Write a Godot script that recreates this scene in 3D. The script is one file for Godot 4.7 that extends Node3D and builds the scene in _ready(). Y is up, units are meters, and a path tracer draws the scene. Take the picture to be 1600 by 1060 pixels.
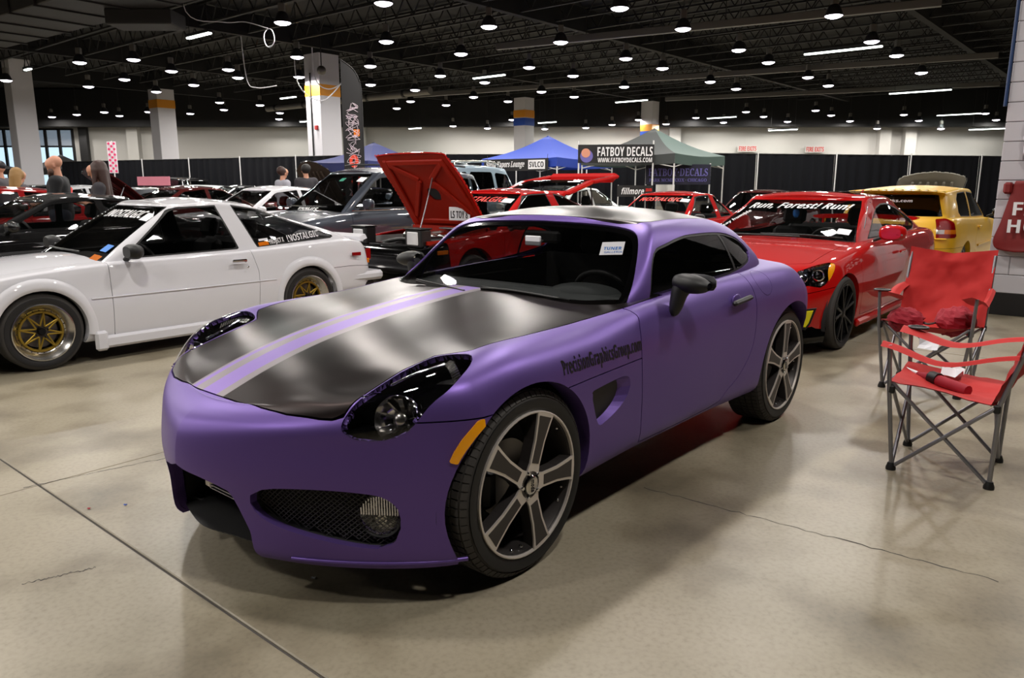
extends Node3D
# A car show in a convention hall: a matte purple coupe in front, rows of cars, tents and drapes behind, high-bay lamps above.

const YAW := -0.7013          # the cars of the show stand parallel
const EYE := 1.4
const LAMP_POWER := 12.0      # every high-bay lamp

func _ready() -> void:
	var cam := Camera3D.new()
	cam.name = "camera"
	cam.position = Vector3(0, EYE, 0)
	cam.rotation.x = -0.2013
	cam.fov = rad_to_deg(2.0 * atan(530.0 / 1186.0))
	cam.near = 0.05
	cam.far = 300.0
	add_child(cam)
	cam.current = true
	var we := WorldEnvironment.new()
	we.name = "environment"
	var env := Environment.new()
	env.background_mode = Environment.BG_COLOR
	env.background_color = Color(0.75, 0.86, 0.95)
	env.background_energy_multiplier = 1.6
	env.tonemap_mode = Environment.TONE_MAPPER_LINEAR
	env.tonemap_exposure = 1.0
	env.sdfgi_enabled = true
	env.ssao_enabled = true
	env.ssil_enabled = true
	we.environment = env
	add_child(we)
	make_materials()
	build_all()
# ------------------------------------------------------------------ mesh helpers
class Soup:
	var v := PackedVector3Array()
	var n := PackedVector3Array()
	func tri(a: Vector3, b: Vector3, c: Vector3, na: Vector3, nb: Vector3, nc: Vector3) -> void:
		v.push_back(a); v.push_back(b); v.push_back(c)
		n.push_back(na); n.push_back(nb); n.push_back(nc)
	func flat(a: Vector3, b: Vector3, c: Vector3) -> void:
		var q := (b - a).cross(c - a).normalized()
		tri(a, b, c, q, q, q)
	func quad(a: Vector3, b: Vector3, c: Vector3, d: Vector3, out := Vector3.ZERO) -> void:
		var q := (b - a).cross(c - a) + (c - a).cross(d - a)
		q = q.normalized()
		if out != Vector3.ZERO and q.dot(out) < 0.0:
			q = -q
		tri(a, b, c, q, q, q)
		tri(a, c, d, q, q, q)
	func add(s: Soup, t := Transform3D.IDENTITY) -> Soup:
		if t == Transform3D.IDENTITY:
			v.append_array(s.v); n.append_array(s.n)
		else:
			var b := t.basis.inverse().transposed()
			for i in s.v.size():
				v.push_back(t * s.v[i]); n.push_back((b * s.n[i]).normalized())
		return self
	func moved(t: Transform3D) -> Soup:
		var s := Soup.new()
		s.add(self, t)
		return s
	func mirrored() -> Soup:
		var s := Soup.new()
		s.v = v.duplicate(); s.n = n.duplicate()
		for i in v.size():
			s.v[i].x = -v[i].x; s.n[i].x = -n[i].x
		return s
	func both() -> Soup:
		var s := mirrored()
		s.v.append_array(v); s.n.append_array(n)
		return s
	func offset(d: float) -> Soup:
		var s := Soup.new()
		s.n = n.duplicate(); s.v = v.duplicate()
		for i in v.size():
			s.v[i] = v[i] + n[i] * d
		return s

var used_names := {}
func numbered(called: String) -> String:
	var k: int = used_names.get(called, 0)
	used_names[called] = k + 1
	return called if k == 0 else "%s_%03d" % [called, k]

func mesh_of(s: Soup, uvs := "") -> ArrayMesh:
	var a := []
	a.resize(Mesh.ARRAY_MAX)
	var m := ArrayMesh.new()
	var cnt := s.v.size()
	if cnt == 0:
		return m
	var v := s.v
	var n := s.n
	for i in range(0, cnt, 3):
		var g := (v[i + 1] - v[i]).cross(v[i + 2] - v[i])
		if g.dot(n[i] + n[i + 1] + n[i + 2]) > 0.0:
			var t := v[i + 1]; v[i + 1] = v[i + 2]; v[i + 2] = t
			t = n[i + 1]; n[i + 1] = n[i + 2]; n[i + 2] = t
	a[Mesh.ARRAY_VERTEX] = v
	a[Mesh.ARRAY_NORMAL] = n
	if uvs != "":
		var uv := PackedVector2Array()
		uv.resize(cnt)
		for i in cnt:
			uv[i] = Vector2(v[i].x, v[i].z) if uvs == "xz" else (Vector2(v[i].x, v[i].y) if uvs == "xy" else Vector2(v[i].z, v[i].y))
		a[Mesh.ARRAY_TEX_UV] = uv
	m.add_surface_from_arrays(Mesh.PRIMITIVE_TRIANGLES, a)
	return m

func obj(s: Variant, called: String, m: Material, parent: Node3D = null, uvs := "") -> MeshInstance3D:
	var o := MeshInstance3D.new()
	o.mesh = mesh_of(s, uvs) if s is Soup else s
	o.material_override = m
	o.cast_shadow = GeometryInstance3D.SHADOW_CASTING_SETTING_ON
	if parent == null:
		o.name = numbered(called)
		add_child(o)
	else:
		o.name = called
		parent.add_child(o, true)
	return o

func node(called: String, parent: Node3D = null, at := Vector3.ZERO, turn := 0.0) -> Node3D:
	var o := Node3D.new()
	if parent == null:
		o.name = numbered(called)
		add_child(o)
	else:
		o.name = called
		parent.add_child(o, true)
	o.position = at
	o.rotation.y = turn
	return o

func tag(o: Node, label: String, category: String, group := "") -> Node:
	o.set_meta("label", label)
	o.set_meta("category", category)
	if group != "":
		o.set_meta("group", group)
	return o

func struct(o: Node) -> Node:
	o.set_meta("kind", "structure")
	return o

func copy_of(o: Node3D, at: Vector3, turn: float, called := "") -> Node3D:
	var c: Node3D = o.duplicate()
	c.name = numbered(called if called != "" else str(o.name).rstrip("0123456789_"))
	add_child(c)
	c.position = at
	c.rotation = Vector3(0, turn, 0)
	return c

# ------------------------------------------------------------------ curves
func curve(k: Array, y: Array, x: float) -> float:
	# monotone cubic through (k, y); k ascending
	var c := k.size()
	if x <= k[0]:
		return y[0]
	if x >= k[c - 1]:
		return y[c - 1]
	var i := 0
	while x > k[i + 1]:
		i += 1
	var h: float = k[i + 1] - k[i]
	var d: float = (y[i + 1] - y[i]) / h
	var m0: float = d
	var m1: float = d
	if i > 0:
		var e: float = (y[i] - y[i - 1]) / (k[i] - k[i - 1])
		m0 = 0.0 if e * d <= 0.0 else 2.0 * e * d / (e + d)
	if i < c - 2:
		var e2: float = (y[i + 2] - y[i + 1]) / (k[i + 2] - k[i + 1])
		m1 = 0.0 if e2 * d <= 0.0 else 2.0 * e2 * d / (e2 + d)
	var t: float = (x - k[i]) / h
	var t2 := t * t
	var t3 := t2 * t
	return (2 * t3 - 3 * t2 + 1) * y[i] + (t3 - 2 * t2 + t) * h * m0 + (3 * t2 - 2 * t3) * y[i + 1] + (t3 - t2) * h * m1

func loop2(pts: Array, sub := 6) -> PackedVector2Array:
	# smooth closed outline through pts; a point given twice in a row is a sharp corner
	var out := PackedVector2Array()
	var c := pts.size()
	for i in c:
		var a: Vector2 = pts[(i + c - 1) % c]
		var b: Vector2 = pts[i]
		var d: Vector2 = pts[(i + 1) % c]
		var e: Vector2 = pts[(i + 2) % c]
		if b == d:
			continue
		for k in sub:
			out.push_back(b.cubic_interpolate(d, a, e, float(k) / sub))
	return out

func path3(pts: Array, sub := 6) -> PackedVector3Array:
	var out := PackedVector3Array()
	var c := pts.size()
	for i in c - 1:
		var a: Vector3 = pts[maxi(i - 1, 0)]
		var b: Vector3 = pts[i]
		var d: Vector3 = pts[i + 1]
		var e: Vector3 = pts[mini(i + 2, c - 1)]
		for k in sub:
			out.push_back(b.cubic_interpolate(d, a, e, float(k) / sub))
	out.push_back(pts[c - 1])
	return out

func inside_of(pts: PackedVector2Array) -> Callable:
	# signed distance to an outline, negative inside; far away only roughly
	var lo := pts[0]
	var hi := pts[0]
	for p in pts:
		lo = lo.min(p); hi = hi.max(p)
	var c := pts.size()
	return func(p: Vector2) -> float:
		var ox := maxf(lo.x - p.x, p.x - hi.x)
		var oy := maxf(lo.y - p.y, p.y - hi.y)
		var o := maxf(ox, oy)
		if o > 0.12:
			return o
		var best := 1e9
		var hit := false
		var b := pts[c - 1]
		for i in c:
			var a := pts[i]
			var e := b - a
			var w := p - a
			var l := e.length_squared()
			var q := w
			if l > 0.0:
				q = w - e * clampf(w.dot(e) / l, 0.0, 1.0)
			var dd := q.length_squared()
			if dd < best:
				best = dd
			if (a.y > p.y) != (b.y > p.y) and p.x < (b.x - a.x) * (p.y - a.y) / (b.y - a.y) + a.x:
				hit = not hit
			b = a
		return -sqrt(best) if hit else sqrt(best)

func side_view(pts: Array, sub := 1, least := -9.0) -> Callable:   # outline in (z, y), for x above least
	var f := inside_of(loop2(pts, sub) if sub > 1 else PackedVector2Array(pts))
	return func(p: Vector3) -> float: return maxf(f.call(Vector2(p.z, p.y)), least - p.x)
func top_view(pts: Array, sub := 1, least := -9.0) -> Callable:    # outline in (x, z), for y above least
	var f := inside_of(loop2(pts, sub) if sub > 1 else PackedVector2Array(pts))
	return func(p: Vector3) -> float: return maxf(f.call(Vector2(p.x, p.z)), least - p.y)
func front_view(pts: Array, sub := 1, least := -99.0, most := 99.0) -> Callable:  # outline in (x, y), for z between
	var f := inside_of(loop2(pts, sub) if sub > 1 else PackedVector2Array(pts))
	return func(p: Vector3) -> float: return maxf(f.call(Vector2(p.x, p.y)), maxf(least - p.z, p.z - most))

func along(dir: Vector3, pts: Array, sub := 1, reach := 9.0, centre := Vector3.ZERO) -> Callable:
	# outline given as points in space, seen along dir; only within reach of the centre plane
	var b := frame_on(dir)
	var flat := []
	for p in pts:
		flat.append(Vector2(p.dot(b.x), p.dot(b.y)))
	var f := inside_of(loop2(flat, sub) if sub > 1 else PackedVector2Array(flat))
	return func(p: Vector3) -> float: return maxf(f.call(Vector2(p.dot(b.x), p.dot(b.y))), absf((p - centre).dot(b.z)) - reach)

# ------------------------------------------------------------------ cutting
func cut(s: Soup, f: Callable, level := 0.0, rim: Variant = null) -> Array:
	# splits a surface where f = level: [inside, outside]; rim collects the cut as segments (p, q, np, nq)
	var a := Soup.new()
	var b := Soup.new()
	var v := s.v
	var n := s.n
	for i in range(0, v.size(), 3):
		var f0: float = f.call(v[i]) - level
		var f1: float = f.call(v[i + 1]) - level
		var f2: float = f.call(v[i + 2]) - level
		if f0 < 0.0 and f1 < 0.0 and f2 < 0.0:
			a.tri(v[i], v[i + 1], v[i + 2], n[i], n[i + 1], n[i + 2])
		elif f0 >= 0.0 and f1 >= 0.0 and f2 >= 0.0:
			b.tri(v[i], v[i + 1], v[i + 2], n[i], n[i + 1], n[i + 2])
		else:
			var o := i
			var x := i + 1
			var y := i + 2
			var fo := f0
			var fx := f1
			var fy := f2
			if (f1 < 0.0) != (f0 < 0.0) and (f1 < 0.0) != (f2 < 0.0):
				o = i + 1; x = i + 2; y = i; fo = f1; fx = f2; fy = f0
			elif (f2 < 0.0) != (f0 < 0.0) and (f2 < 0.0) != (f1 < 0.0):
				o = i + 2; x = i; y = i + 1; fo = f2; fx = f0; fy = f1
			var t1 := fo / (fo - fx)
			var t2 := fo / (fo - fy)
			var p := v[o].lerp(v[x], t1)
			var q := v[o].lerp(v[y], t2)
			var np := n[o].lerp(n[x], t1).normalized()
			var nq := n[o].lerp(n[y], t2).normalized()
			var lone := a if fo < 0.0 else b
			var pair := b if fo < 0.0 else a
			lone.tri(v[o], p, q, n[o], np, nq)
			pair.tri(p, v[x], v[y], np, n[x], n[y])
			pair.tri(p, v[y], q, np, n[y], nq)
			if rim != null:
				rim.append([p, q, np, nq])
	return [a, b]

func flange(rim: Array, depth: float, dir := Vector3.ZERO) -> Soup:
	var s := Soup.new()
	for r in rim:
		var d0: Vector3 = -r[2] * depth if dir == Vector3.ZERO else dir * depth
		var d1: Vector3 = -r[3] * depth if dir == Vector3.ZERO else dir * depth
		s.quad(r[0], r[1], r[1] + d1, r[0] + d0)
	return s

func panel(s: Soup, f: Callable, gap := 0.0025, depth := 0.012) -> Array:
	# lifts a panel out with a shut line round it: [panel, rest], both with turned-in edges
	var r1 := []
	var r2 := []
	var c := cut(s, f, -gap, r1)
	var d := cut(c[1], f, gap, r2)
	c[0].add(flange(r1, depth)); d[1].add(flange(r2, depth))
	return [c[0], d[1]]

# ------------------------------------------------------------------ shells
func shell(rows: Array, sub := 3, nf := 14, ns := 50, nr := 12) -> Soup:
	# half of a car-like shell (x >= 0). Each row is an outline seen from above, from front centre round to rear centre:
	# zf, zr ends; cf, cr where the corners begin; ef, er corner exponents; w(z) half width; y(x, z) height
	var cols := nf + ns + nr + 1
	var net := []
	for r in rows:
		var line := PackedVector3Array()
		line.resize(cols)
		for i in cols:
			var x := 0.0
			var z := 0.0
			if i <= nf:
				var th := PI / 2 * i / nf
				z = r.cf + (r.zf - r.cf) * pow(maxf(cos(th), 0.0), r.ef)
				x = r.w.call(z) * pow(maxf(sin(th), 0.0), r.ef)
				if i == 0:
					x = 0.0
			elif i < nf + ns:
				var t := float(i - nf) / ns
				z = lerpf(r.cf, r.cr, t)
				x = r.w.call(z)
			else:
				var th2 := PI / 2 * (1.0 - float(i - nf - ns) / nr)
				z = r.cr + (r.zr - r.cr) * pow(maxf(cos(th2), 0.0), r.er)
				x = r.w.call(z) * pow(maxf(sin(th2), 0.0), r.er)
				if i == cols - 1:
					x = 0.0
			line[i] = Vector3(x, r.y.call(x, z), z)
		net.append(line)
	return lattice(net, sub)

func lattice(net: Array, sub := 3, closed := false) -> Soup:
	# smooth surface through rows of points; splined across the rows
	var lines := []
	var c := net.size()
	for j in c - 1:
		var a: PackedVector3Array = net[maxi(j - 1, 0)]
		var b: PackedVector3Array = net[j]
		var d: PackedVector3Array = net[j + 1]
		var e: PackedVector3Array = net[mini(j + 2, c - 1)]
		for k in sub:
			var t := float(k) / sub
			var line := PackedVector3Array()
			line.resize(b.size())
			for i in b.size():
				line[i] = b[i].cubic_interpolate(d[i], a[i], e[i], t)
			lines.append(line)
	lines.append(net[c - 1])
	return grid(lines, closed)

func grid(lines: Array, closed := false) -> Soup:
	var h := lines.size()
	var w: int = lines[0].size()
	var nn := []
	for j in h:
		var ln := PackedVector3Array()
		ln.resize(w)
		var l0: PackedVector3Array = lines[maxi(j - 1, 0)]
		var l1: PackedVector3Array = lines[j]
		var l2: PackedVector3Array = lines[mini(j + 1, h - 1)]
		for i in w:
			var i0 := i - 1
			var i1 := i + 1
			if closed:
				i0 = w - 2 if i == 0 else i0
				i1 = 1 if i == w - 1 else i1
			else:
				i0 = maxi(i0, 0); i1 = mini(i1, w - 1)
			ln[i] = (l1[i1] - l1[i0]).cross(l2[i] - l0[i]).normalized()
		nn.append(ln)
	var s := Soup.new()
	for j in h - 1:
		for i in w - 1:
			var a: Vector3 = lines[j][i]
			var b: Vector3 = lines[j][i + 1]
			var c: Vector3 = lines[j + 1][i + 1]
			var d: Vector3 = lines[j + 1][i]
			if a.distance_squared_to(b) > 1e-12 or c.distance_squared_to(d) > 1e-12:
				if not a.is_equal_approx(b):
					s.tri(a, b, c, nn[j][i], nn[j][i + 1], nn[j + 1][i + 1])
				if not c.is_equal_approx(d):
					s.tri(a, c, d, nn[j][i], nn[j + 1][i + 1], nn[j + 1][i])
	return s

# ------------------------------------------------------------------ solids
func box(size: Vector3, at := Vector3.ZERO, bevel := 0.0) -> Soup:
	var s := Soup.new()
	var h := size / 2
	if bevel <= 0.0:
		for ax in 3:
			for sg in [-1.0, 1.0]:
				var u := Vector3.ZERO
				var w := Vector3.ZERO
				var c := Vector3.ZERO
				u[(ax + 1) % 3] = h[(ax + 1) % 3]
				w[(ax + 2) % 3] = h[(ax + 2) % 3]
				c[ax] = h[ax] * sg
				s.quad(at + c - u - w, at + c + u - w, at + c + u + w, at + c - u + w, c)
		return s
	var b := minf(bevel, minf(h.x, minf(h.y, h.z)) * 0.95)
	var i := h - Vector3(b, b, b)
	for ax in 3:
		var p := (ax + 1) % 3
		var q := (ax + 2) % 3
		for sg in [-1.0, 1.0]:
			var u := Vector3.ZERO; u[p] = i[p]
			var w := Vector3.ZERO; w[q] = i[q]
			var c := Vector3.ZERO; c[ax] = h[ax] * sg
			s.quad(at + c - u - w, at + c + u - w, at + c + u + w, at + c - u + w, c)
			for sp in [-1.0, 1.0]:
				# edge between +-ax and +-p
				var e1 := Vector3.ZERO; e1[ax] = h[ax] * sg; e1[p] = i[p] * sp
				var e2 := Vector3.ZERO; e2[ax] = i[ax] * sg; e2[p] = h[p] * sp
				s.quad(at + e1 - w, at + e1 + w, at + e2 + w, at + e2 - w, e1 + e2)
	for sx in [-1.0, 1.0]:
		for sy in [-1.0, 1.0]:
			for sz in [-1.0, 1.0]:
				var k := Vector3(sx, sy, sz)
				var a := at + Vector3(h.x, i.y, i.z) * k
				var e := at + Vector3(i.x, h.y, i.z) * k
				var c := at + Vector3(i.x, i.y, h.z) * k
				var q := k.normalized()
				s.tri(a, e, c, q, q, q)
	return s

func frame_on(dir: Vector3) -> Basis:
	var w := dir.normalized()
	var u := Vector3.UP if absf(w.y) < 0.9 else Vector3.RIGHT
	var r := u.cross(w).normalized()
	return Basis(r, w.cross(r), w)

func tube(path: Variant, radius: Variant, sides := 8, caps := true, flat := 1.0) -> Soup:
	var c: int = path.size()
	var lines := []
	var r := Vector3.ZERO
	for i in c:
		var t: Vector3 = (path[mini(i + 1, c - 1)] - path[maxi(i - 1, 0)]).normalized()
		if i == 0:
			r = frame_on(t).x
		else:
			r = (r - t * r.dot(t)).normalized()
		var u := t.cross(r)
		var rad: float = radius if radius is float else radius[i]
		var line := PackedVector3Array()
		for k in sides + 1:
			var a := TAU * k / sides
			line.push_back(path[i] + (r * cos(a) + u * sin(a) * flat) * rad)
		lines.append(line)
	var s := grid(lines, true)
	# outward normals
	for i in range(0, s.v.size(), 3):
		pass
	if caps:
		for e in [0, c - 1]:
			var q: Vector3 = (path[0] - path[1]).normalized() if e == 0 else (path[c - 1] - path[c - 2]).normalized()
			for k in sides:
				s.tri(path[e], lines[e][k], lines[e][k + 1], q, q, q)
	return s

func bar(a: Vector3, b: Vector3, r: float, sides := 8) -> Soup:
	return tube([a, b], r, sides)

func beam(a: Vector3, b: Vector3, w: float, h: float, bevel := 0.0, up := Vector3.UP) -> Soup:
	var d := b - a
	var z := d.normalized()
	var x := up.cross(z)
	x = x.normalized() if x.length() > 0.01 else Vector3.RIGHT
	return box(Vector3(w, h, d.length()), Vector3.ZERO, bevel).moved(Transform3D(Basis(x, z.cross(x), z), (a + b) / 2))

func lathe(profile: Array, seg := 32, from := 0.0, to := TAU) -> Soup:
	# profile of (radius, x) turned about the x axis; corners sharper than 40 degrees stay sharp
	var s := Soup.new()
	var c := profile.size()
	var nrm := []
	for i in c - 1:
		var d: Vector2 = profile[i + 1] - profile[i]
		nrm.append(Vector2(d.y, -d.x).normalized())
	for i in c - 1:
		var n0: Vector2 = nrm[i]
		var n1: Vector2 = nrm[i]
		if i > 0 and nrm[i - 1].dot(nrm[i]) > 0.77:
			n0 = (nrm[i - 1] + nrm[i]).normalized()
		if i < c - 2 and nrm[i + 1].dot(nrm[i]) > 0.77:
			n1 = (nrm[i + 1] + nrm[i]).normalized()
		var p: Vector2 = profile[i]
		var q: Vector2 = profile[i + 1]
		for k in seg:
			var a := from + (to - from) * k / seg
			var b := from + (to - from) * (k + 1) / seg
			var ca := cos(a); var sa := sin(a); var cb := cos(b); var sb := sin(b)
			var A := Vector3(p.y, p.x * ca, p.x * sa)
			var B := Vector3(p.y, p.x * cb, p.x * sb)
			var C := Vector3(q.y, q.x * cb, q.x * sb)
			var D := Vector3(q.y, q.x * ca, q.x * sa)
			var nA := Vector3(n0.y, n0.x * ca, n0.x * sa)
			var nB := Vector3(n0.y, n0.x * cb, n0.x * sb)
			var nC := Vector3(n1.y, n1.x * cb, n1.x * sb)
			var nD := Vector3(n1.y, n1.x * ca, n1.x * sa)
			if p.x > 1e-6:
				s.tri(A, B, C, nA, nB, nC)
			if q.x > 1e-6:
				s.tri(A, C, D, nA, nC, nD)
	return s

func prism(pts: Variant, depth: float, t := Transform3D.IDENTITY, bevel := 0.0) -> Soup:
	# outline in (x, y) raised along +z from 0 to depth, the front edge chamfered
	var p := PackedVector2Array(pts)
	var s := Soup.new()
	var top := p
	if bevel > 0.0:
		var ins := Geometry2D.offset_polygon(p, -bevel)
		if ins.size() == 1 and ins[0].size() == p.size():
			# pair each inset point with its nearest source point
			var shift := 0
			var best := 1e9
			for k in p.size():
				var dd := p[0].distance_to(ins[0][k])
				if dd < best:
					best = dd; shift = k
			top = PackedVector2Array()
			var fw: float = p[1].distance_to(ins[0][(shift + 1) % p.size()])
			var bw: float = p[1].distance_to(ins[0][(shift + p.size() - 1) % p.size()])
			for k in p.size():
				top.push_back(ins[0][posmod(shift + (k if fw <= bw else -k), p.size())])
		else:
			bevel = 0.0
	var idx := Geometry2D.triangulate_polygon(top)
	for i in range(0, idx.size(), 3):
		s.tri(Vector3(top[idx[i]].x, top[idx[i]].y, depth), Vector3(top[idx[i + 1]].x, top[idx[i + 1]].y, depth), Vector3(top[idx[i + 2]].x, top[idx[i + 2]].y, depth), Vector3.BACK, Vector3.BACK, Vector3.BACK)
	idx = Geometry2D.triangulate_polygon(p)
	for i in range(0, idx.size(), 3):
		s.tri(Vector3(p[idx[i]].x, p[idx[i]].y, 0), Vector3(p[idx[i + 1]].x, p[idx[i + 1]].y, 0), Vector3(p[idx[i + 2]].x, p[idx[i + 2]].y, 0), Vector3.FORWARD, Vector3.FORWARD, Vector3.FORWARD)
	var sg := -1.0 if Geometry2D.is_polygon_clockwise(p) else 1.0
	for i in p.size():
		var a := p[i]
		var b := p[(i + 1) % p.size()]
		var e := b - a
		var o := Vector3(e.y, -e.x, 0) * sg
		s.quad(Vector3(a.x, a.y, 0), Vector3(b.x, b.y, 0), Vector3(b.x, b.y, depth - bevel), Vector3(a.x, a.y, depth - bevel), o)
		if bevel > 0.0:
			var c := top[i]
			var d := top[(i + 1) % p.size()]
			s.quad(Vector3(a.x, a.y, depth - bevel), Vector3(b.x, b.y, depth - bevel), Vector3(d.x, d.y, depth), Vector3(c.x, c.y, depth), o + Vector3(0, 0, o.length()))
	return s if t == Transform3D.IDENTITY else s.moved(t)

func blob(radii: Vector3, at := Vector3.ZERO, seg := 20, rings := 12, ex := 1.0) -> Soup:
	var lines := []
	for j in rings + 1:
		var ph := -PI / 2 + PI * j / rings
		var line := PackedVector3Array()
		for i in seg + 1:
			var th := TAU * i / seg
			var d := Vector3(cos(ph) * cos(th), sin(ph), cos(ph) * sin(th))
			if ex != 1.0:
				d = Vector3(signf(d.x) * pow(absf(d.x), ex), signf(d.y) * pow(absf(d.y), ex), signf(d.z) * pow(absf(d.z), ex))
			line.push_back(at + d * radii)
		lines.append(line)
	var s := grid(lines, true)
	for i in s.v.size():
		if s.n[i].dot(s.v[i] - at) < 0.0:
			s.n[i] = -s.n[i]
		if s.n[i].length() < 0.5:
			s.n[i] = Vector3(0, signf(s.v[i].y - at.y), 0)
	return s

func letters(text: String, height: float, font := "Droid Sans", bold := true, depth := 0.002, width := 0.0, slant := 0.0) -> Soup:
	# lettering in the (x, y) plane, centred, facing +z
	var tm := TextMesh.new()
	var f := SystemFont.new()
	f.font_names = PackedStringArray([font])
	f.font_weight = 700 if bold else 400
	tm.font = f
	tm.text = text
	tm.font_size = 64
	tm.pixel_size = height / 46.0
	tm.depth = depth
	tm.curve_step = 3.0
	var s := Soup.new()
	for k in tm.get_surface_count():
		var a := tm.surface_get_arrays(k)
		var v: PackedVector3Array = a[Mesh.ARRAY_VERTEX]
		var n: PackedVector3Array = a[Mesh.ARRAY_NORMAL]
		var idx: PackedInt32Array = a[Mesh.ARRAY_INDEX]
		for i in idx:
			s.v.push_back(v[i]); s.n.push_back(n[i])
	if s.v.is_empty():
		return s
	var lo := s.v[0]
	var hi := s.v[0]
	for p in s.v:
		lo = lo.min(p); hi = hi.max(p)
	var mid := (lo + hi) / 2
	var k := 1.0 if width <= 0.0 else width / maxf(hi.x - lo.x, 0.001)
	for i in s.v.size():
		var p := s.v[i] - mid
		s.v[i] = Vector3(p.x * k + p.y * slant, p.y, p.z)
	return s

func drape(s: Soup, on: Soup, origin: Vector3, across: Vector3, up: Vector3, lift := 0.002) -> Soup:
	# lays flat lettering (its x along across, y along up) on a surface seen along across x up
	var dir := across.cross(up).normalized()
	var lo := Vector2(1e9, 1e9)
	var hi := -lo
	for p in s.v:
		lo = lo.min(Vector2(p.x, p.y)); hi = hi.max(Vector2(p.x, p.y))
	var near := []
	for i in range(0, on.v.size(), 3):
		if (on.n[i] + on.n[i + 1] + on.n[i + 2]).dot(dir) <= 0.0:
			continue
		var q := []
		for k in 3:
			var w := on.v[i + k] - origin
			q.append(Vector3(w.dot(across), w.dot(up), w.dot(dir)))
		if minf(q[0].x, minf(q[1].x, q[2].x)) < hi.x and maxf(q[0].x, maxf(q[1].x, q[2].x)) > lo.x and minf(q[0].y, minf(q[1].y, q[2].y)) < hi.y and maxf(q[0].y, maxf(q[1].y, q[2].y)) > lo.y:
			near.append(q)
	var out := Soup.new()
	var memo := {}
	for i in s.v.size():
		var p := s.v[i]
		var key := Vector2(snappedf(p.x, 1e-5), snappedf(p.y, 1e-5))
		var d := -1e9
		if memo.has(key):
			d = memo[key]
		else:
			for q in near:
				var a: Vector3 = q[0]
				var b: Vector3 = q[1]
				var c: Vector3 = q[2]
				var den := (b.y - c.y) * (a.x - c.x) + (c.x - b.x) * (a.y - c.y)
				if absf(den) < 1e-12:
					continue
				var u := ((b.y - c.y) * (p.x - c.x) + (c.x - b.x) * (p.y - c.y)) / den
				var w := ((c.y - a.y) * (p.x - c.x) + (a.x - c.x) * (p.y - c.y)) / den
				if u >= -1e-4 and w >= -1e-4 and u + w <= 1.0001:
					d = maxf(d, u * a.z + w * b.z + (1 - u - w) * c.z)
			memo[key] = d
		if d < -1e8:
			d = 0.0
		out.v.push_back(origin + across * p.x + up * p.y + dir * (d + lift + (0.001 if s.n[i].z > 0.5 else 0.0)))
		out.n.push_back((across * s.n[i].x + up * s.n[i].y + dir * s.n[i].z).normalized())
	return out

func quad_sheet(w: float, h: float, nx := 6, ny := 4) -> Soup:
	var s := Soup.new()
	for j in ny:
		for i in nx:
			var x0 := w * (float(i) / nx - 0.5)
			var x1 := w * (float(i + 1) / nx - 0.5)
			var y0 := h * (float(j) / ny - 0.5)
			var y1 := h * (float(j + 1) / ny - 0.5)
			s.quad(Vector3(x0, y0, 0), Vector3(x1, y0, 0), Vector3(x1, y1, 0), Vector3(x0, y1, 0), Vector3.BACK)
	return s
# ------------------------------------------------------------------ materials
var M := {}
func lin(r: float, g: float, b: float) -> Color:
	return Color(r, g, b).linear_to_srgb()
func mat(called: String, c: Color, rough := 0.5, metal := 0.0, spec := 0.5) -> StandardMaterial3D:
	var m := StandardMaterial3D.new()
	m.resource_name = called
	m.albedo_color = c
	m.roughness = rough
	m.metallic = metal
	m.metallic_specular = spec
	M[called] = m
	return m
func coat(m: StandardMaterial3D, amount := 1.0, rough := 0.03) -> StandardMaterial3D:
	m.clearcoat_enabled = true
	m.clearcoat = amount
	m.clearcoat_roughness = rough
	return m
func glass(called: String, c: Color, alpha: float, rough := 0.02) -> StandardMaterial3D:
	var m := mat(called, Color(c.r, c.g, c.b, alpha), rough)
	m.transparency = BaseMaterial3D.TRANSPARENCY_ALPHA
	return m
func glow(called: String, c: Color, energy: float) -> StandardMaterial3D:
	var m := mat(called, Color(0.9, 0.9, 0.9), 0.5)
	m.emission_enabled = true
	m.emission = c
	m.emission_energy_multiplier = energy
	return m
func noise(freq: float, octaves := 4, sd := 1, kind := FastNoiseLite.TYPE_SIMPLEX_SMOOTH) -> FastNoiseLite:
	var f := FastNoiseLite.new()
	f.noise_type = kind
	f.frequency = freq
	f.fractal_octaves = octaves
	f.seed = sd
	return f
func noise_tex(f: FastNoiseLite, size := 512, ramp: Variant = null, bumpy := 0.0) -> NoiseTexture2D:
	var t := NoiseTexture2D.new()
	t.width = size
	t.height = size
	t.seamless = true
	t.noise = f
	if ramp != null:
		var g := Gradient.new()
		var offs := PackedFloat32Array()
		var cols := PackedColorArray()
		for r in ramp:
			offs.push_back(r[0]); cols.push_back(r[1])
		g.offsets = offs
		g.colors = cols
		t.color_ramp = g
	if bumpy > 0.0:
		t.as_normal_map = true
		t.bump_strength = bumpy
	return t
func triplanar(m: StandardMaterial3D, scale: float, world := true) -> void:
	m.uv1_triplanar = true
	m.uv1_world_triplanar = world
	m.uv1_scale = Vector3.ONE * scale

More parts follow.
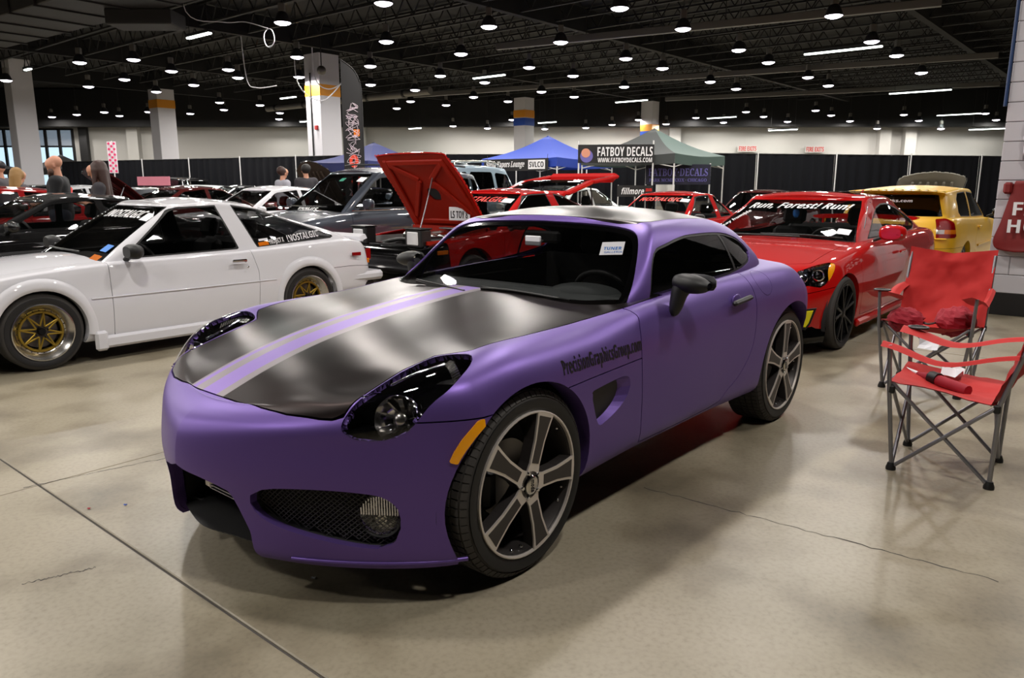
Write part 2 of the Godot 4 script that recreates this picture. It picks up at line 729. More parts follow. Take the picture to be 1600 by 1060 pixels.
func make_materials() -> void:
	mat("rubber", Color(0.07, 0.07, 0.072), 0.55)
	mat("grille_wire", Color(0.13, 0.125, 0.125), 0.5)
	mat("tread", Color(0.22, 0.21, 0.20), 0.75)
	mat("black_plastic", Color(0.045, 0.045, 0.048), 0.5)
	mat("black_gloss", Color(0.02, 0.02, 0.022), 0.08)
	mat("dark_inside", Color(0.13, 0.13, 0.135), 0.8)  # dark liner tone; on the inset body copies it stands in for shade
	mat("interior", Color(0.10, 0.10, 0.105), 0.8)
	mat("dash_grey", Color(0.36, 0.38, 0.38), 0.75)
	mat("chrome", Color(0.86, 0.86, 0.88), 0.08, 1.0)
	mat("polished", Color(0.80, 0.79, 0.77), 0.22, 1.0)
	mat("machined", Color(0.84, 0.81, 0.78), 0.40, 0.55)
	mat("gunmetal", Color(0.25, 0.235, 0.23), 0.4, 0.5)
	mat("dark_metal", Color(0.10, 0.10, 0.105), 0.4, 0.7)
	mat("disc_metal", Color(0.42, 0.41, 0.40), 0.35, 0.9)
	mat("gold", Color(0.62, 0.52, 0.20), 0.35, 0.75)
	mat("steel", Color(0.55, 0.55, 0.57), 0.38, 0.85)
	glass("tint", Color(0.006, 0.008, 0.008), 0.55)
	glass("tint_dark", Color(0.006, 0.007, 0.008), 0.93)
	glass("clear_lens", Color(0.1, 0.1, 0.1), 0.02)
	glass("window_clear", Color(0.02, 0.03, 0.028), 0.35)
	coat(mat("lamp_orange", Color(1.0, 0.66, 0.02), 0.4, 0.0, 0.3))
	coat(mat("lamp_red", Color(0.50, 0.02, 0.03), 0.2))
	coat(mat("lamp_amber", Color(0.85, 0.45, 0.05), 0.25))
	mat("fog_yellow", Color(0.85, 0.80, 0.12), 0.15)
	mat("white_paper", Color(0.90, 0.90, 0.92), 0.8)
	mat("white_vinyl", Color(0.88, 0.88, 0.89), 0.5)
	mat("red_vinyl", Color(0.85, 0.13, 0.06), 0.5)
	mat("blue_print", Color(0.20, 0.48, 0.80), 0.6)
	mat("black_vinyl", Color(0.07, 0.05, 0.08), 0.55)
	# hero car
	var p := mat("purple_matte", Color(0.40, 0.305, 0.59), 0.42, 0.55)
	p.rim_enabled = true
	p.rim = 0.1
	p.rim_tint = 0.6
	var hb := mat("brushed_black", Color(0.158, 0.128, 0.124), 0.31, 0.88)
	hb.anisotropy_enabled = true
	hb.anisotropy = 0.7
	mat("brushed_grey", Color(0.50, 0.47, 0.49), 0.40, 0.7)
	mat("purple_stripe", Color(0.50, 0.40, 0.68), 0.44, 0.5)
	coat(mat("white_paint", Color(0.83, 0.83, 0.85), 0.6, 0.0, 0.2))
	coat(mat("red_paint", Color(0.70, 0.02, 0.015), 0.6, 0.0, 0.2))
	coat(mat("red_paint_dull", Color(0.50, 0.025, 0.03), 0.6, 0.0, 0.2))
	mat("red_under", Color(0.60, 0.11, 0.03), 0.5, 0.0, 0.3)
	coat(mat("yellow_paint", Color(0.90, 0.70, 0.06), 0.5), 0.5, 0.15)
	coat(mat("van_paint", Color(0.20, 0.225, 0.27), 0.35, 0.4))
	coat(mat("silver_blue_paint", Color(0.45, 0.52, 0.57), 0.35, 0.4))
	coat(mat("silver_paint", Color(0.68, 0.70, 0.70), 0.35, 0.4))
	coat(mat("black_paint", Color(0.02, 0.02, 0.022), 0.6, 0.0, 0.2))
	coat(mat("maroon_paint", Color(0.26, 0.05, 0.045), 0.6, 0.0, 0.2))
	coat(mat("grey_paint", Color(0.30, 0.31, 0.33), 0.3, 0.4))
# ------------------------------------------------------------------ car parts
func ring(rows: Array, i: int) -> Dictionary:
	return rows[i]

func tyre(parent: Node3D, r: float, rim: float, width: float, grooves := true) -> void:
	# tyre about the x axis, outer face at x = 0, inner at -width
	var h := r - rim
	var prof := [Vector2(rim - 0.012, -0.012), Vector2(rim + 0.004, -0.004), Vector2(rim + h * 0.3, 0.004), Vector2(rim + h * 0.62, 0.002), Vector2(r - 0.030, -0.004)]
	obj(lathe(prof, 48), "sidewall", M.rubber, parent)
	var tr := [Vector2(r - 0.030, -0.004), Vector2(r - 0.016, -0.009), Vector2(r - 0.006, -0.018)]
	if grooves:
		var n := 5
		for k in n:
			var x0 := -0.022 - (width - 0.044) * k / n
			var x1 := -0.022 - (width - 0.044) * (k + 1) / n
			tr.append_array([Vector2(r - (0.003 if k in [0, n - 1] else 0.0), x0 - 0.003), Vector2(r - (0.003 if k in [0, n - 1] else 0.0), x1 + 0.006)])
			if k < n - 1:
				tr.append_array([Vector2(r - 0.009, x1 + 0.004), Vector2(r - 0.009, x1 + 0.0005)])
	else:
		tr.append(Vector2(r, -0.03)); tr.append(Vector2(r, -width + 0.03))
	tr.append_array([Vector2(r - 0.008, -width + 0.02), Vector2(rim, -width)])
	var t := lathe(tr, 48)
	if grooves:
		# sipes: raised tread blocks
		for k in 72:
			var a := TAU * k / 72.0
			for side in [0, 1, 2, 3, 4]:
				var xc: float = -0.022 - (width - 0.044) * (side + 0.5) / 5.0
				var b := box(Vector3((width - 0.044) / 5.0 - 0.008, 0.004, TAU * r / 72.0 * 0.82), Vector3(xc, r + 0.0008, 0))
				t.add(b, Transform3D(Basis(Vector3.RIGHT, a + side * 0.017), Vector3.ZERO))
		for k in 72:
			var s := box(Vector3(0.024, 0.004, TAU * r / 72.0 * 0.8), Vector3.ZERO)
			t.add(s, Transform3D(Basis(Vector3.RIGHT, TAU * k / 72.0), Vector3.ZERO) * Transform3D(Basis(Vector3.BACK, -0.9), Vector3(-0.0125, r - 0.012, 0)))
	obj(t, "tread", M.tread, parent)

func spoke_shape(pts: Array, depth: float, x: float, bevel := 0.003) -> Soup:
	# outline given as (radius along, sideways) pairs, standing out to x
	var t := Transform3D(Basis(Vector3(0, 1, 0), Vector3(0, 0, 1), Vector3(1, 0, 0)), Vector3(x - depth, 0, 0))
	return prism(pts, depth, t, bevel)

func turned(s: Soup, a: float) -> Soup:
	return s.moved(Transform3D(Basis(Vector3.RIGHT, a), Vector3.ZERO))

func seat(parent: Node3D, at: Vector3, m: Material, s := 1.0) -> void:
	var back := box(Vector3(0.46, 0.62, 0.13), Vector3(0, 0.50, -0.30), 0.05).moved(Transform3D(Basis(Vector3.RIGHT, -0.28), Vector3.ZERO))
	var cushion := box(Vector3(0.48, 0.16, 0.50), Vector3(0, 0.18, 0.0), 0.05)
	var head := box(Vector3(0.26, 0.19, 0.10), Vector3(0, 0.92, -0.31), 0.04).moved(Transform3D(Basis(Vector3.RIGHT, -0.24), Vector3.ZERO))
	obj(back.add(cushion).add(head).moved(Transform3D(Basis.IDENTITY.scaled(Vector3.ONE * s), at)), "seat", m, parent)

func steering_wheel(parent: Node3D, at: Vector3, r := 0.185) -> void:
	var s := Soup.new()
	var ringp := []
	for k in 29:
		ringp.append(Vector3(cos(TAU * k / 28) * r, sin(TAU * k / 28) * r, 0))
	s.add(tube(ringp, 0.016, 8, false))
	for a in [0.0, PI, -PI / 2]:
		s.add(beam(Vector3.ZERO, Vector3(cos(a), sin(a), 0) * r, 0.035, 0.018, 0.0, Vector3.BACK))
	s.add(blob(Vector3(0.07, 0.06, 0.03)))
	obj(s.moved(Transform3D(Basis(Vector3.RIGHT, 0.42), at)), "steering_wheel", M.black_plastic, parent)
# ------------------------------------------------------------------ the purple coupe
const HK := [-3.16, -2.8, -2.415, -2.0, -1.5, -0.9, -0.4, 0.0, 0.3, 0.6, 0.86]
const HY := [
	[.30, .27, .25, .245, .245, .245, .23, .19, .15, .145, .16],
	[.34, .32, .30, .30, .30, .30, .29, .26, .20, .19, .20],
	[.46, .46, .46, .45, .44, .44, .44, .42, .36, .33, .33],
	[.60, .62, .62, .60, .59, .58, .58, .56, .50, .455, .45],
	[.72, .74, .75, .73, .71, .70, .69, .67, .62, .57, .55],
	[.765, .81, .83, .815, .80, .785, .76, .755, .70, .63, .605],
	[.805, .865, .90, .885, .87, .85, .815, .81, .76, .665, .635],
	[.83, .90, .935, .93, .915, .885, .85, .84, .785, .685, .65]]
const HW := [
	[.82, .84, .85, .82, .80, .80, .80, .84, .86, .86, .86],
	[.86, .88, .89, .87, .85, .85, .85, .87, .885, .88, .88],
	[.86, .89, .905, .89, .87, .87, .875, .89, .89, .885, .885],
	[.86, .895, .91, .895, .88, .88, .885, .90, .89, .88, .88],
	[.85, .89, .91, .895, .88, .88, .885, .895, .88, .87, .87],
	[.79, .85, .89, .88, .865, .865, .87, .875, .86, .85, .85],
	[.72, .79, .84, .84, .83, .835, .83, .83, .82, .81, .81],
	[.64, .72, .775, .78, .78, .785, .76, .75, .75, .76, .76]]
const HZF := [.80, .83, .84, .86, .85, .82, .77, .72]
const HZR := [-3.00, -3.07, -3.10, -3.11, -3.10, -3.07, -3.02, -2.93]
const HCK := [-3.0, -2.8, -2.4, -1.5, -0.6, -0.2, 0.2, 0.5, 0.72]
const HCY := [.86, .92, .99, .93, .893, .858, .80, .728, .655]

func hero_top(x: float, z: float) -> float:
	var w := curve(HK, HW[7], z)
	var t := clampf(absf(x) / w, 0.0, 1.0)
	var c := curve(HCK, HCY, z)
	var e := curve(HK, HY[7], z)
	var hood := clampf((z + 0.95) / 0.3, 0.0, 1.0) * clampf((0.72 - z) / 0.3, 0.0, 1.0)
	var ridge := 0.008 * smoothstep(0.62, 0.50, t) * hood
	return lerpf(c, e, t * t * t) + ridge - 0.012 * hood * pow(sin(PI * clampf(t, 0, 1)), 2.0) * (1.0 if t > 0.5 else smoothstep(0.2, 0.5, t))

func hero_body() -> Soup:
	var rows := []
	for j in 8:
		rows.append({"zf": HZF[j], "zr": HZR[j], "cf": 0.25, "cr": -2.6, "ef": 1.4 - (0.0 if j < 4 else 0.08 * (j - 4)), "er": 1.0,
			"w": func(z: float) -> float: return curve(HK, HW[j], z), "y": func(_x: float, z: float) -> float: return curve(HK, HY[j], z)})
	for k in [0.12, 0.28, 0.45, 0.62, 0.8, 1.0]:
		rows.append({"zf": 0.72 - 0.06 * k, "zr": -2.95 + 0.2 * k, "cf": 0.25, "cr": -2.6, "ef": 1.16, "er": 1.0,
			"w": func(z: float) -> float: return curve(HK, HW[7], z) * (1.0 - k), "y": hero_top})
	return shell(rows, 4, 30, 110, 14)

const GK := [-2.76, -2.5, -2.2, -1.9, -1.5, -1.1, -0.9, -0.58]
const GY := [
	[.95, .94, .93, .92, .90, .865, .855, .87],
	[.99, .99, .985, .975, .965, .95, .94, .95],
	[1.03, 1.04, 1.06, 1.075, 1.075, 1.06, 1.03, 1.03],
	[1.06, 1.08, 1.125, 1.155, 1.165, 1.155, 1.12, 1.10],
	[1.075, 1.11, 1.165, 1.205, 1.215, 1.205, 1.18, 1.16]]
const GW := [
	[.62, .71, .755, .77, .77, .76, .745, .74],
	[.60, .69, .735, .755, .755, .745, .735, .735],
	[.56, .64, .685, .705, .71, .70, .69, .69],
	[.50, .58, .62, .645, .655, .645, .64, .64],
	[.42, .50, .55, .575, .59, .58, .575, .57]]
const GZF := [-.62, -.80, -.97, -1.11, -1.19]
const GZR := [-2.76, -2.70, -2.60, -2.50, -2.40]
const GCK := [-2.4, -2.2, -1.9, -1.5, -1.19]
const GCY := [1.15, 1.215, 1.268, 1.283, 1.235]
func hero_roof(x: float, z: float) -> float:
	var w := curve(GK, GW[4], z)
	var t := clampf(absf(x) / w, 0.0, 1.0)
	return lerpf(curve(GCK, GCY, z), curve(GK, GY[4], z), t * t * (0.6 + 0.4 * t))
func hero_cabin() -> Soup:
	var rows := []
	for j in 5:
		rows.append({"zf": GZF[j], "zr": GZR[j], "cf": [-.97, -1.06, -1.14, -1.22, -1.30][j], "cr": -2.1, "ef": [0.5, 0.52, 0.56, 0.62, 0.7][j], "er": 0.8,
			"w": func(z: float) -> float: return curve(GK, GW[j], z), "y": func(_x: float, z: float) -> float: return curve(GK, GY[j], z)})
	for k in [0.2, 0.45, 0.72, 1.0]:
		rows.append({"zf": -1.19 - 0.1 * k, "zr": -2.4 + 0.1 * k, "cf": -1.30, "cr": -2.1, "ef": 0.7, "er": 0.8,
			"w": func(z: float) -> float: return curve(GK, GW[4], z) * (1.0 - k), "y": hero_roof})
	return shell(rows, 5, 26, 60, 14)

func arch(s: Soup, zc: float, yc: float, r: float, m: Array, depth := 0.09) -> Soup:
	var rim := []
	var c := cut(s, func(p: Vector3) -> float: return maxf(Vector2(p.z - zc, p.y - yc).length() - r, 0.35 - p.x), 0.0, rim)
	m.append(flange(rim, depth, Vector3.LEFT))
	return c[1]
func v2(a: Array) -> Array:
	var o := []
	for i in range(0, a.size(), 2):
		o.append(Vector2(a[i], a[i + 1]))
	return o

func mesh_wires(patch: Soup, outline: Array, step := 0.012) -> Soup:
	# wire mesh that follows a patch of the nose, seen from the front
	var s := Soup.new()
	var f := inside_of(PackedVector2Array(outline))
	var lo: Vector2 = outline[0]
	var hi: Vector2 = outline[0]
	for p in outline:
		lo = lo.min(p); hi = hi.max(p)
	var depth := func(p: Vector2) -> float:
		for i in range(0, patch.v.size(), 3):
			var a := patch.v[i]; var b := patch.v[i + 1]; var c := patch.v[i + 2]
			var den := (b.y - c.y) * (a.x - c.x) + (c.x - b.x) * (a.y - c.y)
			if absf(den) < 1e-12:
				continue
			var u := ((b.y - c.y) * (p.x - c.x) + (c.x - b.x) * (p.y - c.y)) / den
			var w := ((c.y - a.y) * (p.x - c.x) + (a.x - c.x) * (p.y - c.y)) / den
			if u >= -0.01 and w >= -0.01 and u + w <= 1.01:
				return u * a.z + w * b.z + (1 - u - w) * c.z
		return -99.0
	for sg in [-1.0, 1.0]:
		var dir := Vector2(1, sg).normalized()
		var nor := Vector2(-dir.y, dir.x)
		var mid := (lo + hi) / 2
		var half := (hi - lo).length() / 2
		for k in range(-int(half / step), int(half / step) + 1):
			var run := []
			var q := -half
			while q <= half:
				var p := mid + nor * (k * step) + dir * q
				var z: float = depth.call(p) if f.call(p) < 0.0 else -99.0
				if z > -50.0:
					run.append(Vector3(p.x, p.y, z))
				else:
					if run.size() > 1:
						s.add(tube(run, 0.0022, 3, false))
					run = []
				q += 0.03
			if run.size() > 1:
				s.add(tube(run, 0.0022, 3, false))
	return s

func hero_wheel(car: Node3D, at: Vector3, phase: float, flip := false) -> Node3D:
	var w := node("wheel", car, at)
	if flip:
		w.rotation.y = PI
	tyre(w, 0.343, 0.268, 0.235)
	# rim: machined lip, dark barrel
	obj(lathe([Vector2(0.270, -0.014), Vector2(0.270, 0.003), Vector2(0.266, 0.005), Vector2(0.262, 0.003), Vector2(0.260, -0.006)], 56), "rim_lip", M.machined, w)
	obj(lathe([Vector2(0.260, -0.006), Vector2(0.254, -0.02), Vector2(0.246, -0.05), Vector2(0.236, -0.10), Vector2(0.230, -0.20)], 56), "barrel", M.gunmetal, w)
	obj(lathe([Vector2(0.0, -0.115), Vector2(0.145, -0.115), Vector2(0.145, -0.135), Vector2(0.0, -0.135)], 40), "brake_disc", M.disc_metal, w)
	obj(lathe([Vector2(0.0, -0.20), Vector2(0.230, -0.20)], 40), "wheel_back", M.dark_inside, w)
	obj(box(Vector3(0.09, 0.15, 0.07), Vector3(-0.11, 0.0, 0.125), 0.02), "brake_caliper", M.dark_metal, w)
	var outline := v2([.036, -.036, .075, -.028, .160, -.030, .225, -.040, .264, -.049, .264, .049, .225, .040, .160, .030, .075, .028, .036, .036])
	var inlay := v2([.078, -.019, .160, -.0205, .225, -.030, .250, -.035, .250, .035, .225, .030, .160, .0205, .078, .019])
	for i in 5:
		var a := phase + TAU * i / 5
		obj(turned(spoke_shape(outline, 0.007, 0.004, 0.0), a), "spoke", M.machined, w)
		obj(turned(spoke_shape(inlay, 0.003, 0.0055, 0.0), a), "spoke_inlay", M.gunmetal, w)
		# dark flank of the spoke
		obj(turned(spoke_shape(v2([.03, -.035, .075, -.027, .16, -.029, .225, -.039, .262, -.048, .262, .048, .225, .039, .16, .029, .075, .027, .03, .035]), 0.045, -0.0032, 0.0), a), "spoke_flank", M.gunmetal, w)
		for off in [-0.30, 0.30]:
			var bolt := Transform3D(Basis(Vector3.RIGHT, a + PI / 5 + off), Vector3.ZERO)
			for rr in [0.6, 0.0, -0.6] if off > 0 else []:
				obj(blob(Vector3(0.008, 0.007, 0.007), Vector3(-0.03, 0.245, rr * 0.09), 8, 6).moved(bolt), "rim_bolt", M.chrome, w)
		obj(lathe([Vector2(0.0, 0.012), Vector2(0.006, 0.012), Vector2(0.009, 0.006), Vector2(0.009, -0.01)], 8).moved(Transform3D(Basis(Vector3.RIGHT, a + PI / 5), Vector3.ZERO) * Transform3D(Basis.IDENTITY, Vector3(0, 0.048, 0))), "lug_nut", M.chrome, w)
	obj(lathe([Vector2(0.0, 0.004), Vector2(0.05, 0.004), Vector2(0.056, -0.003), Vector2(0.056, -0.04)], 32), "hub", M.gunmetal, w)
	obj(lathe([Vector2(0.0, 0.016), Vector2(0.026, 0.016), Vector2(0.034, 0.012), Vector2(0.036, 0.0)], 28), "centre_cap", M.polished, w)
	obj(lathe([Vector2(0.034, 0.0125), Vector2(0.038, 0.008), Vector2(0.038, 0.0)], 28), "cap_ring", M.black_gloss, w)
	var t := letters("moda", 0.02, "Droid Sans", true, 0.001, 0.046, 0.15)
	obj(t.moved(Transform3D(Basis(Vector3.RIGHT, phase - 1.2) * Basis(Vector3(0, 0, -1), Vector3(0, 1, 0), Vector3(1, 0, 0)), Vector3(0.0168, 0, 0))), "cap_lettering", M.black_vinyl, w)
	return w

func hero_car() -> void:
	var car := node("sports_coupe", null, Vector3(-0.6002, 0, -3.1251), YAW)
	tag(car, "matte purple two-door coupe with brushed black hood and roof, in the foreground", "car")
	var well := []
	var b := hero_body()
	b = cut(b, top_view(v2([-.2, -.70, .3, -.72, .55, -.78, .68, -.90, .71, -1.0, .735, -1.5, .73, -2.0, .67, -2.4, .53, -2.62, -.2, -2.68]), 1, 0.78))[1]
	b = arch(b, 0.0, 0.343, 0.378, well)
	b = arch(b, -2.415, 0.343, 0.388, well)
	var whole := b
	var ins := b
	for wz in [0.0, -2.415]:
		var liner := lathe([Vector2(0.40, 0.80), Vector2(0.40, 0.50), Vector2(0.0, 0.50)], 28, -1.9, 1.9)
		for sx in [1.0, -1.0]:
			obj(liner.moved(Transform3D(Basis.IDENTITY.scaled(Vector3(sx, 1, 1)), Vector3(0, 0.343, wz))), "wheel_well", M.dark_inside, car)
	for sx in [1.0, -1.0]:
		hero_wheel(car, Vector3(0.868 * sx, 0.343, 0.0), -0.35, sx < 0)
		hero_wheel(car, Vector3(0.868 * sx, 0.343, -2.415), -0.08, sx < 0)
	obj(box(Vector3(1.3, 0.04, 3.0), Vector3(0, 0.27, -1.35)), "floor_pan", M.dark_inside, car)

	# openings in the nose
	var open_pts := loop2(v2([.288, .381, .326, .414, .40, .428, .524, .432, .62, .425, .68, .41, .714, .367, .716, .293, .694, .244, .654, .228, .574, .237, .453, .263, .36, .291, .303, .327]), 3)
	var fo := inside_of(open_pts)
	var rim := []
	var c := cut(b, func(p: Vector3) -> float: return maxf(fo.call(Vector2(p.x, p.y)), 0.2 - p.z), 0.0, rim)
	b = c[1]
	var cave: Soup = c[0]
	ins = cut(ins, func(p: Vector3) -> float: return maxf(fo.call(Vector2(p.x, p.y)), 0.2 - p.z))[1]
	b.add(flange(rim, 0.03, Vector3(-0.2, 0, -1).normalized()))
	var duct := flange(rim, 0.08, Vector3(-0.2, 0, -1).normalized()).moved(Transform3D(Basis.IDENTITY, Vector3(-0.005, 0, -0.028)))
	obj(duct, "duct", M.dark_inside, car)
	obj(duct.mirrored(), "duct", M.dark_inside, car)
	var grille := Soup.new()
	grille.add(cave, Transform3D(Basis.IDENTITY, Vector3(-0.012, 0, -0.10)))
	obj(grille, "grille_backing", M.interior, car)
	obj(grille.mirrored(), "grille_backing", M.interior, car)
	var wires := mesh_wires(cave, Array(open_pts)).moved(Transform3D(Basis.IDENTITY, Vector3(-0.006, 0, -0.036)))
	obj(wires, "mesh_grille", M.grille_wire, car)
	obj(wires.mirrored(), "mesh_grille", M.grille_wire, car)
	rim = []
	var fi := inside_of(loop2(v2([-.1, .452, .05, .443, .145, .423, .222, .395, .222, .395, .243, .332, .275, .25, .275, .25, .275, .10, .275, .10, -.1, .10, -.1, .10]), 3))
	c = cut(b, func(p: Vector3) -> float: return maxf(fi.call(Vector2(p.x, p.y)), 0.5 - p.z), 0.0, rim)
	b = c[1]
	b.add(flange(rim, 0.05, Vector3.FORWARD))
	ins = cut(ins, func(p: Vector3) -> float: return maxf(fi.call(Vector2(p.x, p.y)), 0.5 - p.z))[1]
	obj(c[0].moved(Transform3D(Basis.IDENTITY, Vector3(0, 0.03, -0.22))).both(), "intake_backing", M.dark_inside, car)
	obj(box(Vector3(1.25, 0.34, 0.03), Vector3(0, 0.36, 0.33)), "bulkhead_panel", M.dark_inside, car)
	obj(box(Vector3(0.56, 0.02, 0.36), Vector3(0, 0.20, 0.50)), "undertray", M.dark_inside, car)
	for sx in [1.0, -1.0]:
		obj(box(Vector3(0.015, 0.26, 0.40), Vector3(0.285 * sx, 0.33, 0.50)), "duct_wall", M.dark_inside, car)
	var fins := node("intercooler", car)
	for k in 7:
		obj(box(Vector3(0.36, 0.004, 0.05), Vector3(0.06, 0.285 + k * 0.012, 0.66)), "fin", M.steel, fins)
	obj(box(Vector3(0.05, 0.08, 0.055), Vector3(-0.13, 0.32, 0.66), 0.01), "end_tank", M.machined, fins)
	# black lip under the nose
	var lip := []
	for k in 33:
		var x := -0.40 + 0.80 * k / 32
		var fz := 0.25 + 0.55 * pow(maxf(1.0 - pow(absf(x) / 0.86, 1.43), 0.0), 0.7)
		lip.append(Vector3(x, 0.205 - 0.06 * smoothstep(0.1, 0.55, absf(x)), fz - 0.015))
	var lip2 := []
	for p in lip:
		lip2.append(p + Vector3(0, 0.03, -0.14))
	var lo := []
	for p in lip:
		lo.append(p + Vector3(0, -0.012, -0.012))
	obj(grid([PackedVector3Array(lip2), PackedVector3Array(lip), PackedVector3Array(lo), PackedVector3Array(lip2)]), "front_lip", M.black_plastic, car)

	for sx in [1.0, -1.0]:
		var bead := []
		for k in 15:
			var x := 0.40 + 0.45 * k / 14
			bead.append(Vector3(x * sx, 0.172, 0.25 + 0.575 * pow(maxf(1.0 - pow(x / 0.872, 1.43), 0.0), 0.7)))
		obj(tube(bead, 0.008, 6), "bumper_bead", M.purple_matte, car)
	# fog lamps
	for sx in [1.0, -1.0]:
		var fl := node("fog_lamp", car)
		var out := Vector3(0.56, 0.0, 0.828)
		var t := Transform3D(Basis(out, Vector3.UP, out.cross(Vector3.UP)), Vector3(0.642, 0.333, 0.502))
		if sx < 0:
			t = Transform3D(Basis.IDENTITY.scaled(Vector3(-1, 1, 1)), Vector3.ZERO) * t
		obj(lathe([Vector2(0.0, -0.05), Vector2(0.03, -0.045), Vector2(0.055, -0.028), Vector2(0.07, 0.0)], 32).moved(t), "reflector", M.chrome, fl)
		obj(lathe([Vector2(0.078, -0.06), Vector2(0.080, 0.0), Vector2(0.075, 0.005), Vector2(0.070, 0.0)], 32).moved(t), "bezel", M.black_plastic, fl)
		var ribs := Soup.new()
		for k in range(-7, 8):
			var z := k * 0.0088
			var h := sqrt(0.068 * 0.068 - z * z)
			ribs.add(bar(Vector3(0.004, 0.004, z), Vector3(0.004 , h, z), 0.003, 6))
		obj(ribs.moved(t), "ribs", M.chrome, fl)
		obj(lathe([Vector2(0.0, -0.012), Vector2(0.02, -0.013), Vector2(0.026, -0.03)], 16).moved(t * Transform3D(Basis.IDENTITY, Vector3(0, -0.02, 0))), "bulb_shield", M.polished, fl)
		obj(lathe([Vector2(0.071, 0.0), Vector2(0.06, 0.010), Vector2(0.035, 0.018), Vector2(0.0, 0.021)], 32).moved(t), "lens", M.clear_lens, fl)

	# headlights
	rim = []
	var fh := along(Vector3(0.45, 0.62, 0.64), [Vector3(0.571, 0.634, 0.587), Vector3(0.565, 0.663, 0.572), Vector3(0.567, 0.711, 0.511), Vector3(0.556, 0.74, 0.396), Vector3(0.56, 0.772, 0.282), Vector3(0.576, 0.796, 0.176), Vector3(0.657, 0.815, 0.136), Vector3(0.727, 0.821, 0.145), Vector3(0.774, 0.803, 0.208), Vector3(0.798, 0.757, 0.318), Vector3(0.775, 0.712, 0.386), Vector3(0.758, 0.667, 0.425), Vector3(0.734, 0.625, 0.456), Vector3(0.692, 0.603, 0.495), Vector3(0.633, 0.598, 0.545), Vector3(0.591, 0.61, 0.577)], 4, 0.16, Vector3(0.68, 0.72, 0.38))
	c = cut(b, fh, 0.0, rim)
	b = c[1]
	b.add(flange(rim, 0.02))
	var lens: Soup = c[0]
	ins = cut(ins, fh)[1]
	ins = cut(ins, func(p: Vector3) -> float: return maxf(maxf(absf(p.z + 0.5) - 0.17, absf(p.y - 0.545) - 0.10), 0.5 - p.x))[1]
	obj(ins.offset(-0.016).both(), "gap_shade_shell", M.dark_inside, car)  # added dark copy of the body, its colour serves as shade in panel gaps
	for sx in [1.0, -1.0]:
		var hl := node("headlight", car)
		var mt := Transform3D(Basis.IDENTITY.scaled(Vector3(sx, 1, 1)), Vector3.ZERO)
		obj(lens.offset(0.003).moved(mt), "lens", M.clear_lens, hl)
		obj(lens.offset(-0.10).moved(mt), "housing", M.black_gloss, hl)
		obj(flange(rim, 0.10).moved(mt), "housing_wall", M.black_gloss, hl)
		var out := Vector3(0.35, 0.33, 0.87).normalized()
		var tb := Transform3D(frame_x(out), Vector3(0.672, 0.655, 0.445))
		obj(lathe([Vector2(0.012, -0.055), Vector2(0.035, -0.05), Vector2(0.058, -0.032), Vector2(0.072, -0.006), Vector2(0.076, 0.006), Vector2(0.080, 0.0), Vector2(0.080, -0.05)], 32).moved(mt * tb), "reflector", M.chrome, hl)
		obj(blob(Vector3(0.012, 0.026, 0.026), Vector3(-0.03, 0, 0), 14, 8).moved(mt * tb), "bulb", M.polished, hl)
		var facets := Soup.new()
		for k in 9:
			var a := TAU * k / 9
			facets.add(beam(Vector3(-0.045, cos(a) * 0.03, sin(a) * 0.03), Vector3(-0.012, cos(a) * 0.066, sin(a) * 0.066), 0.016, 0.003))
		obj(facets.moved(mt * tb), "facets", M.polished, hl)
		# chrome trims in the long tail of the lamp
		obj(tube(path3([Vector3(.600, .745, .40), Vector3(.62, .772, .30), Vector3(.66, .792, .21)], 6), 0.006, 6).moved(mt), "trim", M.chrome, hl)
		var teeth := Soup.new()
		for k in 12:
			var u := k / 11.0
			teeth.add(beam(Vector3(lerpf(.645, .765, u), lerpf(.795, .768, u) + 0.012 * sin(PI * u), lerpf(.165, .235, u)), Vector3(lerpf(.64, .745, u), lerpf(.780, .753, u) + 0.012 * sin(PI * u), lerpf(.19, .255, u)), 0.003, 0.006))
		obj(teeth.moved(mt), "reflector_teeth", M.polished, hl)

	# panels
	var fhood := top_view(v2([-.3, .69, .0, .69, .128, .689, .278, .680, .385, .657, .495, .612, .560, .577, .555, .45, .552, .3, .572, .17, .65, .12, .68, .095, .719, -.145, .735, -.47, .765, -.80, .765, -1.1, -.3, -1.1]), 1, 0.60)
	c = panel(b, fhood, 0.003, 0.015)
	var hood: Soup = c[0]
	b = c[1]
	c = panel(b, func(p: Vector3) -> float: return maxf(0.04 - p.z, p.y - (0.72 if p.x < 0.575 else 0.656)))
	obj(c[0].both(), "front_bumper", M.purple_matte, car)
	b = c[1]
	var fdoor := side_view(v2([-.806, .99, -.78, .85, -.752, .80, -.735, .69, -.754, .53, -.79, .285, -.79, .285, -1.5, .285, -1.64, .345, -1.768, .411, -1.885, .55, -1.904, .72, -1.907, .82, -1.90, .99, -1.90, .99]), 3, 0.72)
	c = panel(b, fdoor)
	var door: Soup = c[0]
	b = c[1]
	c = cut(b, func(p: Vector3) -> float: return maxf(-1.4 - p.z, 0.0 - 1.0 if p.z > -0.2 else -1.0))
	var fender: Soup = c[0]
	var rear: Soup = c[1]
	# vent in the front fender
	rim = []
	var vp := loop2(v2([-.353, .615, -.353, .615, -.559, .632, -.632, .622, -.650, .580, -.619, .530, -.537, .485, -.433, .455, -.433, .455, -.40, .50]), 3)
	var fv := inside_of(vp)
	c = cut(fender, func(p: Vector3) -> float: return maxf(fv.call(Vector2(p.z, p.y)), 0.5 - p.x), 0.0, rim)
	fender = c[1]
	# scooped back edge: the hole narrows inwards
	var scoop := Soup.new()
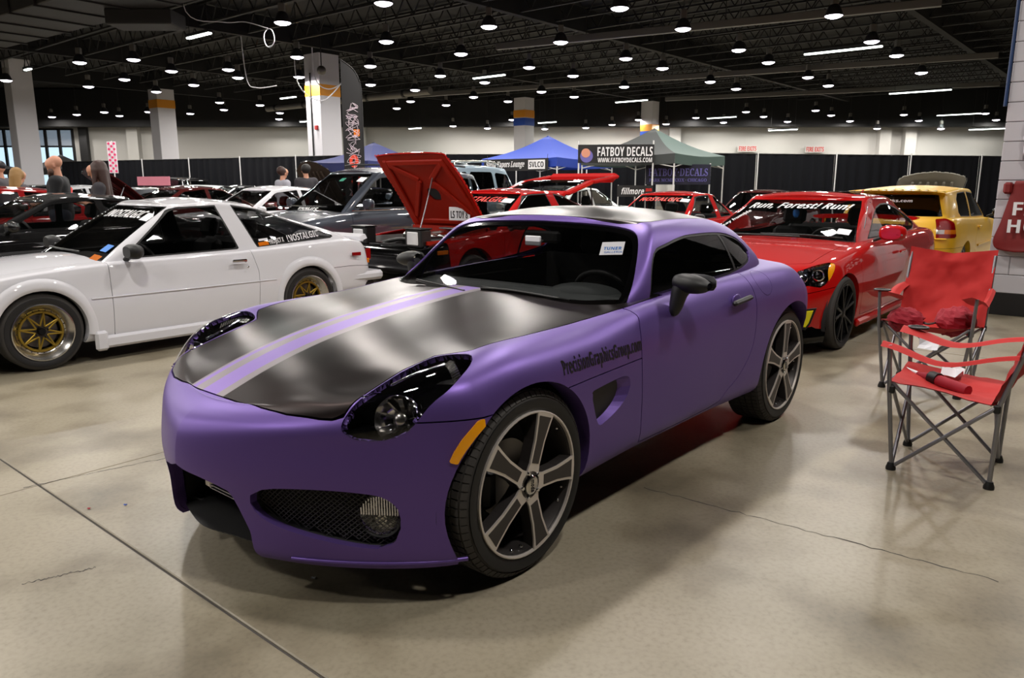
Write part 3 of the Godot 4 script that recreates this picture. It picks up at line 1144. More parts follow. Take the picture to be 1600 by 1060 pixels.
	for r in rim:
		var a: Vector3 = r[0]
		var e: Vector3 = r[1]
		var to := func(p: Vector3) -> Vector3: return Vector3(p.x - 0.03, lerpf(p.y, 0.555, 0.13), lerpf(p.z, -0.43, 0.26))
		scoop.quad(a, e, to.call(e), to.call(a), Vector3(1, 0.3, 0.4))
	fender.add(scoop)
	obj(Soup.new().add(c[0], Transform3D(Basis.IDENTITY, Vector3(-0.03, 0, 0))).both(), "vent_mesh", M.black_plastic, car)
	c = panel(fender, func(p: Vector3) -> float: return maxf(p.y - (0.668 - 0.03 * (p.z + 0.3)), maxf(p.z + 0.0, -1.0 - p.z)), 0.0025)
	for sx in [1.0, -1.0]:
		var mt := Transform3D(Basis.IDENTITY.scaled(Vector3(sx, 1, 1)), Vector3.ZERO)
		obj(c[1].moved(mt), "front_fender", M.purple_matte, car)
		obj(c[0].moved(mt), "side_panel", M.purple_matte, car)
		var dn := obj(door.moved(mt), "door", M.purple_matte, car)
		# handle
		var hd := box(Vector3(0.03, 0.026, 0.21), Vector3.ZERO, 0.01).moved(Transform3D(Basis(Vector3.RIGHT, 0.06), Vector3(0.893, 0.815, -1.71)))
		obj(hd.moved(mt), "door_handle", M.black_plastic, dn)
		obj(blob(Vector3(0.008, 0.036, 0.055), Vector3(0.868, 0.812, -1.69), 20, 10).moved(mt), "handle_recess", M.purple_matte, dn)
		# mirror
		var mi := node("mirror", car)
		var arm := tube(path3([Vector3(.852, .82, -1.04), Vector3(.862, .86, -1.05), Vector3(.872, .92, -1.06), Vector3(.885, .955, -1.07)], 4), [.012, .018, .024, .027, .030, .032, .034, .036, .038, .040, .042, .044, .045], 12)
		obj(arm.moved(mt), "arm", M.black_plastic, mi)
		var ml := []
		for k in 11:
			var u := k / 10.0
			var r := 0.058 * pow(maxf(sin(PI * clampf(0.10 + u * 0.86, 0, 1)), 0.0), 0.42)
			var ln := PackedVector3Array()
			for q in 21:
				var a := TAU * q / 20
				ln.push_back(Vector3(0.845 + 0.165 * u, 0.972 - 0.012 * u + sin(a) * r * (0.80 - 0.1 * u), -1.07 + cos(a) * r * 0.95))
			ml.append(ln)
		obj(grid(ml, true).moved(mt), "housing", M.black_plastic, mi)
		obj(prism(loop2(v2([-.075, -.03, -.07, .032, .07, .032, .075, -.02, .04, -.035]), 3), 0.003, mt * Transform3D(Basis(Vector3.LEFT, Vector3.UP, Vector3.FORWARD), Vector3(.93, .968, -1.123))), "mirror_glass", M.chrome, mi)
		# side marker
		var mk := []
		var mo := []
		for u in [0.0, 0.33, 0.66, 1.0]:
			var y: float = lerpf(0.502, 0.652, u)
			var za := sqrt(maxf(0.380 * 0.380 - (y - 0.343) * (y - 0.343), 0.0))
			mk.append(Vector3(0, y, za + 0.004)); mo.append(Vector3(0, y, za + lerpf(0.028, 0.05, u)))
		var fm := side_view([Vector2(mk[0].z, mk[0].y), Vector2(mk[1].z, mk[1].y), Vector2(mk[2].z, mk[2].y), Vector2(mk[3].z, mk[3].y), Vector2(mo[3].z, mo[3].y), Vector2(mo[2].z, mo[2].y), Vector2(mo[1].z, mo[1].y), Vector2(mo[0].z, mo[0].y)], 1, 0.6)
		var mr := []
		var mc := cut(whole, fm, 0.0, mr)
		obj(mc[0].offset(0.006).add(flange(mr, -0.006)).moved(mt), "side_marker", M.lamp_orange, car)
	# lettering along the fender
	var word := letters("PrecisionGraphicsGroup.com", 0.052, "Droid Sans", true, 0.0005, 0.56)
	obj(drape(word, whole, Vector3(0.885, 0.735, -0.455), Vector3(0, 0.0, -1.0), Vector3(0, 1, 0), 0.0012), "fender_lettering", M.black_vinyl, car)
	# rear: fuel door, tail
	c = panel(rear, func(p: Vector3) -> float: return p.distance_to(Vector3(0.848, 0.880, -2.063)) - 0.085, 0.0012, 0.004)
	obj(c[0], "fuel_door", M.purple_matte, car)
	rear = c[1].add(Soup.new())
	c = panel(rear, func(p: Vector3) -> float: return maxf(p.z + 2.80, p.y - 0.60))
	obj(c[0].both(), "rear_bumper", M.purple_matte, car)
	rear = c[1]
	var ft := front_view(v2([.50, .80, .58, .83, .70, .80, .76, .74, .70, .70, .55, .71]), 3, -9.0, -2.6)
	c = cut(rear, ft)
	obj(c[0].offset(0.002).both(), "tail_lamp", M.lamp_red, car)
	for sx in [1.0, -1.0]:
		obj(c[1].moved(Transform3D(Basis.IDENTITY.scaled(Vector3(sx, 1, 1)), Vector3.ZERO)), "quarter_panel", M.purple_matte, car)
	for f in well:
		obj(f, "arch_lip", M.purple_matte, car)
		obj(f.mirrored(), "arch_lip", M.purple_matte, car)
	# hood: brushed black with stripes on the far half
	var hn := node("hood", car)
	var rest := hood.both()
	var strips := [[-0.200, -0.186, "brushed_grey"], [-0.186, -0.160, "purple_stripe"], [-0.160, -0.108, "brushed_grey"], [-0.108, -0.012, "purple_stripe"], [-0.012, 0.034, "brushed_grey"]]
	for st in strips:
		var x0: float = st[0]
		var x1: float = st[1]
		var lo_side := cut(rest, func(p: Vector3) -> float: return p.x - x0)
		c = cut(lo_side[1], func(p: Vector3) -> float: return p.x - x1)
		rest = lo_side[0].add(c[1])
		obj(c[0], "stripe", M[st[2]], hn, "xz")
	obj(rest, "hood_panel", M.brushed_black, hn, "xz")
	hero_cabin_parts(car)

func frame_x(dir: Vector3) -> Basis:
	# basis whose x axis points along dir
	var x := dir.normalized()
	var z := x.cross(Vector3.UP).normalized()
	return Basis(x, z.cross(x), z)

func hero_cabin_parts(car: Node3D) -> void:
	var g := hero_cabin()
	var fw := front_view(v2([-.3, .80, .72, .80, .735, .875, .735, .875, .700, .971, .648, 1.075, .612, 1.135, .572, 1.172, .493, 1.193, .322, 1.206, 0.0, 1.213, -.3, 1.213]), 3, -1.32)
	var rim := []
	var c := cut(g, fw, 0.0, rim)
	g = c[1]
	g.add(flange(rim, 0.012))
	var ws: Soup = c[0]
	c = cut(ws, fw, -0.022)
	obj(c[1].offset(-0.006).both(), "windshield_border", M.black_gloss, car)
	obj(c[0].offset(-0.006).both(), "windshield", M.tint, car)
	var wsurf: Soup = ws.both().offset(-0.006)
	# side glass
	var fs := side_view(v2([-1.0, .80, -1.0, .872, -1.0, .872, -1.056, .992, -1.146, 1.092, -1.266, 1.120, -1.409, 1.143, -1.553, 1.152, -1.87, 1.146, -2.05, 1.118, -2.14, 1.08, -2.175, 1.035, -2.16, 1.0, -2.08, .972, -1.89, .941, -1.511, .905, -1.198, .885, -1.05, .872, -1.02, .80]), 4, 0.5)
	rim = []
	c = cut(g, fs, 0.0, rim)
	g = c[1]
	g.add(flange(rim, 0.010))
	var side: Soup = c[0]
	c = cut(side, fs, -0.011)
	var seal: Soup = c[1]
	var pane: Soup = c[0]
	c = cut(pane, func(p: Vector3) -> float: return absf(p.z + 1.885 - (p.y - 1.04) * 0.10) - 0.012)
	seal.add(c[0])
	var fr := cut(c[1], func(p: Vector3) -> float: return p.z + 1.885 - (p.y - 1.04) * 0.10)
	# roof
	var froof := top_view(v2([-.3, -1.215, .45, -1.212, .535, -1.235, .565, -1.32, .560, -1.6, .545, -1.9, .50, -2.3, -.3, -2.3]), 1, 1.0)
	c = panel(g, froof, 0.0015, 0.006)
	obj(c[0].both(), "roof_panel", M.brushed_black, car, "xz")
	g = c[1]
	var frear := top_view(v2([-.3, -2.34, .40, -2.34, .47, -2.40, .50, -2.62, .46, -2.66, -.3, -2.70]), 1, 0.9)
	c = cut(g, frear)
	obj(c[0].both(), "rear_window", M.tint_dark, car)
	g = c[1]
	obj(hero_cabin_liner(), "headliner", M.interior, car)
	c = cut(g, func(p: Vector3) -> float: return p.z + 1.86 - (1.2 - p.y) * 0.05 + 0.06)
	for sx in [1.0, -1.0]:
		var mt := Transform3D(Basis.IDENTITY.scaled(Vector3(sx, 1, 1)), Vector3.ZERO)
		obj(seal.offset(-0.004).moved(mt), "window_seal", M.black_plastic, car)
		obj(fr[1].offset(-0.006).moved(mt), "door_glass", M.tint, car)
		obj(fr[0].offset(-0.006).moved(mt), "quarter_glass", M.tint, car)
		obj(c[1].moved(mt), "roof_rail", M.purple_matte, car)
		obj(c[0].moved(mt), "rear_pillar", M.purple_matte, car)
	# stickers
	obj(drape(quad_sheet(0.115, 0.075), wsurf, Vector3(0.532, 1.128, -1.0), Vector3(0.93, 0.0, -0.36), Vector3(-0.12, 0.94, -0.31).normalized(), 0.002), "show_sticker", M.white_paper, car)
	obj(drape(letters("TUNER", 0.017, "Droid Sans", true, 0.0004, 0.09), wsurf, Vector3(0.535, 1.128, -1.0), Vector3(0.93, 0.0, -0.36), Vector3(-0.12, 0.94, -0.31).normalized(), 0.004), "sticker_lettering", M.blue_print, car)
	obj(drape(letters("GALLERIA", 0.010, "Droid Sans", false, 0.0004, 0.09), wsurf, Vector3(0.542, 1.106, -1.0), Vector3(0.93, 0.0, -0.36), Vector3(-0.12, 0.94, -0.31).normalized(), 0.004), "sticker_lettering", M.blue_print, car)
	# cabin inside
	var dash := []
	for k in 9:
		var x := -0.70 + 1.40 * k / 8
		var bow := 0.10 * (1.0 - pow(absf(x) / 0.74, 2.0))
		dash.append([x, bow])
	var l0 := PackedVector3Array(); var l1 := PackedVector3Array(); var l2 := PackedVector3Array(); var l3 := PackedVector3Array()
	for d in dash:
		l0.push_back(Vector3(d[0], 0.85, -0.82 + d[1] * 1.5)); l1.push_back(Vector3(d[0], 0.875 + d[1] * 0.2, -1.0 + d[1])); l2.push_back(Vector3(d[0], 0.85, -1.14)); l3.push_back(Vector3(d[0], 0.55, -1.12))
	obj(lattice([l0, l1, l2, l3], 4), "dashboard", M.dash_grey, car)
	obj(blob(Vector3(0.20, 0.05, 0.13), Vector3(0.36, 0.875, -1.06)), "gauge_hood", M.dash_grey, car)
	steering_wheel(car, Vector3(0.36, 0.80, -1.25))
	seat(car, Vector3(0.36, 0.22, -1.72), M.interior)
	seat(car, Vector3(-0.36, 0.22, -1.72), M.interior)
	obj(box(Vector3(1.4, 0.5, 0.05), Vector3(0, 0.70, -2.15)), "bulkhead", M.interior, car)
	obj(box(Vector3(0.05, 0.42, 1.1), Vector3(0.74, 0.64, -1.35)).both(), "door_card", M.interior, car)
	var rv := obj(box(Vector3(0.24, 0.065, 0.03), Vector3(0.0, 1.13, -1.18), 0.02), "rear_view_mirror", M.black_plastic, car)
	rv.name = "rear_view_mirror"
	obj(box(Vector3(0.10, 0.05, 0.012), Vector3(0.02, 1.115, -1.075), 0.004).moved(Transform3D(Basis.IDENTITY, Vector3(0, 0, 0))), "toll_tag", M.white_paper, car)
	# wipers
	var wp := [[Vector3(-0.46, 0.905, -0.70), Vector3(-0.25, 0.895, -0.655), Vector3(-0.02, 0.900, -0.60)], [Vector3(0.03, 0.912, -0.665), Vector3(0.22, 0.912, -0.69), Vector3(0.50, 0.888, -0.74)]]
	for q in wp:
		var w := node("wiper", car)
		obj(tube(path3(q, 6), 0.007, 6), "arm", M.black_plastic, w)
		obj(beam(q[0] + Vector3(0, 0.0, 0), q[2] + Vector3(0, -0.005, 0), 0.008, 0.02), "blade", M.black_plastic, w)

func hero_cabin_liner() -> Soup:
	# dark trim behind pillars and roof
	var g := hero_cabin()
	g = cut(g, front_view(v2([-.3, .80, .72, .80, .74, .875, .705, .971, .655, 1.075, .62, 1.135, .577, 1.177, .493, 1.198, .322, 1.211, 0.0, 1.218, -.3, 1.218]), 1, -1.32))[1]
	g = cut(g, side_view(v2([-.98, .80, -.98, .872, -1.04, .992, -1.136, 1.10, -1.266, 1.13, -1.409, 1.153, -1.553, 1.162, -1.87, 1.156, -2.06, 1.128, -2.16, 1.08, -2.19, 1.03, -2.17, .99, -2.0, .80]), 1, 0.5))[1]
	return g.offset(-0.014).both()
# ------------------------------------------------------------------ the other cars
const RF := [0.0, 0.07, 0.28, 0.50, 0.70, 0.86, 0.95, 1.0]
const RW := [0.93, 0.97, 0.99, 1.0, 0.995, 0.98, 0.955, 0.92]
const RZ := [-0.06, -0.02, 0.0, 0.0, -0.01, -0.04, -0.08, -0.12]

func sp_default() -> Dictionary:
	return {"W": 0.82, "R": 0.30, "wb": 2.4, "zf": 0.78, "zr": -3.30, "sk": [-3.3, -2.8, -1.9, -0.6, 0.0, 0.75], "sy": [.80, .84, .82, .79, .74, .64], "ck": [-3.3, -0.4, 0.75], "cy": [.03, .05, .02],
		"sill": 0.17, "bf": 0.20, "br": 0.30, "ef": 0.6, "er": 0.6, "cf": 0.45, "cr": -3.0, "zwb": -0.45, "zwt": -1.15, "zrt": -1.9, "zrb": -3.1, "gw": 0.70, "gr": 0.56, "rk": [-3.1, -2.2, -1.85, -1.3, -1.1], "ry": [.90, 1.18, 1.25, 1.28, 1.23],
		"drop": 0.05, "pil": 0.07, "win": [], "doors": [], "hood": [0.66, -0.42, 0.62], "paint": "white_paint", "glass": "tint", "wheel": "gold", "arch": 0.33, "sub": 3, "nf": 14, "ns": 56, "nr": 10, "open_hood": false, "open_hatch": false, "track": 0.80, "seal": true, "lod": 0, "rows": RW, "skip_wheels": [], "mirror": true, "inside": "interior", "rear_glass": true, "fx": [0.045, 0.06]}

func car_body(sp: Dictionary) -> Soup:
	var rows := []
	var low := func(z: float) -> float: return lerpf(lerpf(sp.sill, sp.bf, smoothstep(-0.3, 0.4, z)), sp.br, smoothstep(-sp.wb + 0.2, -sp.wb - 0.4, z))
	for j in 8:
		var f: float = RF[j]
		var ww: float = sp.W * sp.rows[j]
		rows.append({"zf": sp.zf + RZ[j], "zr": sp.zr - RZ[j] * 0.8, "cf": sp.cf, "cr": sp.cr, "ef": sp.ef, "er": sp.er,
			"w": func(z: float) -> float: return ww * (1.0 - sp.fx[0] * smoothstep(0.0, sp.zf, z) - sp.fx[1] * smoothstep(-sp.wb, sp.zr, z)),
			"y": func(_x: float, z: float) -> float: return lerpf(low.call(z), curve(sp.sk, sp.sy, z), f)})
	var top := func(x: float, z: float) -> float:
		var t := clampf(absf(x) / (sp.W * sp.rows[7]), 0.0, 1.0)
		return curve(sp.sk, sp.sy, z) + curve(sp.ck, sp.cy, z) * (1.0 - t * t)
	for k in [0.15, 0.45, 0.75, 1.0]:
		rows.append({"zf": sp.zf - 0.12 - 0.05 * k, "zr": sp.zr + 0.1 + 0.05 * k, "cf": sp.cf, "cr": sp.cr, "ef": sp.ef, "er": sp.er, "w": func(z: float) -> float: return sp.W * sp.rows[7] * (1.0 - k) * (1.0 - sp.fx[0] * smoothstep(0.0, sp.zf, z) - sp.fx[1] * smoothstep(-sp.wb, sp.zr, z)), "y": top})
	return shell(rows, sp.sub, sp.nf, sp.ns, sp.nr)

func car_cabin(sp: Dictionary) -> Soup:
	var rows := []
	var fr := [0.0, 0.3, 0.6, 0.85, 1.0]
	for j in 5:
		var f: float = fr[j]
		var zf: float = lerpf(sp.zwb, sp.zwt, f)
		var zr: float = lerpf(sp.zrb, sp.zrt, f)
		var bulge := 0.012 * sin(PI * f)
		rows.append({"zf": zf + bulge, "zr": zr - bulge, "cf": zf - 0.22 + 0.06 * f, "cr": minf(zr + 0.25, zf - 0.4), "ef": 0.42 + 0.1 * f, "er": 0.45,
			"w": func(z: float) -> float: return (lerpf(sp.gw, sp.gr, f) + bulge) * (1.0 - 0.05 * smoothstep(sp.zwt - 0.3, sp.zwb, z) - 0.08 * smoothstep(sp.zrt + 0.3, sp.zrb, z)),
			"y": func(_x: float, z: float) -> float: return lerpf(curve(sp.sk, sp.sy, z) - 0.015, curve(sp.rk, sp.ry, clampf(z, sp.zrt, sp.zwt)) - sp.drop, f)})
	for k in [0.15, 0.45, 0.75, 1.0]:
		rows.append({"zf": sp.zwt - 0.04 * k, "zr": sp.zrt + 0.04 * k, "cf": sp.zwt - 0.16, "cr": minf(sp.zrt + 0.25, sp.zwt - 0.4), "ef": 0.52, "er": 0.45,
			"w": func(z: float) -> float: return sp.gr * (1.0 - k) * (1.0 - 0.05 * smoothstep(sp.zwt - 0.3, sp.zwb, z) - 0.08 * smoothstep(sp.zrt + 0.3, sp.zrb, z)),
			"y": func(x: float, z: float) -> float: return curve(sp.rk, sp.ry, clampf(z, sp.zrt, sp.zwt)) - sp.drop * pow(clampf(absf(x) / sp.gr, 0, 1), 2.2)})
	return shell(rows, sp.sub + 1, sp.nf, sp.ns, sp.nr)

func car_wheel(car: Node3D, at: Vector3, r: float, style: String, flip: bool, phase := 0.0) -> void:
	var w := node("wheel", car, at)
	if flip:
		w.rotation.y = PI
	var rim := r * 0.70
	if style == "gold":
		rim = r * 0.73
	elif style == "black":
		rim = r * 0.80
	tyre(w, r, rim, 0.20, false)
	obj(lathe([Vector2(0.0, -0.16), Vector2(rim - 0.03, -0.16)], 24), "wheel_back", M.dark_inside, w)
	obj(lathe([Vector2(0.0, -0.10), Vector2(rim * 0.6, -0.10), Vector2(rim * 0.6, -0.12)], 24), "brake_disc", M.disc_metal, w)
	match style:
		"gold":
			obj(lathe([Vector2(rim + 0.003, -0.012), Vector2(rim + 0.004, 0.004), Vector2(rim - 0.004, 0.006), Vector2(rim - 0.012, -0.004), Vector2(rim * 0.86, -0.02), Vector2(rim * 0.80, -0.045), Vector2(rim * 0.74, -0.058), Vector2(rim * 0.70, -0.06)], 48), "dish", M.polished, w)
			obj(lathe([Vector2(rim * 0.74, -0.055), Vector2(rim * 0.72, -0.049), Vector2(rim * 0.66, -0.049), Vector2(rim * 0.64, -0.07)], 40), "spoke_ring", M.gold, w)
			for i in 8:
				var a := phase + TAU * i / 8
				for d in [-1.0, 1.0]:
					var p := Vector3(-0.046, cos(a), sin(a)) * Vector3(1, rim * 0.20, rim * 0.20)
					var q := Vector3(-0.053, cos(a + d * PI / 8) * rim * 0.70, sin(a + d * PI / 8) * rim * 0.70)
					obj(beam(p, q, rim * 0.058, 0.016, 0.003, Vector3.RIGHT), "spoke", M.gold, w)
			for i in 4:
				obj(blob(Vector3(0.014, 0.008, 0.008), Vector3(-0.038, cos(TAU * i / 4 + 0.4) * 0.045, sin(TAU * i / 4 + 0.4) * 0.045), 8, 6), "lug_nut", M.dark_metal, w)
			for i in 24:
				obj(blob(Vector3(0.005, 0.004, 0.004), Vector3(-0.05, cos(TAU * i / 24) * rim * 0.76, sin(TAU * i / 24) * rim * 0.76), 6, 4), "rim_bolt", M.dark_metal, w)
			obj(lathe([Vector2(0.0, -0.028), Vector2(0.022, -0.028), Vector2(0.028, -0.036), Vector2(0.030, -0.055), Vector2(0.0, -0.055)], 20), "centre_cap", M.dark_metal, w)
		"black":
			obj(lathe([Vector2(rim + 0.002, -0.01), Vector2(rim, 0.002), Vector2(rim - 0.012, -0.004), Vector2(rim - 0.02, -0.12)], 40), "rim_lip", M.dark_metal, w)
			for i in 10:
				var a := phase + TAU * (i / 2) / 5.0 + (0.22 if i % 2 == 0 else -0.22)
				var b := phase + TAU * (i / 2) / 5.0 + (0.08 if i % 2 == 0 else -0.08)
				obj(beam(Vector3(-0.02, cos(b) * 0.04, sin(b) * 0.04), Vector3(-0.008, cos(a) * (rim - 0.01), sin(a) * (rim - 0.01)), 0.022, 0.02, 0.004, Vector3.RIGHT), "spoke", M.dark_metal, w)
			obj(lathe([Vector2(0.0, -0.006), Vector2(0.03, -0.006), Vector2(0.055, -0.02), Vector2(0.055, -0.06)], 24), "hub", M.dark_metal, w)
		_:
			obj(lathe([Vector2(rim + 0.002, -0.01), Vector2(rim, 0.002), Vector2(rim - 0.012, -0.004), Vector2(rim - 0.02, -0.12)], 24), "rim_lip", M.steel, w)
			for i in 5:
				obj(turned(spoke_shape(v2([.03, -.03, rim - .01, -.022, rim - .01, .022, .03, .03]), 0.03, -0.005), phase + TAU * i / 5), "spoke", M.steel, w)
			obj(lathe([Vector2(0.0, 0.0), Vector2(0.03, -0.002), Vector2(0.045, -0.02)], 16), "hub", M.steel, w)

func make_car(called: String, sp: Dictionary, at: Vector3, turn: float, label: String) -> Dictionary:
	var car := node(called, null, at, turn)
	tag(car, label, "car")
	var paint: Material = M[sp.paint]
	var well := []
	var b := car_body(sp)
	b = cut(b, func(p: Vector3) -> float:
		var e := pow(absf(p.x) / sp.gw, 4.0)
		return maxf(maxf(absf(p.x) - (sp.gw - 0.06), p.z - (sp.zwb - 0.09 - 0.12 * e)), maxf(sp.zrb + 0.12 - p.z, curve(sp.sk, sp.sy, p.z) - 0.05 - p.y)))[1]
	var r: float = sp.R
	b = arch(b, 0.0, r, sp.arch, well, 0.07)
	b = arch(b, -sp.wb, r, sp.arch, well, 0.07)
	var out := {"node": car, "body": b}
	var mir := Transform3D(Basis.IDENTITY.scaled(Vector3(-1, 1, 1)), Vector3.ZERO)
	var ins := b
	if sp.lod < 2:
		for f in well:
			obj(f, "arch_lip", paint, car); obj(f.mirrored(), "arch_lip", paint, car)
	for wz in [0.0, -sp.wb]:
		var liner := lathe([Vector2(sp.arch + 0.02, sp.W - 0.06), Vector2(sp.arch + 0.02, sp.W - 0.35), Vector2(0.0, sp.W - 0.35)], 16, -1.9, 1.9)
		for sx in [1.0, -1.0]:
			if sp.lod < 2:
				obj(liner.moved(Transform3D(Basis.IDENTITY.scaled(Vector3(sx, 1, 1)), Vector3(0, r, wz))), "wheel_well", M.dark_inside, car)
			if not (Vector2(sx, wz) in sp.skip_wheels):
				car_wheel(car, Vector3(sp.track * sx, r, wz), r, sp.wheel, sx < 0, 0.2)
	obj(box(Vector3(sp.W * 1.5, 0.03, sp.zf - sp.zr - 1.3), Vector3(0, maxf(sp.sill, 0.2) + 0.06, (sp.zf + sp.zr) / 2)), "floor_pan", M.dark_inside, car)
	var c := []
	for k in sp.get("lamps", []):
		# [outline of 3-D points, along, centre, reach, name]
		var rim := []
		c = cut(b, along(k[1], k[0], k[5] if k.size() > 5 else 3, k[3], k[2]), 0.0, rim)
		b = c[1]
		b.add(flange(rim, 0.015))
		out[k[4]] = c[0]
		out[k[4] + "_rim"] = rim
		ins = cut(ins, along(k[1], k[0], k[5] if k.size() > 5 else 3, k[3], k[2]))[1]
	if sp.lod < 2:
		obj(ins.offset(-0.014).both() if not sp.open_hood else cut(ins.both(), func(p: Vector3) -> float: return -0.5 - p.z)[1].offset(-0.014), "gap_shade_shell", M.dark_inside, car)  # inset dark body copy behind the shut lines, shade put into its colour
	var hz: Array = sp.hood
	c = panel(b, top_view([Vector2(-0.3, hz[0] + (hz[3] if hz.size() > 3 else 0.0)), Vector2(hz[2] * 0.5, hz[0] - (hz[4] * 0.3 if hz.size() > 4 else 0.0)), Vector2(hz[2] * 0.93, hz[0] - (hz[4] if hz.size() > 4 else 0.02)), Vector2(hz[2], hz[0] - 0.3), Vector2(hz[2] * 1.02, hz[1] - 0.2), Vector2(-0.3, hz[1] - 0.2)], 1, 0.5), 0.003, 0.015)
	out.hood = c[0].both()
	if not sp.open_hood:
		obj(out.hood, "hood", paint, car)
	b = c[1]
	if sp.lod < 2:
		c = panel(b, func(p: Vector3) -> float: return maxf(sp.get("split_z", 0.15) - p.z, p.y - lerpf(sp.bf, curve(sp.sk, sp.sy, p.z), sp.get("split", 0.62))))
		obj(c[0].both(), "front_bumper", paint if sp.get("bumper", "") == "" else M[sp.bumper], car)
		b = c[1]
		c = panel(b, func(p: Vector3) -> float: return maxf(p.z + sp.wb + 0.15, p.y - lerpf(sp.br, curve(sp.sk, sp.sy, p.z), sp.get("split_rear", 0.5))))
		obj(c[0].both(), "rear_bumper", paint, car)
		b = c[1]
	for d in sp.doors:
		c = panel(b, side_view(d, 1, 0.4))
		for sx in [1.0, -1.0]:
			obj(c[0] if sx > 0 else c[0].mirrored(), "door", paint, car)
		b = c[1]
	c = cut(b, func(p: Vector3) -> float: return -sp.wb * 0.5 - p.z)
	for sx in [1.0, -1.0]:
		if sp.lod < 2:
			obj(c[0] if sx > 0 else c[0].mirrored(), "fender", paint, car)
			obj(c[1] if sx > 0 else c[1].mirrored(), "quarter_panel", paint, car)
	if sp.lod >= 2:
		obj(b.both(), "body", paint, car)
	# cabin
	var g := car_cabin(sp)
	var ywb := curve(sp.sk, sp.sy, sp.zwb) - 0.015
	var ywt: float = curve(sp.rk, sp.ry, sp.zwt) - sp.drop
	var fw := func(p: Vector3) -> float:
		var t: float = clampf((p.y - ywb) / (ywt - ywb), 0.0, 1.2)
		return maxf(maxf(absf(p.x) - (lerpf(sp.gw, sp.gr, t) - sp.pil), p.y - (ywt - 0.012 + 0.25 * sp.drop)), lerpf(sp.zwb, sp.zwt, t) - 0.17 - p.z)
	var rim2 := []
	c = cut(g, fw, 0.0, rim2)
	g = c[1].add(flange(rim2, 0.01))
	out.windshield = c[0].both().offset(-0.005)
	obj(out.windshield, "windshield", M[sp.glass], car)
	var yrb := curve(sp.sk, sp.sy, sp.zrb) - 0.015
	var yrt: float = curve(sp.rk, sp.ry, sp.zrt) - sp.drop
	var fb := func(p: Vector3) -> float:
		var t: float = clampf((p.y - yrb) / (yrt - yrb), -0.2, 1.2)
		return maxf(maxf(maxf(absf(p.x) - (lerpf(sp.gw, sp.gr, t) * 0.92 - sp.pil * 1.1), p.y - (yrt - 0.02)), yrb + 0.05 - p.y), p.z - (lerpf(sp.zrb, sp.zrt, t) + 0.12))
	rim2 = []
	if sp.rear_glass:
		c = cut(g, fb, 0.0, rim2)
		g = c[1].add(flange(rim2, 0.01))
		out.backlight = c[0].both().offset(-0.005)
		if not sp.open_hatch:
			obj(out.backlight, "rear_window", M[sp.glass], car)
	for wn in sp.win:
		rim2 = []
		var fs := side_view(wn, 1, 0.3)
		c = cut(g, fs, 0.0, rim2)
		g = c[1].add(flange(rim2, 0.008))
		var gl: Soup = c[0]
		if sp.seal:
			c = cut(gl, fs, -0.014)
			for sx in [1.0, -1.0]:
				obj((c[1] if sx > 0 else c[1].mirrored()).offset(-0.003), "window_seal", M.black_plastic, car)
			gl = c[0]
		out.side_glass = gl
		for sx in [1.0, -1.0]:
			obj((gl if sx > 0 else gl.mirrored()).offset(-0.006), "side_window", M[sp.glass], car)
	out.cabin = g
	obj(g.both(), "roof", paint, car)
	obj(g.both().offset(-0.012), "headliner", M.interior, car)
	# inside
	if sp.lod < 2:
		var yb := curve(sp.sk, sp.sy, sp.zwb)
		obj(box(Vector3(sp.gw * 1.75, 0.14, 0.42), Vector3(0, yb - 0.06, sp.zwb - 0.32), 0.05), "dashboard", M[sp.inside], car)
		steering_wheel(car, Vector3(0.36, yb - 0.05, sp.zwb - 0.62))
		for sx in [1.0, -1.0]:
			seat(car, Vector3(0.36 * sx, yb - 0.62, sp.zwb - 1.08), M[sp.inside])
		obj(box(Vector3(1.2, 0.45, 0.12), Vector3(0, yb - 0.12, sp.zrt - 0.05 if sp.zrt < sp.zwb - 1.6 else sp.zwb - 1.9), 0.05), "rear_seat", M[sp.inside], car)
		obj(box(Vector3(0.22, 0.06, 0.03), Vector3(0, ywt - 0.07, sp.zwt + 0.02), 0.02), "rear_view_mirror", M.black_plastic, car)
	if sp.mirror:
		for sx in [1.0, -1.0]:
			var mp: Vector3 = sp.get("mirror_at", Vector3(sp.W + 0.07, curve(sp.sk, sp.sy, sp.zwb - 0.3) + 0.07, sp.zwb - 0.28))
			var mi := node("mirror", car)
			var sc := Transform3D(Basis.IDENTITY.scaled(Vector3(sx, 1, 1)), Vector3.ZERO)
			obj(mirror_shape(mp, sp.get("mirror_size", Vector3(0.095, 0.062, 0.06))).moved(sc), "housing", M[sp.get("mirror_mat", "black_plastic")], mi)
			obj(beam(mp + Vector3(-0.06, -0.03, 0), Vector3(sp.W * 0.9, mp.y - 0.075, mp.z + 0.02), 0.06, 0.03, 0.01).moved(sc), "arm", M.black_plastic, mi)
	return out

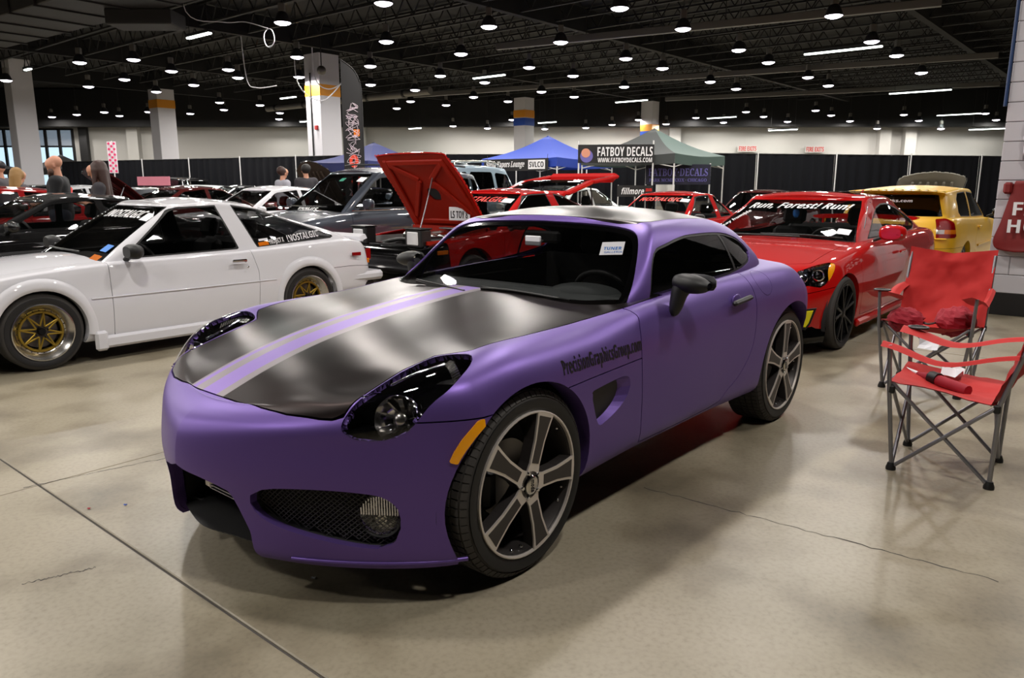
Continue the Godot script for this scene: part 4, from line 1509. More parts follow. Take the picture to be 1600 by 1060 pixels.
func mirror_shape(at: Vector3, size: Vector3) -> Soup:
	var lines := []
	for j in 9:
		var u := j / 8.0
		var r := pow(maxf(sin(PI * clampf(0.06 + u * 0.8, 0, 1)), 0.0), 0.4)
		var ln := PackedVector3Array()
		for i in 17:
			var a := TAU * i / 16
			var cx := signf(cos(a)) * pow(absf(cos(a)), 0.7)
			var sy := signf(sin(a)) * pow(absf(sin(a)), 0.7)
			ln.push_back(at + Vector3(cx * size.x * r, sy * size.y * r, -size.z + 2.0 * size.z * u))
		lines.append(ln)
	var s := grid(lines, true)
	for i in s.v.size():
		if s.n[i].dot(s.v[i] - at) < 0:
			s.n[i] = -s.n[i]
	for i in 16:
		s.tri(at + Vector3(0, 0, -size.z), lines[0][i], lines[0][i + 1], Vector3.FORWARD, Vector3.FORWARD, Vector3.FORWARD)
		s.tri(at + Vector3(0, 0, size.z), lines[8][i], lines[8][i + 1], Vector3.BACK, Vector3.BACK, Vector3.BACK)
	return s

func hatchback_spec() -> Dictionary:
	var sp := sp_default()
	sp.merge({"W": 0.815, "R": 0.295, "sk": [-3.3, -2.9, -1.9, -0.6, 0.0, 0.75], "sy": [.775, .835, .80, .775, .74, .63],
		"win": [v2([-.66, .795, -1.14, 1.185, -1.22, 1.205, -1.57, 1.215, -1.71, .815]), v2([-1.72, 1.215, -2.03, 1.165, -2.34, 1.045, -2.80, .885, -2.79, .86, -1.89, .82])],
		"doors": [v2([-.53, .90, -.51, .19, -1.82, .20, -1.85, .60, -1.77, .90])],
		"rk": [-3.15, -2.93, -2.5, -2.18, -1.85, -1.5, -1.2], "ry": [.84, .93, 1.08, 1.185, 1.255, 1.28, 1.255], "zwb": -0.42, "zwt": -1.14, "zrt": -2.05, "zrb": -3.22, "gw": 0.735, "gr": 0.58, "drop": 0.045,
		"track": 0.80, "arch": 0.318, "rows": [0.95, 0.985, 1.0, 1.0, 0.98, 0.965, 0.95, 0.92], "ef": 0.5, "er": 0.5}, true)
	return sp

func sticker_on(car: Node3D, on: Soup, at: Vector3, across: Vector3, up: Vector3, w: float, h: float, m: Material) -> void:
	obj(drape(quad_sheet(w, h, 4, 3), on, at, across.normalized(), up.normalized(), 0.003), "sticker", m, car)

func word_on(car: Node3D, text: String, on: Soup, at: Vector3, across: Vector3, up: Vector3, h: float, w: float, m: Material, slant := 0.0, font := "Droid Sans") -> void:
	obj(drape(letters(text, h, font, true, 0.0005, w, slant), on, at, across.normalized(), up.normalized(), 0.003), "lettering", m, car)

func white_hatchback() -> void:
	var sp := hatchback_spec()
	sp.nf = 16
	sp.ns = 90
	sp.sub = 4
	sp.mirror_at = Vector3(0.86, 0.865, -0.70)
	sp.split = 0.55
	var r := make_car("hatchback", sp, Vector3(-4.166, 0, -6.176), YAW, "white two-door hatchback with gold mesh wheels beside the purple coupe")
	var car: Node3D = r.node
	for sx in [1.0, -1.0]:
		var mt := Transform3D(Basis.IDENTITY.scaled(Vector3(sx, 1, 1)), Vector3.ZERO)
		# flared arches
		for z in [0.0, -2.4]:
			var ln := []
			for q in [[0.318, 0.012], [0.345, 0.022], [0.385, 0.012], [0.41, -0.012]]:
				var l := PackedVector3Array()
				for k in 25:
					var a := -1.75 + 3.5 * k / 24
					l.push_back(Vector3(0.81 + q[1] - 0.02 * absf(sin(a)) * 0.3, 0.295 + cos(a) * q[0], z + sin(a) * q[0]))
				ln.append(l)
			obj(lattice(ln, 3).moved(mt), "fender_flare", M.white_paint, car)
		# skirt and its tabs
		obj(beam(Vector3(0.80, 0.155, -0.42), Vector3(0.80, 0.155, -2.02), 0.06, 0.10, 0.02).moved(mt), "side_skirt", M.white_paint, car)
		obj(box(Vector3(0.05, 0.16, 0.10), Vector3(0.815, 0.17, -0.40), 0.02).moved(mt), "skirt_end", M.white_paint, car)
		# swage line
		obj(tube([Vector3(0.813, .512, -.36), Vector3(0.816, .512, -1.2), Vector3(0.813, .512, -2.02)], 0.006, 6).moved(mt), "swage_line", M.white_paint, car)
		# handle, marker, rear bumper edge
		obj(box(Vector3(0.024, 0.030, 0.145), Vector3(0.822, 0.715, -1.65), 0.008).moved(mt), "door_handle", M.chrome, car)
		obj(blob(Vector3(0.006, 0.010, 0.010), Vector3(0.822, 0.655, -1.73), 10, 6).moved(mt), "door_lock", M.chrome, car)
		obj(box(Vector3(0.02, 0.038, 0.115), Vector3(0.79, 0.685, -3.0), 0.006).moved(mt), "side_marker", M.lamp_red, car)
		obj(box(Vector3(0.02, 0.12, 0.07), Vector3(0.712, 0.665, -3.215), 0.008).moved(mt), "tail_lamp", M.lamp_red, car)
		obj(box(Vector3(0.02, 0.05, 0.05), Vector3(0.724, 0.60, -3.19), 0.006).moved(mt), "turn_signal", M.lamp_amber, car)
	obj(box(Vector3(1.56, 0.10, 0.72), Vector3(0, 0.44, -3.02), 0.03), "bumper_cap", M.white_paint, car)
	obj(box(Vector3(1.50, 0.12, 0.60), Vector3(0, 0.34, -2.98), 0.03), "bumper_valance", M.black_plastic, car)
	obj(prism(v2([-.62, 0, .62, 0, .60, .05, -.60, .05]), 0.10, Transform3D(Basis(Vector3.RIGHT, Vector3(0, .9, .2), Vector3(0, .3, -.95)), Vector3(0, 0.80, -3.20)), 0.01), "spoiler", M.white_paint, car)
	# lettering on the glass
	var sg: Soup = r.side_glass
	word_on(car, "PROJECT X", sg, Vector3(0.72, 0.866, -2.115), Vector3(0, 0.11, -1), Vector3(-0.2, 1, 0.11), 0.045, 0.165, M.white_vinyl)
	word_on(car, "!NOSTALGIC", sg, Vector3(0.72, 0.905, -2.425), Vector3(0, 0.11, -1), Vector3(-0.2, 1, 0.11), 0.065, 0.38, M.white_vinyl)
	sticker_on(car, sg, Vector3(0.72, 0.850, -1.965), Vector3(0, 0.08, -1), Vector3(-0.2, 1, 0.08), 0.11, 0.035, M.lamp_amber)
	sticker_on(car, sg, Vector3(0.72, 0.890, -1.97), Vector3(0, 0.08, -1), Vector3(-0.2, 1, 0.08), 0.10, 0.02, M.white_paper)
	var ws: Soup = r.windshield
	var up := Vector3(0, 0.45, -0.72).normalized()
	word_on(car, "!NOSTALGIC", ws, Vector3(0.02, 1.15, -1.02), Vector3(1, 0, 0), up, 0.115, 0.72, M.white_vinyl, 0.1)
	sticker_on(car, ws, Vector3(0.47, 1.14, -1.0), Vector3(1, 0, 0), up, 0.13, 0.11, M.white_paper)
	sticker_on(car, ws, Vector3(0.53, 0.89, -0.62), Vector3(1, 0, 0), up, 0.10, 0.09, M.blue_print)
	sticker_on(car, ws, Vector3(0.54, 0.82, -0.52), Vector3(1, 0, 0), up, 0.13, 0.06, M.lamp_amber)
	# nose, out of the frame for the most part
	for x in [0.5, -0.5]:
		obj(box(Vector3(0.34, 0.012, 0.22), Vector3(x, 0.70, 0.47), 0.004), "popup_lamp_lid", M.white_paint, car)
	obj(tube(path3([Vector3(-0.35, 0.86, -0.5), Vector3(0.0, 0.86, -0.46), Vector3(0.3, 0.85, -0.50)], 5), 0.008, 6), "wiper", M.black_plastic, car)
func coupe_spec() -> Dictionary:
	# low modern coupe
	var sp := sp_default()
	sp.merge({"W": 0.93, "R": 0.315, "wb": 2.82, "zf": 0.86, "zr": -3.74, "sk": [-3.74, -3.2, -2.6, -1.9, -0.9, -0.2, 0.3, 0.82], "sy": [.86, .90, .90, .875, .865, .815, .74, .60], "ck": [-3.74, -0.5, 0.3, 0.86], "cy": [.03, .045, .05, .04],
		"bf": 0.13, "sill": 0.17, "br": 0.26, "ef": 0.95, "er": 0.7, "cf": 0.05, "cr": -3.2, "zwb": -0.56, "zwt": -1.40, "zrt": -2.55, "zrb": -3.40, "gw": 0.80, "gr": 0.60, "drop": 0.05, "pil": 0.035,
		"rk": [-3.4, -2.9, -2.55, -2.0, -1.6, -1.38], "ry": [.97, 1.15, 1.25, 1.325, 1.325, 1.285],
		"win": [v2([-1.02, .885, -1.36, 1.06, -1.60, 1.175, -1.80, 1.205, -2.02, 1.21, -2.42, 1.145, -2.78, 1.05, -2.92, .985, -2.90, .94, -2.72, .905, -2.43, .895])],
		"doors": [v2([-.50, .95, -.36, .68, -.47, .24, -1.78, .24, -1.86, .5, -1.80, .95])], "hood": [0.60, -0.50, 0.70, 0.05, 0.25], "track": 0.915, "arch": 0.345, "wheel": "black", "paint": "red_paint", "glass": "window_clear",
		"rows": [0.93, 0.965, 0.985, 1.0, 0.995, 0.97, 0.94, 0.89], "mirror_at": Vector3(1.0, 0.955, -0.95), "mirror_size": Vector3(0.12, 0.075, 0.075), "mirror_mat": "red_paint", "split": 0.70, "nf": 22, "ns": 80, "nr": 12, "sub": 4}, true)
	return sp

func red_coupe() -> void:
	var sp := coupe_spec()
	sp.lamps = [[[Vector3(0.646, 0.68, 0.508), Vector3(0.682, 0.708, 0.44), Vector3(0.734, 0.735, 0.342), Vector3(0.804, 0.757, 0.211), Vector3(0.843, 0.752, 0.167), Vector3(0.864, 0.714, 0.197), Vector3(0.86, 0.624, 0.299), Vector3(0.842, 0.575, 0.363), Vector3(0.814, 0.568, 0.411), Vector3(0.752, 0.584, 0.488), Vector3(0.701, 0.585, 0.542)], Vector3(0.60, 0.28, 0.75), Vector3(.78, .66, .36), 0.25, "head"]]
	var r := make_car("coupe", sp, Vector3(2.16, 0, -7.02), YAW, "glossy red coupe with a white slogan across its windshield, behind the purple coupe")
	var car: Node3D = r.node
	for sx in [1.0, -1.0]:
		var mt := Transform3D(Basis.IDENTITY.scaled(Vector3(sx, 1, 1)), Vector3.ZERO)
		var hl := node("headlight", car)
		var lens: Soup = r.head
		obj(lens.offset(0.003).moved(mt), "lens", M.clear_lens, hl)
		obj(lens.offset(-0.07).moved(mt), "housing", M.black_gloss, hl)
		obj(flange(r.head_rim, 0.07).moved(mt), "housing_wall", M.chrome, hl)
		var out := Vector3(0.50, 0.22, 0.84).normalized()
		for q in [[Vector3(.780, .663, .350), 0.052], [Vector3(.700, .640, .468), 0.034]]:
			var t := Transform3D(frame_x(out), q[0])
			var k: float = q[1]
			obj(lathe([Vector2(k * 0.60, -0.02), Vector2(k * 0.66, 0.006), Vector2(k * 0.82, 0.012), Vector2(k, 0.006), Vector2(k * 1.05, -0.03)], 24).moved(mt * t), "projector_ring", M.chrome, hl)
			obj(blob(Vector3(0.022, k * 0.62, k * 0.62), Vector3.ZERO, 14, 8).moved(mt * t), "projector", M.black_gloss, hl)
		var ca := cut(lens, func(p: Vector3) -> float: return 0.842 - p.x - (p.y - 0.68) * 0.25)
		obj(ca[0].offset(-0.004).moved(mt), "turn_signal", M.lamp_orange, hl)
		# fog lamp and its surround
		var fg := node("fog_lamp", car)
		var fo := Vector3(0.76, 0.05, 0.65).normalized()
		var ft := Transform3D(Basis(Vector3.UP.cross(fo).normalized(), Vector3.UP, fo), Vector3(0.762, 0.318, 0.478))
		obj(prism(v2([-.06, .08, .07, .085, .02, -.05, -.02, -.10, -.06, -.09]), 0.02, mt * ft, 0.004), "surround", M.black_plastic, fg)
		obj(prism(v2([-.05, .06, .035, .065, .0, -.04, -.025, -.075, -.05, -.07]), 0.012, mt * ft.translated_local(Vector3(0, 0, 0.016)), 0.004), "lens", M.fog_yellow, fg)
		obj(box(Vector3(0.02, 0.03, 0.20), Vector3(0.945, 0.745, -1.62), 0.01).moved(mt), "door_handle", M.red_paint, car)
		obj(tube(path3([Vector3(0.62, 1.215, -1.50), Vector3(0.60, 1.255, -1.9), Vector3(0.58, 1.23, -2.4)], 6), 0.008, 6).moved(mt), "roof_moulding", M.chrome, car)
		obj(tube(path3([Vector3(0.735, .90, -.90), Vector3(0.69, 1.03, -1.13), Vector3(0.625, 1.17, -1.40), Vector3(0.60, 1.235, -1.58)], 6), 0.013, 6).moved(mt), "pillar_trim", M.chrome, car)
		obj(box(Vector3(0.06, 0.02, 0.05), Vector3(1.07, 0.945, -0.90), 0.008).moved(mt), "mirror_signal", M.polished, car)
	# splitter, lower grille
	var lp := []
	for k in 25:
		var x := -0.86 + 1.72 * k / 24
		lp.append(Vector3(x, 0.11, 0.05 + 0.80 * pow(maxf(1.0 - pow(absf(x) / 0.90, 2.1), 0.0), 0.48)))
	var la := PackedVector3Array(); var lb := PackedVector3Array(); var lc := PackedVector3Array(); var ld := PackedVector3Array()
	for p in lp:
		la.push_back(p + Vector3(0, 0.15, -0.015)); lb.push_back(p + Vector3(0, 0.05, 0.012)); lc.push_back(p + Vector3(0, 0.0, 0.05)); ld.push_back(p + Vector3(0, -0.015, -0.1))
	obj(grid([la, lb, lc, ld]), "front_splitter", M.black_gloss, car)
	for sx in [1.0, -1.0]:
		obj(beam(Vector3(0.90 * sx, 0.17, -0.40), Vector3(0.90 * sx, 0.17, -2.42), 0.05, 0.07, 0.02), "side_skirt", M.red_paint, car)
	obj(prism(loop2(v2([-.62, 0, -.55, .03, 0, .05, .55, .03, .62, 0, .5, -.02, 0, 0, -.5, -.02]), 3), 0.12, Transform3D(Basis(Vector3.RIGHT, Vector3.UP, Vector3.BACK), Vector3(0, 0.985, -3.66)), 0.01), "rear_spoiler", M.red_paint, car)
	for x in [-0.5, 0.5]:
		obj(box(Vector3(0.03, 0.1, 0.08), Vector3(x, 0.95, -3.6), 0.01), "spoiler_post", M.red_paint, car)
	obj(box(Vector3(0.88, 0.006, 0.52), Vector3(0, 1.322, -1.85), 0.002), "sunroof", M.black_gloss, car)
	obj(tube([Vector3(0.25, 1.28, -2.5), Vector3(0.25, 1.33, -2.56)], 0.01, 6), "antenna", M.red_paint, car)
	# slogan
	var ws: Soup = r.windshield
	var up := Vector3(0, 0.37, -0.84).normalized()
	word_on(car, "Run, Forest! Run!", ws, Vector3(0.0, 1.205, -1.26), Vector3(1, 0, 0), up, 0.13, 1.02, M.white_vinyl, 0.25)
	word_on(car, "stay humble", ws, Vector3(-0.56, 1.05, -1.0), Vector3(0.45, 0.33, -0.80), Vector3(-0.8, 0.25, -0.45), 0.05, 0.40, M.white_vinyl, 0.2)
	sticker_on(car, ws, Vector3(0.60, 0.955, -0.82), Vector3(1, 0, 0), up, 0.12, 0.10, M.white_paper)
	for q in [[Vector3(-0.62, 0.905, -0.70), Vector3(0.0, 0.915, -0.53), Vector3(0.28, 0.91, -0.56)], [Vector3(-0.1, 0.925, -0.55), Vector3(0.30, 0.925, -0.60), Vector3(0.62, 0.90, -0.73)]]:
		obj(tube(path3(q, 5), 0.011, 6), "wiper", M.black_plastic, car)
	obj(blob(Vector3(0.035, 0.05, 0.02), Vector3(-0.08, 1.10, -1.42)), "mirror_charm", M.blue_print, car)

func civic_spec() -> Dictionary:
	var sp := sp_default()
	sp.merge({"W": 0.85, "R": 0.30, "wb": 2.62, "zf": 0.80, "zr": -3.36, "sk": [-3.36, -3.0, -2.2, -0.8, 0.0, 0.8], "sy": [.93, .955, .93, .89, .83, .66], "sill": 0.20, "bf": 0.18, "br": 0.28, "cf": 0.4, "cr": -3.0, "er": 0.55,
		"zwb": -0.50, "zwt": -1.25, "zrt": -3.0, "zrb": -3.27, "gw": 0.755, "gr": 0.60, "drop": 0.05, "rk": [-3.1, -2.6, -2.0, -1.5, -1.25], "ry": [1.325, 1.365, 1.385, 1.375, 1.33], "pil": 0.05,
		"win": [v2([-.75, .92, -1.30, 1.27, -1.85, 1.30, -1.98, .945]), v2([-2.05, .945, -1.93, 1.30, -2.45, 1.285, -2.66, 1.20, -2.78, 1.02, -2.70, .965])],
		"doors": [v2([-.55, .96, -.50, .24, -1.85, .24, -2.0, .60, -2.02, .96])], "hood": [0.66, -0.46, 0.66], "track": 0.80, "arch": 0.335, "paint": "yellow_paint", "wheel": "steel", "glass": "tint_dark", "mirror_mat": "black_gloss", "mirror_at": Vector3(0.93, 0.985, -0.82), "split_rear": 0.42}, true)
	return sp

func yellow_hatchback() -> void:
	var sp := civic_spec()
	sp.skip_wheels = [Vector2(-1, 0)]
	var lampo := [Vector3(.60, .945, -3.33), Vector3(.70, .955, -3.25), Vector3(.78, .90, -3.20), Vector3(.815, .70, -3.17), Vector3(.615, .685, -3.36)]
	sp.lamps = [[lampo, Vector3(0.55, 0.05, -0.83), Vector3(.70, .82, -3.25), 0.25, "tail", 1]]
	sp.ns = 80
	var r := make_car("hatchback", sp, Vector3(7.34, 0, -13.1), YAW + PI, "yellow hatchback seen from behind, its front raised on a blue jack")
	var car: Node3D = r.node
	for sx in [1.0, -1.0]:
		var mt := Transform3D(Basis.IDENTITY.scaled(Vector3(sx, 1, 1)), Vector3.ZERO)
		var tl := node("tail_lamp", car)
		var s: Soup = r.tail
		var a := cut(s, func(p: Vector3) -> float: return absf(p.y - 0.775) - 0.028)
		obj(a[1].offset(0.004).moved(mt), "red_lens", M.lamp_red, tl)
		var e := cut(a[0], func(p: Vector3) -> float: return p.x - 0.675)
		obj(e[1].offset(0.004).moved(mt), "amber_lens", M.lamp_amber, tl)
		obj(e[0].offset(0.004).moved(mt), "reverse_lens", M.polished, tl)
		obj(beam(Vector3(0.858, .53, -.65), Vector3(0.858, .53, -1.85), 0.015, 0.03, 0.004).moved(mt), "side_moulding", M.yellow_paint, car)
		obj(beam(Vector3(0.845, .22, -.42), Vector3(0.845, .22, -2.24), 0.06, 0.09, 0.02).moved(mt), "side_skirt", M.yellow_paint, car)
		obj(box(Vector3(0.02, 0.03, 0.15), Vector3(0.858, 0.80, -1.82), 0.006).moved(mt), "door_handle", M.yellow_paint, car)
	# roof spoiler
	var l0 := PackedVector3Array(); var l1 := PackedVector3Array(); var l2 := PackedVector3Array(); var l3 := PackedVector3Array()
	for k in 13:
		var x := -0.62 + 1.24 * k / 12
		var e2 := pow(absf(x) / 0.62, 4.0)
		l0.push_back(Vector3(x, 1.315 - 0.02 * e2, -2.92)); l1.push_back(Vector3(x, 1.335 - 0.03 * e2, -3.15)); l2.push_back(Vector3(x, 1.315 - 0.03 * e2, -3.26)); l3.push_back(Vector3(x, 1.28 - 0.03 * e2, -3.05))
	obj(grid([l0, l1, l2, l3]), "roof_spoiler", M.yellow_paint, car)
	obj(box(Vector3(1.45, 0.02, 0.06), Vector3(0, 0.685, -3.33), 0.008), "bumper_edge", M.yellow_paint, car)
	var bl: Soup = r.backlight
	word_on(car, "tunerworks.com", bl, Vector3(0.10, 1.225, -3.2), Vector3(-1, 0, 0), Vector3(0, 0.9, 0.4), 0.045, 0.62, M.white_vinyl)
	car.rotation.x = 0.0
	# blue trolley jack under its front
	var jk := node("trolley_jack", null, car.transform * Vector3(-1.3, 0, -0.75), YAW + PI + 0.6)
	tag(jk, "blue trolley jack on the floor beside the yellow hatchback", "jack")
	mat("jack_blue", Color(0.03, 0.08, 0.30), 0.35)
	for x in [-0.11, 0.11]:
		obj(prism(v2([-.33, .04, .30, .04, .34, .10, -.05, .17, -.33, .13]), 0.012, Transform3D(Basis(Vector3(0, 0, 1), Vector3.UP, Vector3(-1, 0, 0)), Vector3(x + 0.006, 0, 0)), 0.0), "side_plate", M.jack_blue, jk)
		for z in [-0.28, 0.27]:
			obj(lathe([Vector2(0.0, -0.015), Vector2(0.045, -0.015), Vector2(0.045, 0.015), Vector2(0.0, 0.015)], 14).moved(Transform3D(Basis.IDENTITY, Vector3(x * 1.25, 0.045, z))), "caster", M.black_plastic, jk)
	obj(beam(Vector3(0, 0.12, -0.15), Vector3(0, 0.20, 0.26), 0.10, 0.05, 0.01), "lift_arm", M.jack_blue, jk)
	obj(lathe([Vector2(0.0, 0.03), Vector2(0.05, 0.03), Vector2(0.05, 0.0), Vector2(0.03, -0.03), Vector2(0.0, -0.03)], 14).moved(Transform3D(Basis(Vector3(0, 1, 0), Vector3(-1, 0, 0), Vector3(0, 0, 1)), Vector3(0, 0.235, 0.26))), "saddle", M.dark_metal, jk)
	obj(bar(Vector3(0, 0.13, -0.26), Vector3(0, 0.62, -0.85), 0.014), "handle", M.jack_blue, jk)

func van_spec() -> Dictionary:
	var sp := sp_default()
	sp.merge({"W": 0.895, "R": 0.32, "wb": 2.83, "zf": 0.90, "zr": -3.85, "sk": [-3.85, -3.3, -2.2, -0.8, 0.0, 0.9], "sy": [1.0, 1.0, 0.99, 0.985, 0.92, 0.72], "sill": 0.22, "bf": 0.22, "br": 0.32, "cf": 0.35, "cr": -3.5,
		"zwb": -0.30, "zwt": -1.15, "zrt": -3.55, "zrb": -3.78, "gw": 0.80, "gr": 0.63, "drop": 0.06, "rk": [-3.6, -3.0, -2.2, -1.5, -1.15], "ry": [1.60, 1.66, 1.685, 1.67, 1.62],
		"win": [v2([-.60, 1.03, -1.12, 1.45, -1.25, 1.51, -1.75, 1.545, -1.83, 1.03]), v2([-1.92, 1.03, -1.84, 1.545, -2.68, 1.55, -2.74, 1.03]), v2([-2.83, 1.03, -2.78, 1.54, -3.45, 1.50, -3.60, 1.06])],
		"doors": [v2([-.50, 1.02, -.52, .28, -1.85, .28, -1.88, 1.02]), v2([-1.90, 1.02, -1.88, .28, -2.50, .28, -2.78, .6, -2.80, 1.02])], "hood": [0.74, -0.26, 0.68], "track": 0.84, "arch": 0.35, "paint": "van_paint", "wheel": "steel", "glass": "tint", "mirror_mat": "van_paint", "mirror_at": Vector3(1.0, 1.10, -0.72), "mirror_size": Vector3(0.11, 0.085, 0.06)}, true)
	return sp

func grey_van() -> void:
	var r := make_car("minivan", van_spec(), Vector3(-3.39, 0, -11.74), YAW, "dark grey minivan behind the white hatchback")
	var car: Node3D = r.node
	for sx in [1.0, -1.0]:
		var mt := Transform3D(Basis.IDENTITY.scaled(Vector3(sx, 1, 1)), Vector3.ZERO)
		for z in [-1.68, -2.10]:
			obj(box(Vector3(0.03, 0.04, 0.17), Vector3(0.905, 0.90, z), 0.012).moved(mt), "door_handle", M.van_paint, car)
		obj(tube([Vector3(0.885, 1.008, -.5), Vector3(0.865, 1.01, -2.0), Vector3(0.85, 1.02, -3.4)], 0.012, 6).moved(mt), "belt_moulding", M.chrome, car)
		obj(tube([Vector3(0.55, 1.70, -1.5), Vector3(0.55, 1.73, -1.7), Vector3(0.55, 1.74, -2.6), Vector3(0.55, 1.70, -3.3)], 0.015, 6).moved(mt), "roof_rail", M.black_plastic, car)
	var ws: Soup = r.windshield
	var up := Vector3(0, 0.62, -0.80).normalized()
	sticker_on(car, ws, Vector3(0.46, 1.52, -1.0), Vector3(1, 0, 0), up, 0.15, 0.12, M.white_paper)
	sticker_on(car, ws, Vector3(0.0, 1.50, -1.0), Vector3(1, 0, 0), up, 0.11, 0.09, mat("sticker_green", Color(0.10, 0.50, 0.40), 0.6))
	word_on(car, "VANLIFE", ws, Vector3(-0.12, 1.09, -0.38), Vector3(1, 0, 0), up, 0.09, 0.52, M.white_vinyl, 0.2)
	obj(tube(path3([Vector3(-0.6, 1.06, -0.42), Vector3(0.0, 1.06, -0.30), Vector3(0.45, 1.06, -0.36)], 5), 0.012, 6), "wiper", M.black_plastic, car)

func red_hatchback() -> void:
	# open hood, raised pop-up lamps, raised hatch
	var sp := hatchback_spec()
	sp.merge({"open_hood": true, "open_hatch": true, "paint": "red_paint", "R": 0.30, "track": 0.80, "glass": "tint", "bumper": "black_gloss", "split": 1.3, "split_z": 0.40, "mirror_mat": "black_plastic", "rear_glass": false}, true)
	var lift := 0.07
	var r := make_car("hatchback", sp, Vector3(-1.03, lift - 0.0, -9.25), YAW, "red hatchback with its hood propped open and its rear hatch raised")
	var car: Node3D = r.node
	car.position.y = 0.07
	for ch in car.get_children():
		if str(ch.name).begins_with("wheel") and not str(ch.name).begins_with("wheel_well"):
			ch.position.y = 0.23
	# hood swung up about its rear edge
	var hinge := Vector3(0, 0.83, -0.46)
	var up := Transform3D(Basis.IDENTITY, hinge) * Transform3D(Basis(Vector3.RIGHT, -1.02), Vector3.ZERO) * Transform3D(Basis.IDENTITY, -hinge)
	var hd := node("hood", car)
	var hs: Soup = r.hood
	obj(hs.moved(up), "hood_skin", M.red_paint, hd)
	var fu := inside_of(PackedVector2Array(v2([-.11, .05, -.07, .12, .07, .12, .11, .05, .07, -.06, -.07, -.06])))
	var under := cut(hs.offset(-0.02), func(p: Vector3) -> float: return fu.call(Vector2(p.x, p.z)))
	obj(under[1].moved(up), "hood_liner", M.red_under, hd)
	obj(under[0].offset(0.012).moved(up), "hood_scoop_hole", M.dark_inside, hd)
	var ribs := [[Vector3(-.56, .78, -.40), Vector3(-.48, .655, .56)], [Vector3(.56, .78, -.40), Vector3(.48, .655, .56)], [Vector3(-.56, .79, -.38), Vector3(.56, .79, -.38)], [Vector3(-.5, .665, .52), Vector3(.5, .665, .52)], [Vector3(-.52, .77, -.3), Vector3(-.1, .72, .25)], [Vector3(.52, .77, -.3), Vector3(.1, .72, .25)], [Vector3(-.1, .72, .25), Vector3(-.45, .66, .5)], [Vector3(.1, .72, .25), Vector3(.45, .66, .5)]]
	for q in ribs:
		obj(beam(q[0], q[1], 0.07, 0.035, 0.012).moved(up), "hood_rib", M.red_under, hd)
	obj(tube(path3([Vector3(0.35, 0.62, 0.52), Vector3(0.30, 1.05, 0.30), Vector3(0.22, 1.40, 0.10)], 5), 0.008, 6), "prop_rod", M.steel, car)
	# engine bay
	obj(box(Vector3(1.3, 0.02, 1.0), Vector3(0, 0.35, 0.1)), "bay_floor", M.dark_inside, car)
	mat("bay_grey", Color(0.55, 0.55, 0.55), 0.45)
	obj(box(Vector3(0.02, 0.32, 0.95), Vector3(-0.62, 0.55, 0.12)), "inner_fender", M.bay_grey, car)
	obj(box(Vector3(0.02, 0.32, 0.95), Vector3(0.62, 0.55, 0.12)), "inner_fender", M.red_under, car)
	obj(box(Vector3(1.24, 0.40, 0.03), Vector3(0, 0.62, -0.36)), "firewall", M.red_under, car)
	obj(box(Vector3(0.26, 0.30, 0.55), Vector3(0.02, 0.56, 0.05), 0.03), "engine_block", M.dark_metal, car)
	obj(box(Vector3(0.24, 0.07, 0.52), Vector3(0.02, 0.74, 0.05), 0.02), "cam_cover", M.polished, car)
	for k in 4:
		obj(tube(path3([Vector3(0.14, 0.70, -0.14 + k * 0.13), Vector3(0.28, 0.72, -0.14 + k * 0.13), Vector3(0.34, 0.62, -0.14 + k * 0.13)], 4), 0.025, 8), "intake_runner", M.polished, car)
	obj(box(Vector3(0.30, 0.02, 0.10), Vector3(0.1, 0.80, -0.30), 0.005), "strut_bar", M.steel, car)
	obj(lathe([Vector2(0.0, 0.1), Vector2(0.08, 0.1), Vector2(0.08, -0.1), Vector2(0.0, -0.1)], 16).moved(Transform3D(Basis(Vector3.UP, 1.57), Vector3(0.42, 0.66, 0.30))), "air_filter", M.dark_metal, car)
	obj(box(Vector3(0.20, 0.18, 0.14), Vector3(-0.42, 0.66, -0.22), 0.02), "reservoir", M.white_vinyl, car)
	obj(box(Vector3(1.3, 0.10, 0.06), Vector3(0, 0.62, 0.60), 0.01), "radiator_support", M.black_gloss, car)
	obj(box(Vector3(0.9, 0.30, 0.03), Vector3(0, 0.46, 0.56)), "radiator", M.dark_metal, car)
	obj(tube(path3([Vector3(-0.2, 0.66, 0.52), Vector3(0.0, 0.70, 0.4), Vector3(0.2, 0.66, 0.3)], 5), 0.022, 8), "radiator_hose", M.black_plastic, car)
	for sx in [1.0, -1.0]:
		var pl := node("popup_headlight", car)
		obj(box(Vector3(0.27, 0.20, 0.16), Vector3(0.47 * sx, 0.74, 0.58), 0.015), "bezel", M.black_plastic, pl)
		obj(box(Vector3(0.175, 0.145, 0.02), Vector3(0.47 * sx, 0.74, 0.665), 0.008), "sealed_beam", M.white_vinyl, pl)
		obj(box(Vector3(0.165, 0.135, 0.012), Vector3(0.47 * sx, 0.74, 0.681), 0.005), "lens", M.clear_lens, pl)
		obj(box(Vector3(0.28, 0.015, 0.18), Vector3(0.47 * sx, 0.845, 0.58), 0.005), "lid", M.black_plastic, pl)
		obj(box(Vector3(0.02, 0.045, 0.16), Vector3(0.775 * sx, 0.59, 0.50), 0.006), "side_marker", M.lamp_amber, car)
	# plate hung in the raised hood
	var pt := Transform3D(Basis(Vector3.UP, 0.1), Vector3(0.30, 0.98, -0.26))
	obj(box(Vector3(0.32, 0.16, 0.006), Vector3.ZERO, 0.003).moved(pt), "number_plate", M.white_vinyl, car)
	obj(letters("LS TOY 8", 0.085, "Droid Sans", true, 0.003, 0.26).moved(pt * Transform3D(Basis.IDENTITY, Vector3(0, -0.01, 0.005))), "plate_lettering", M.black_vinyl, car)
	# raised hatch
	var hr := Vector3(0, 1.20, -2.06)
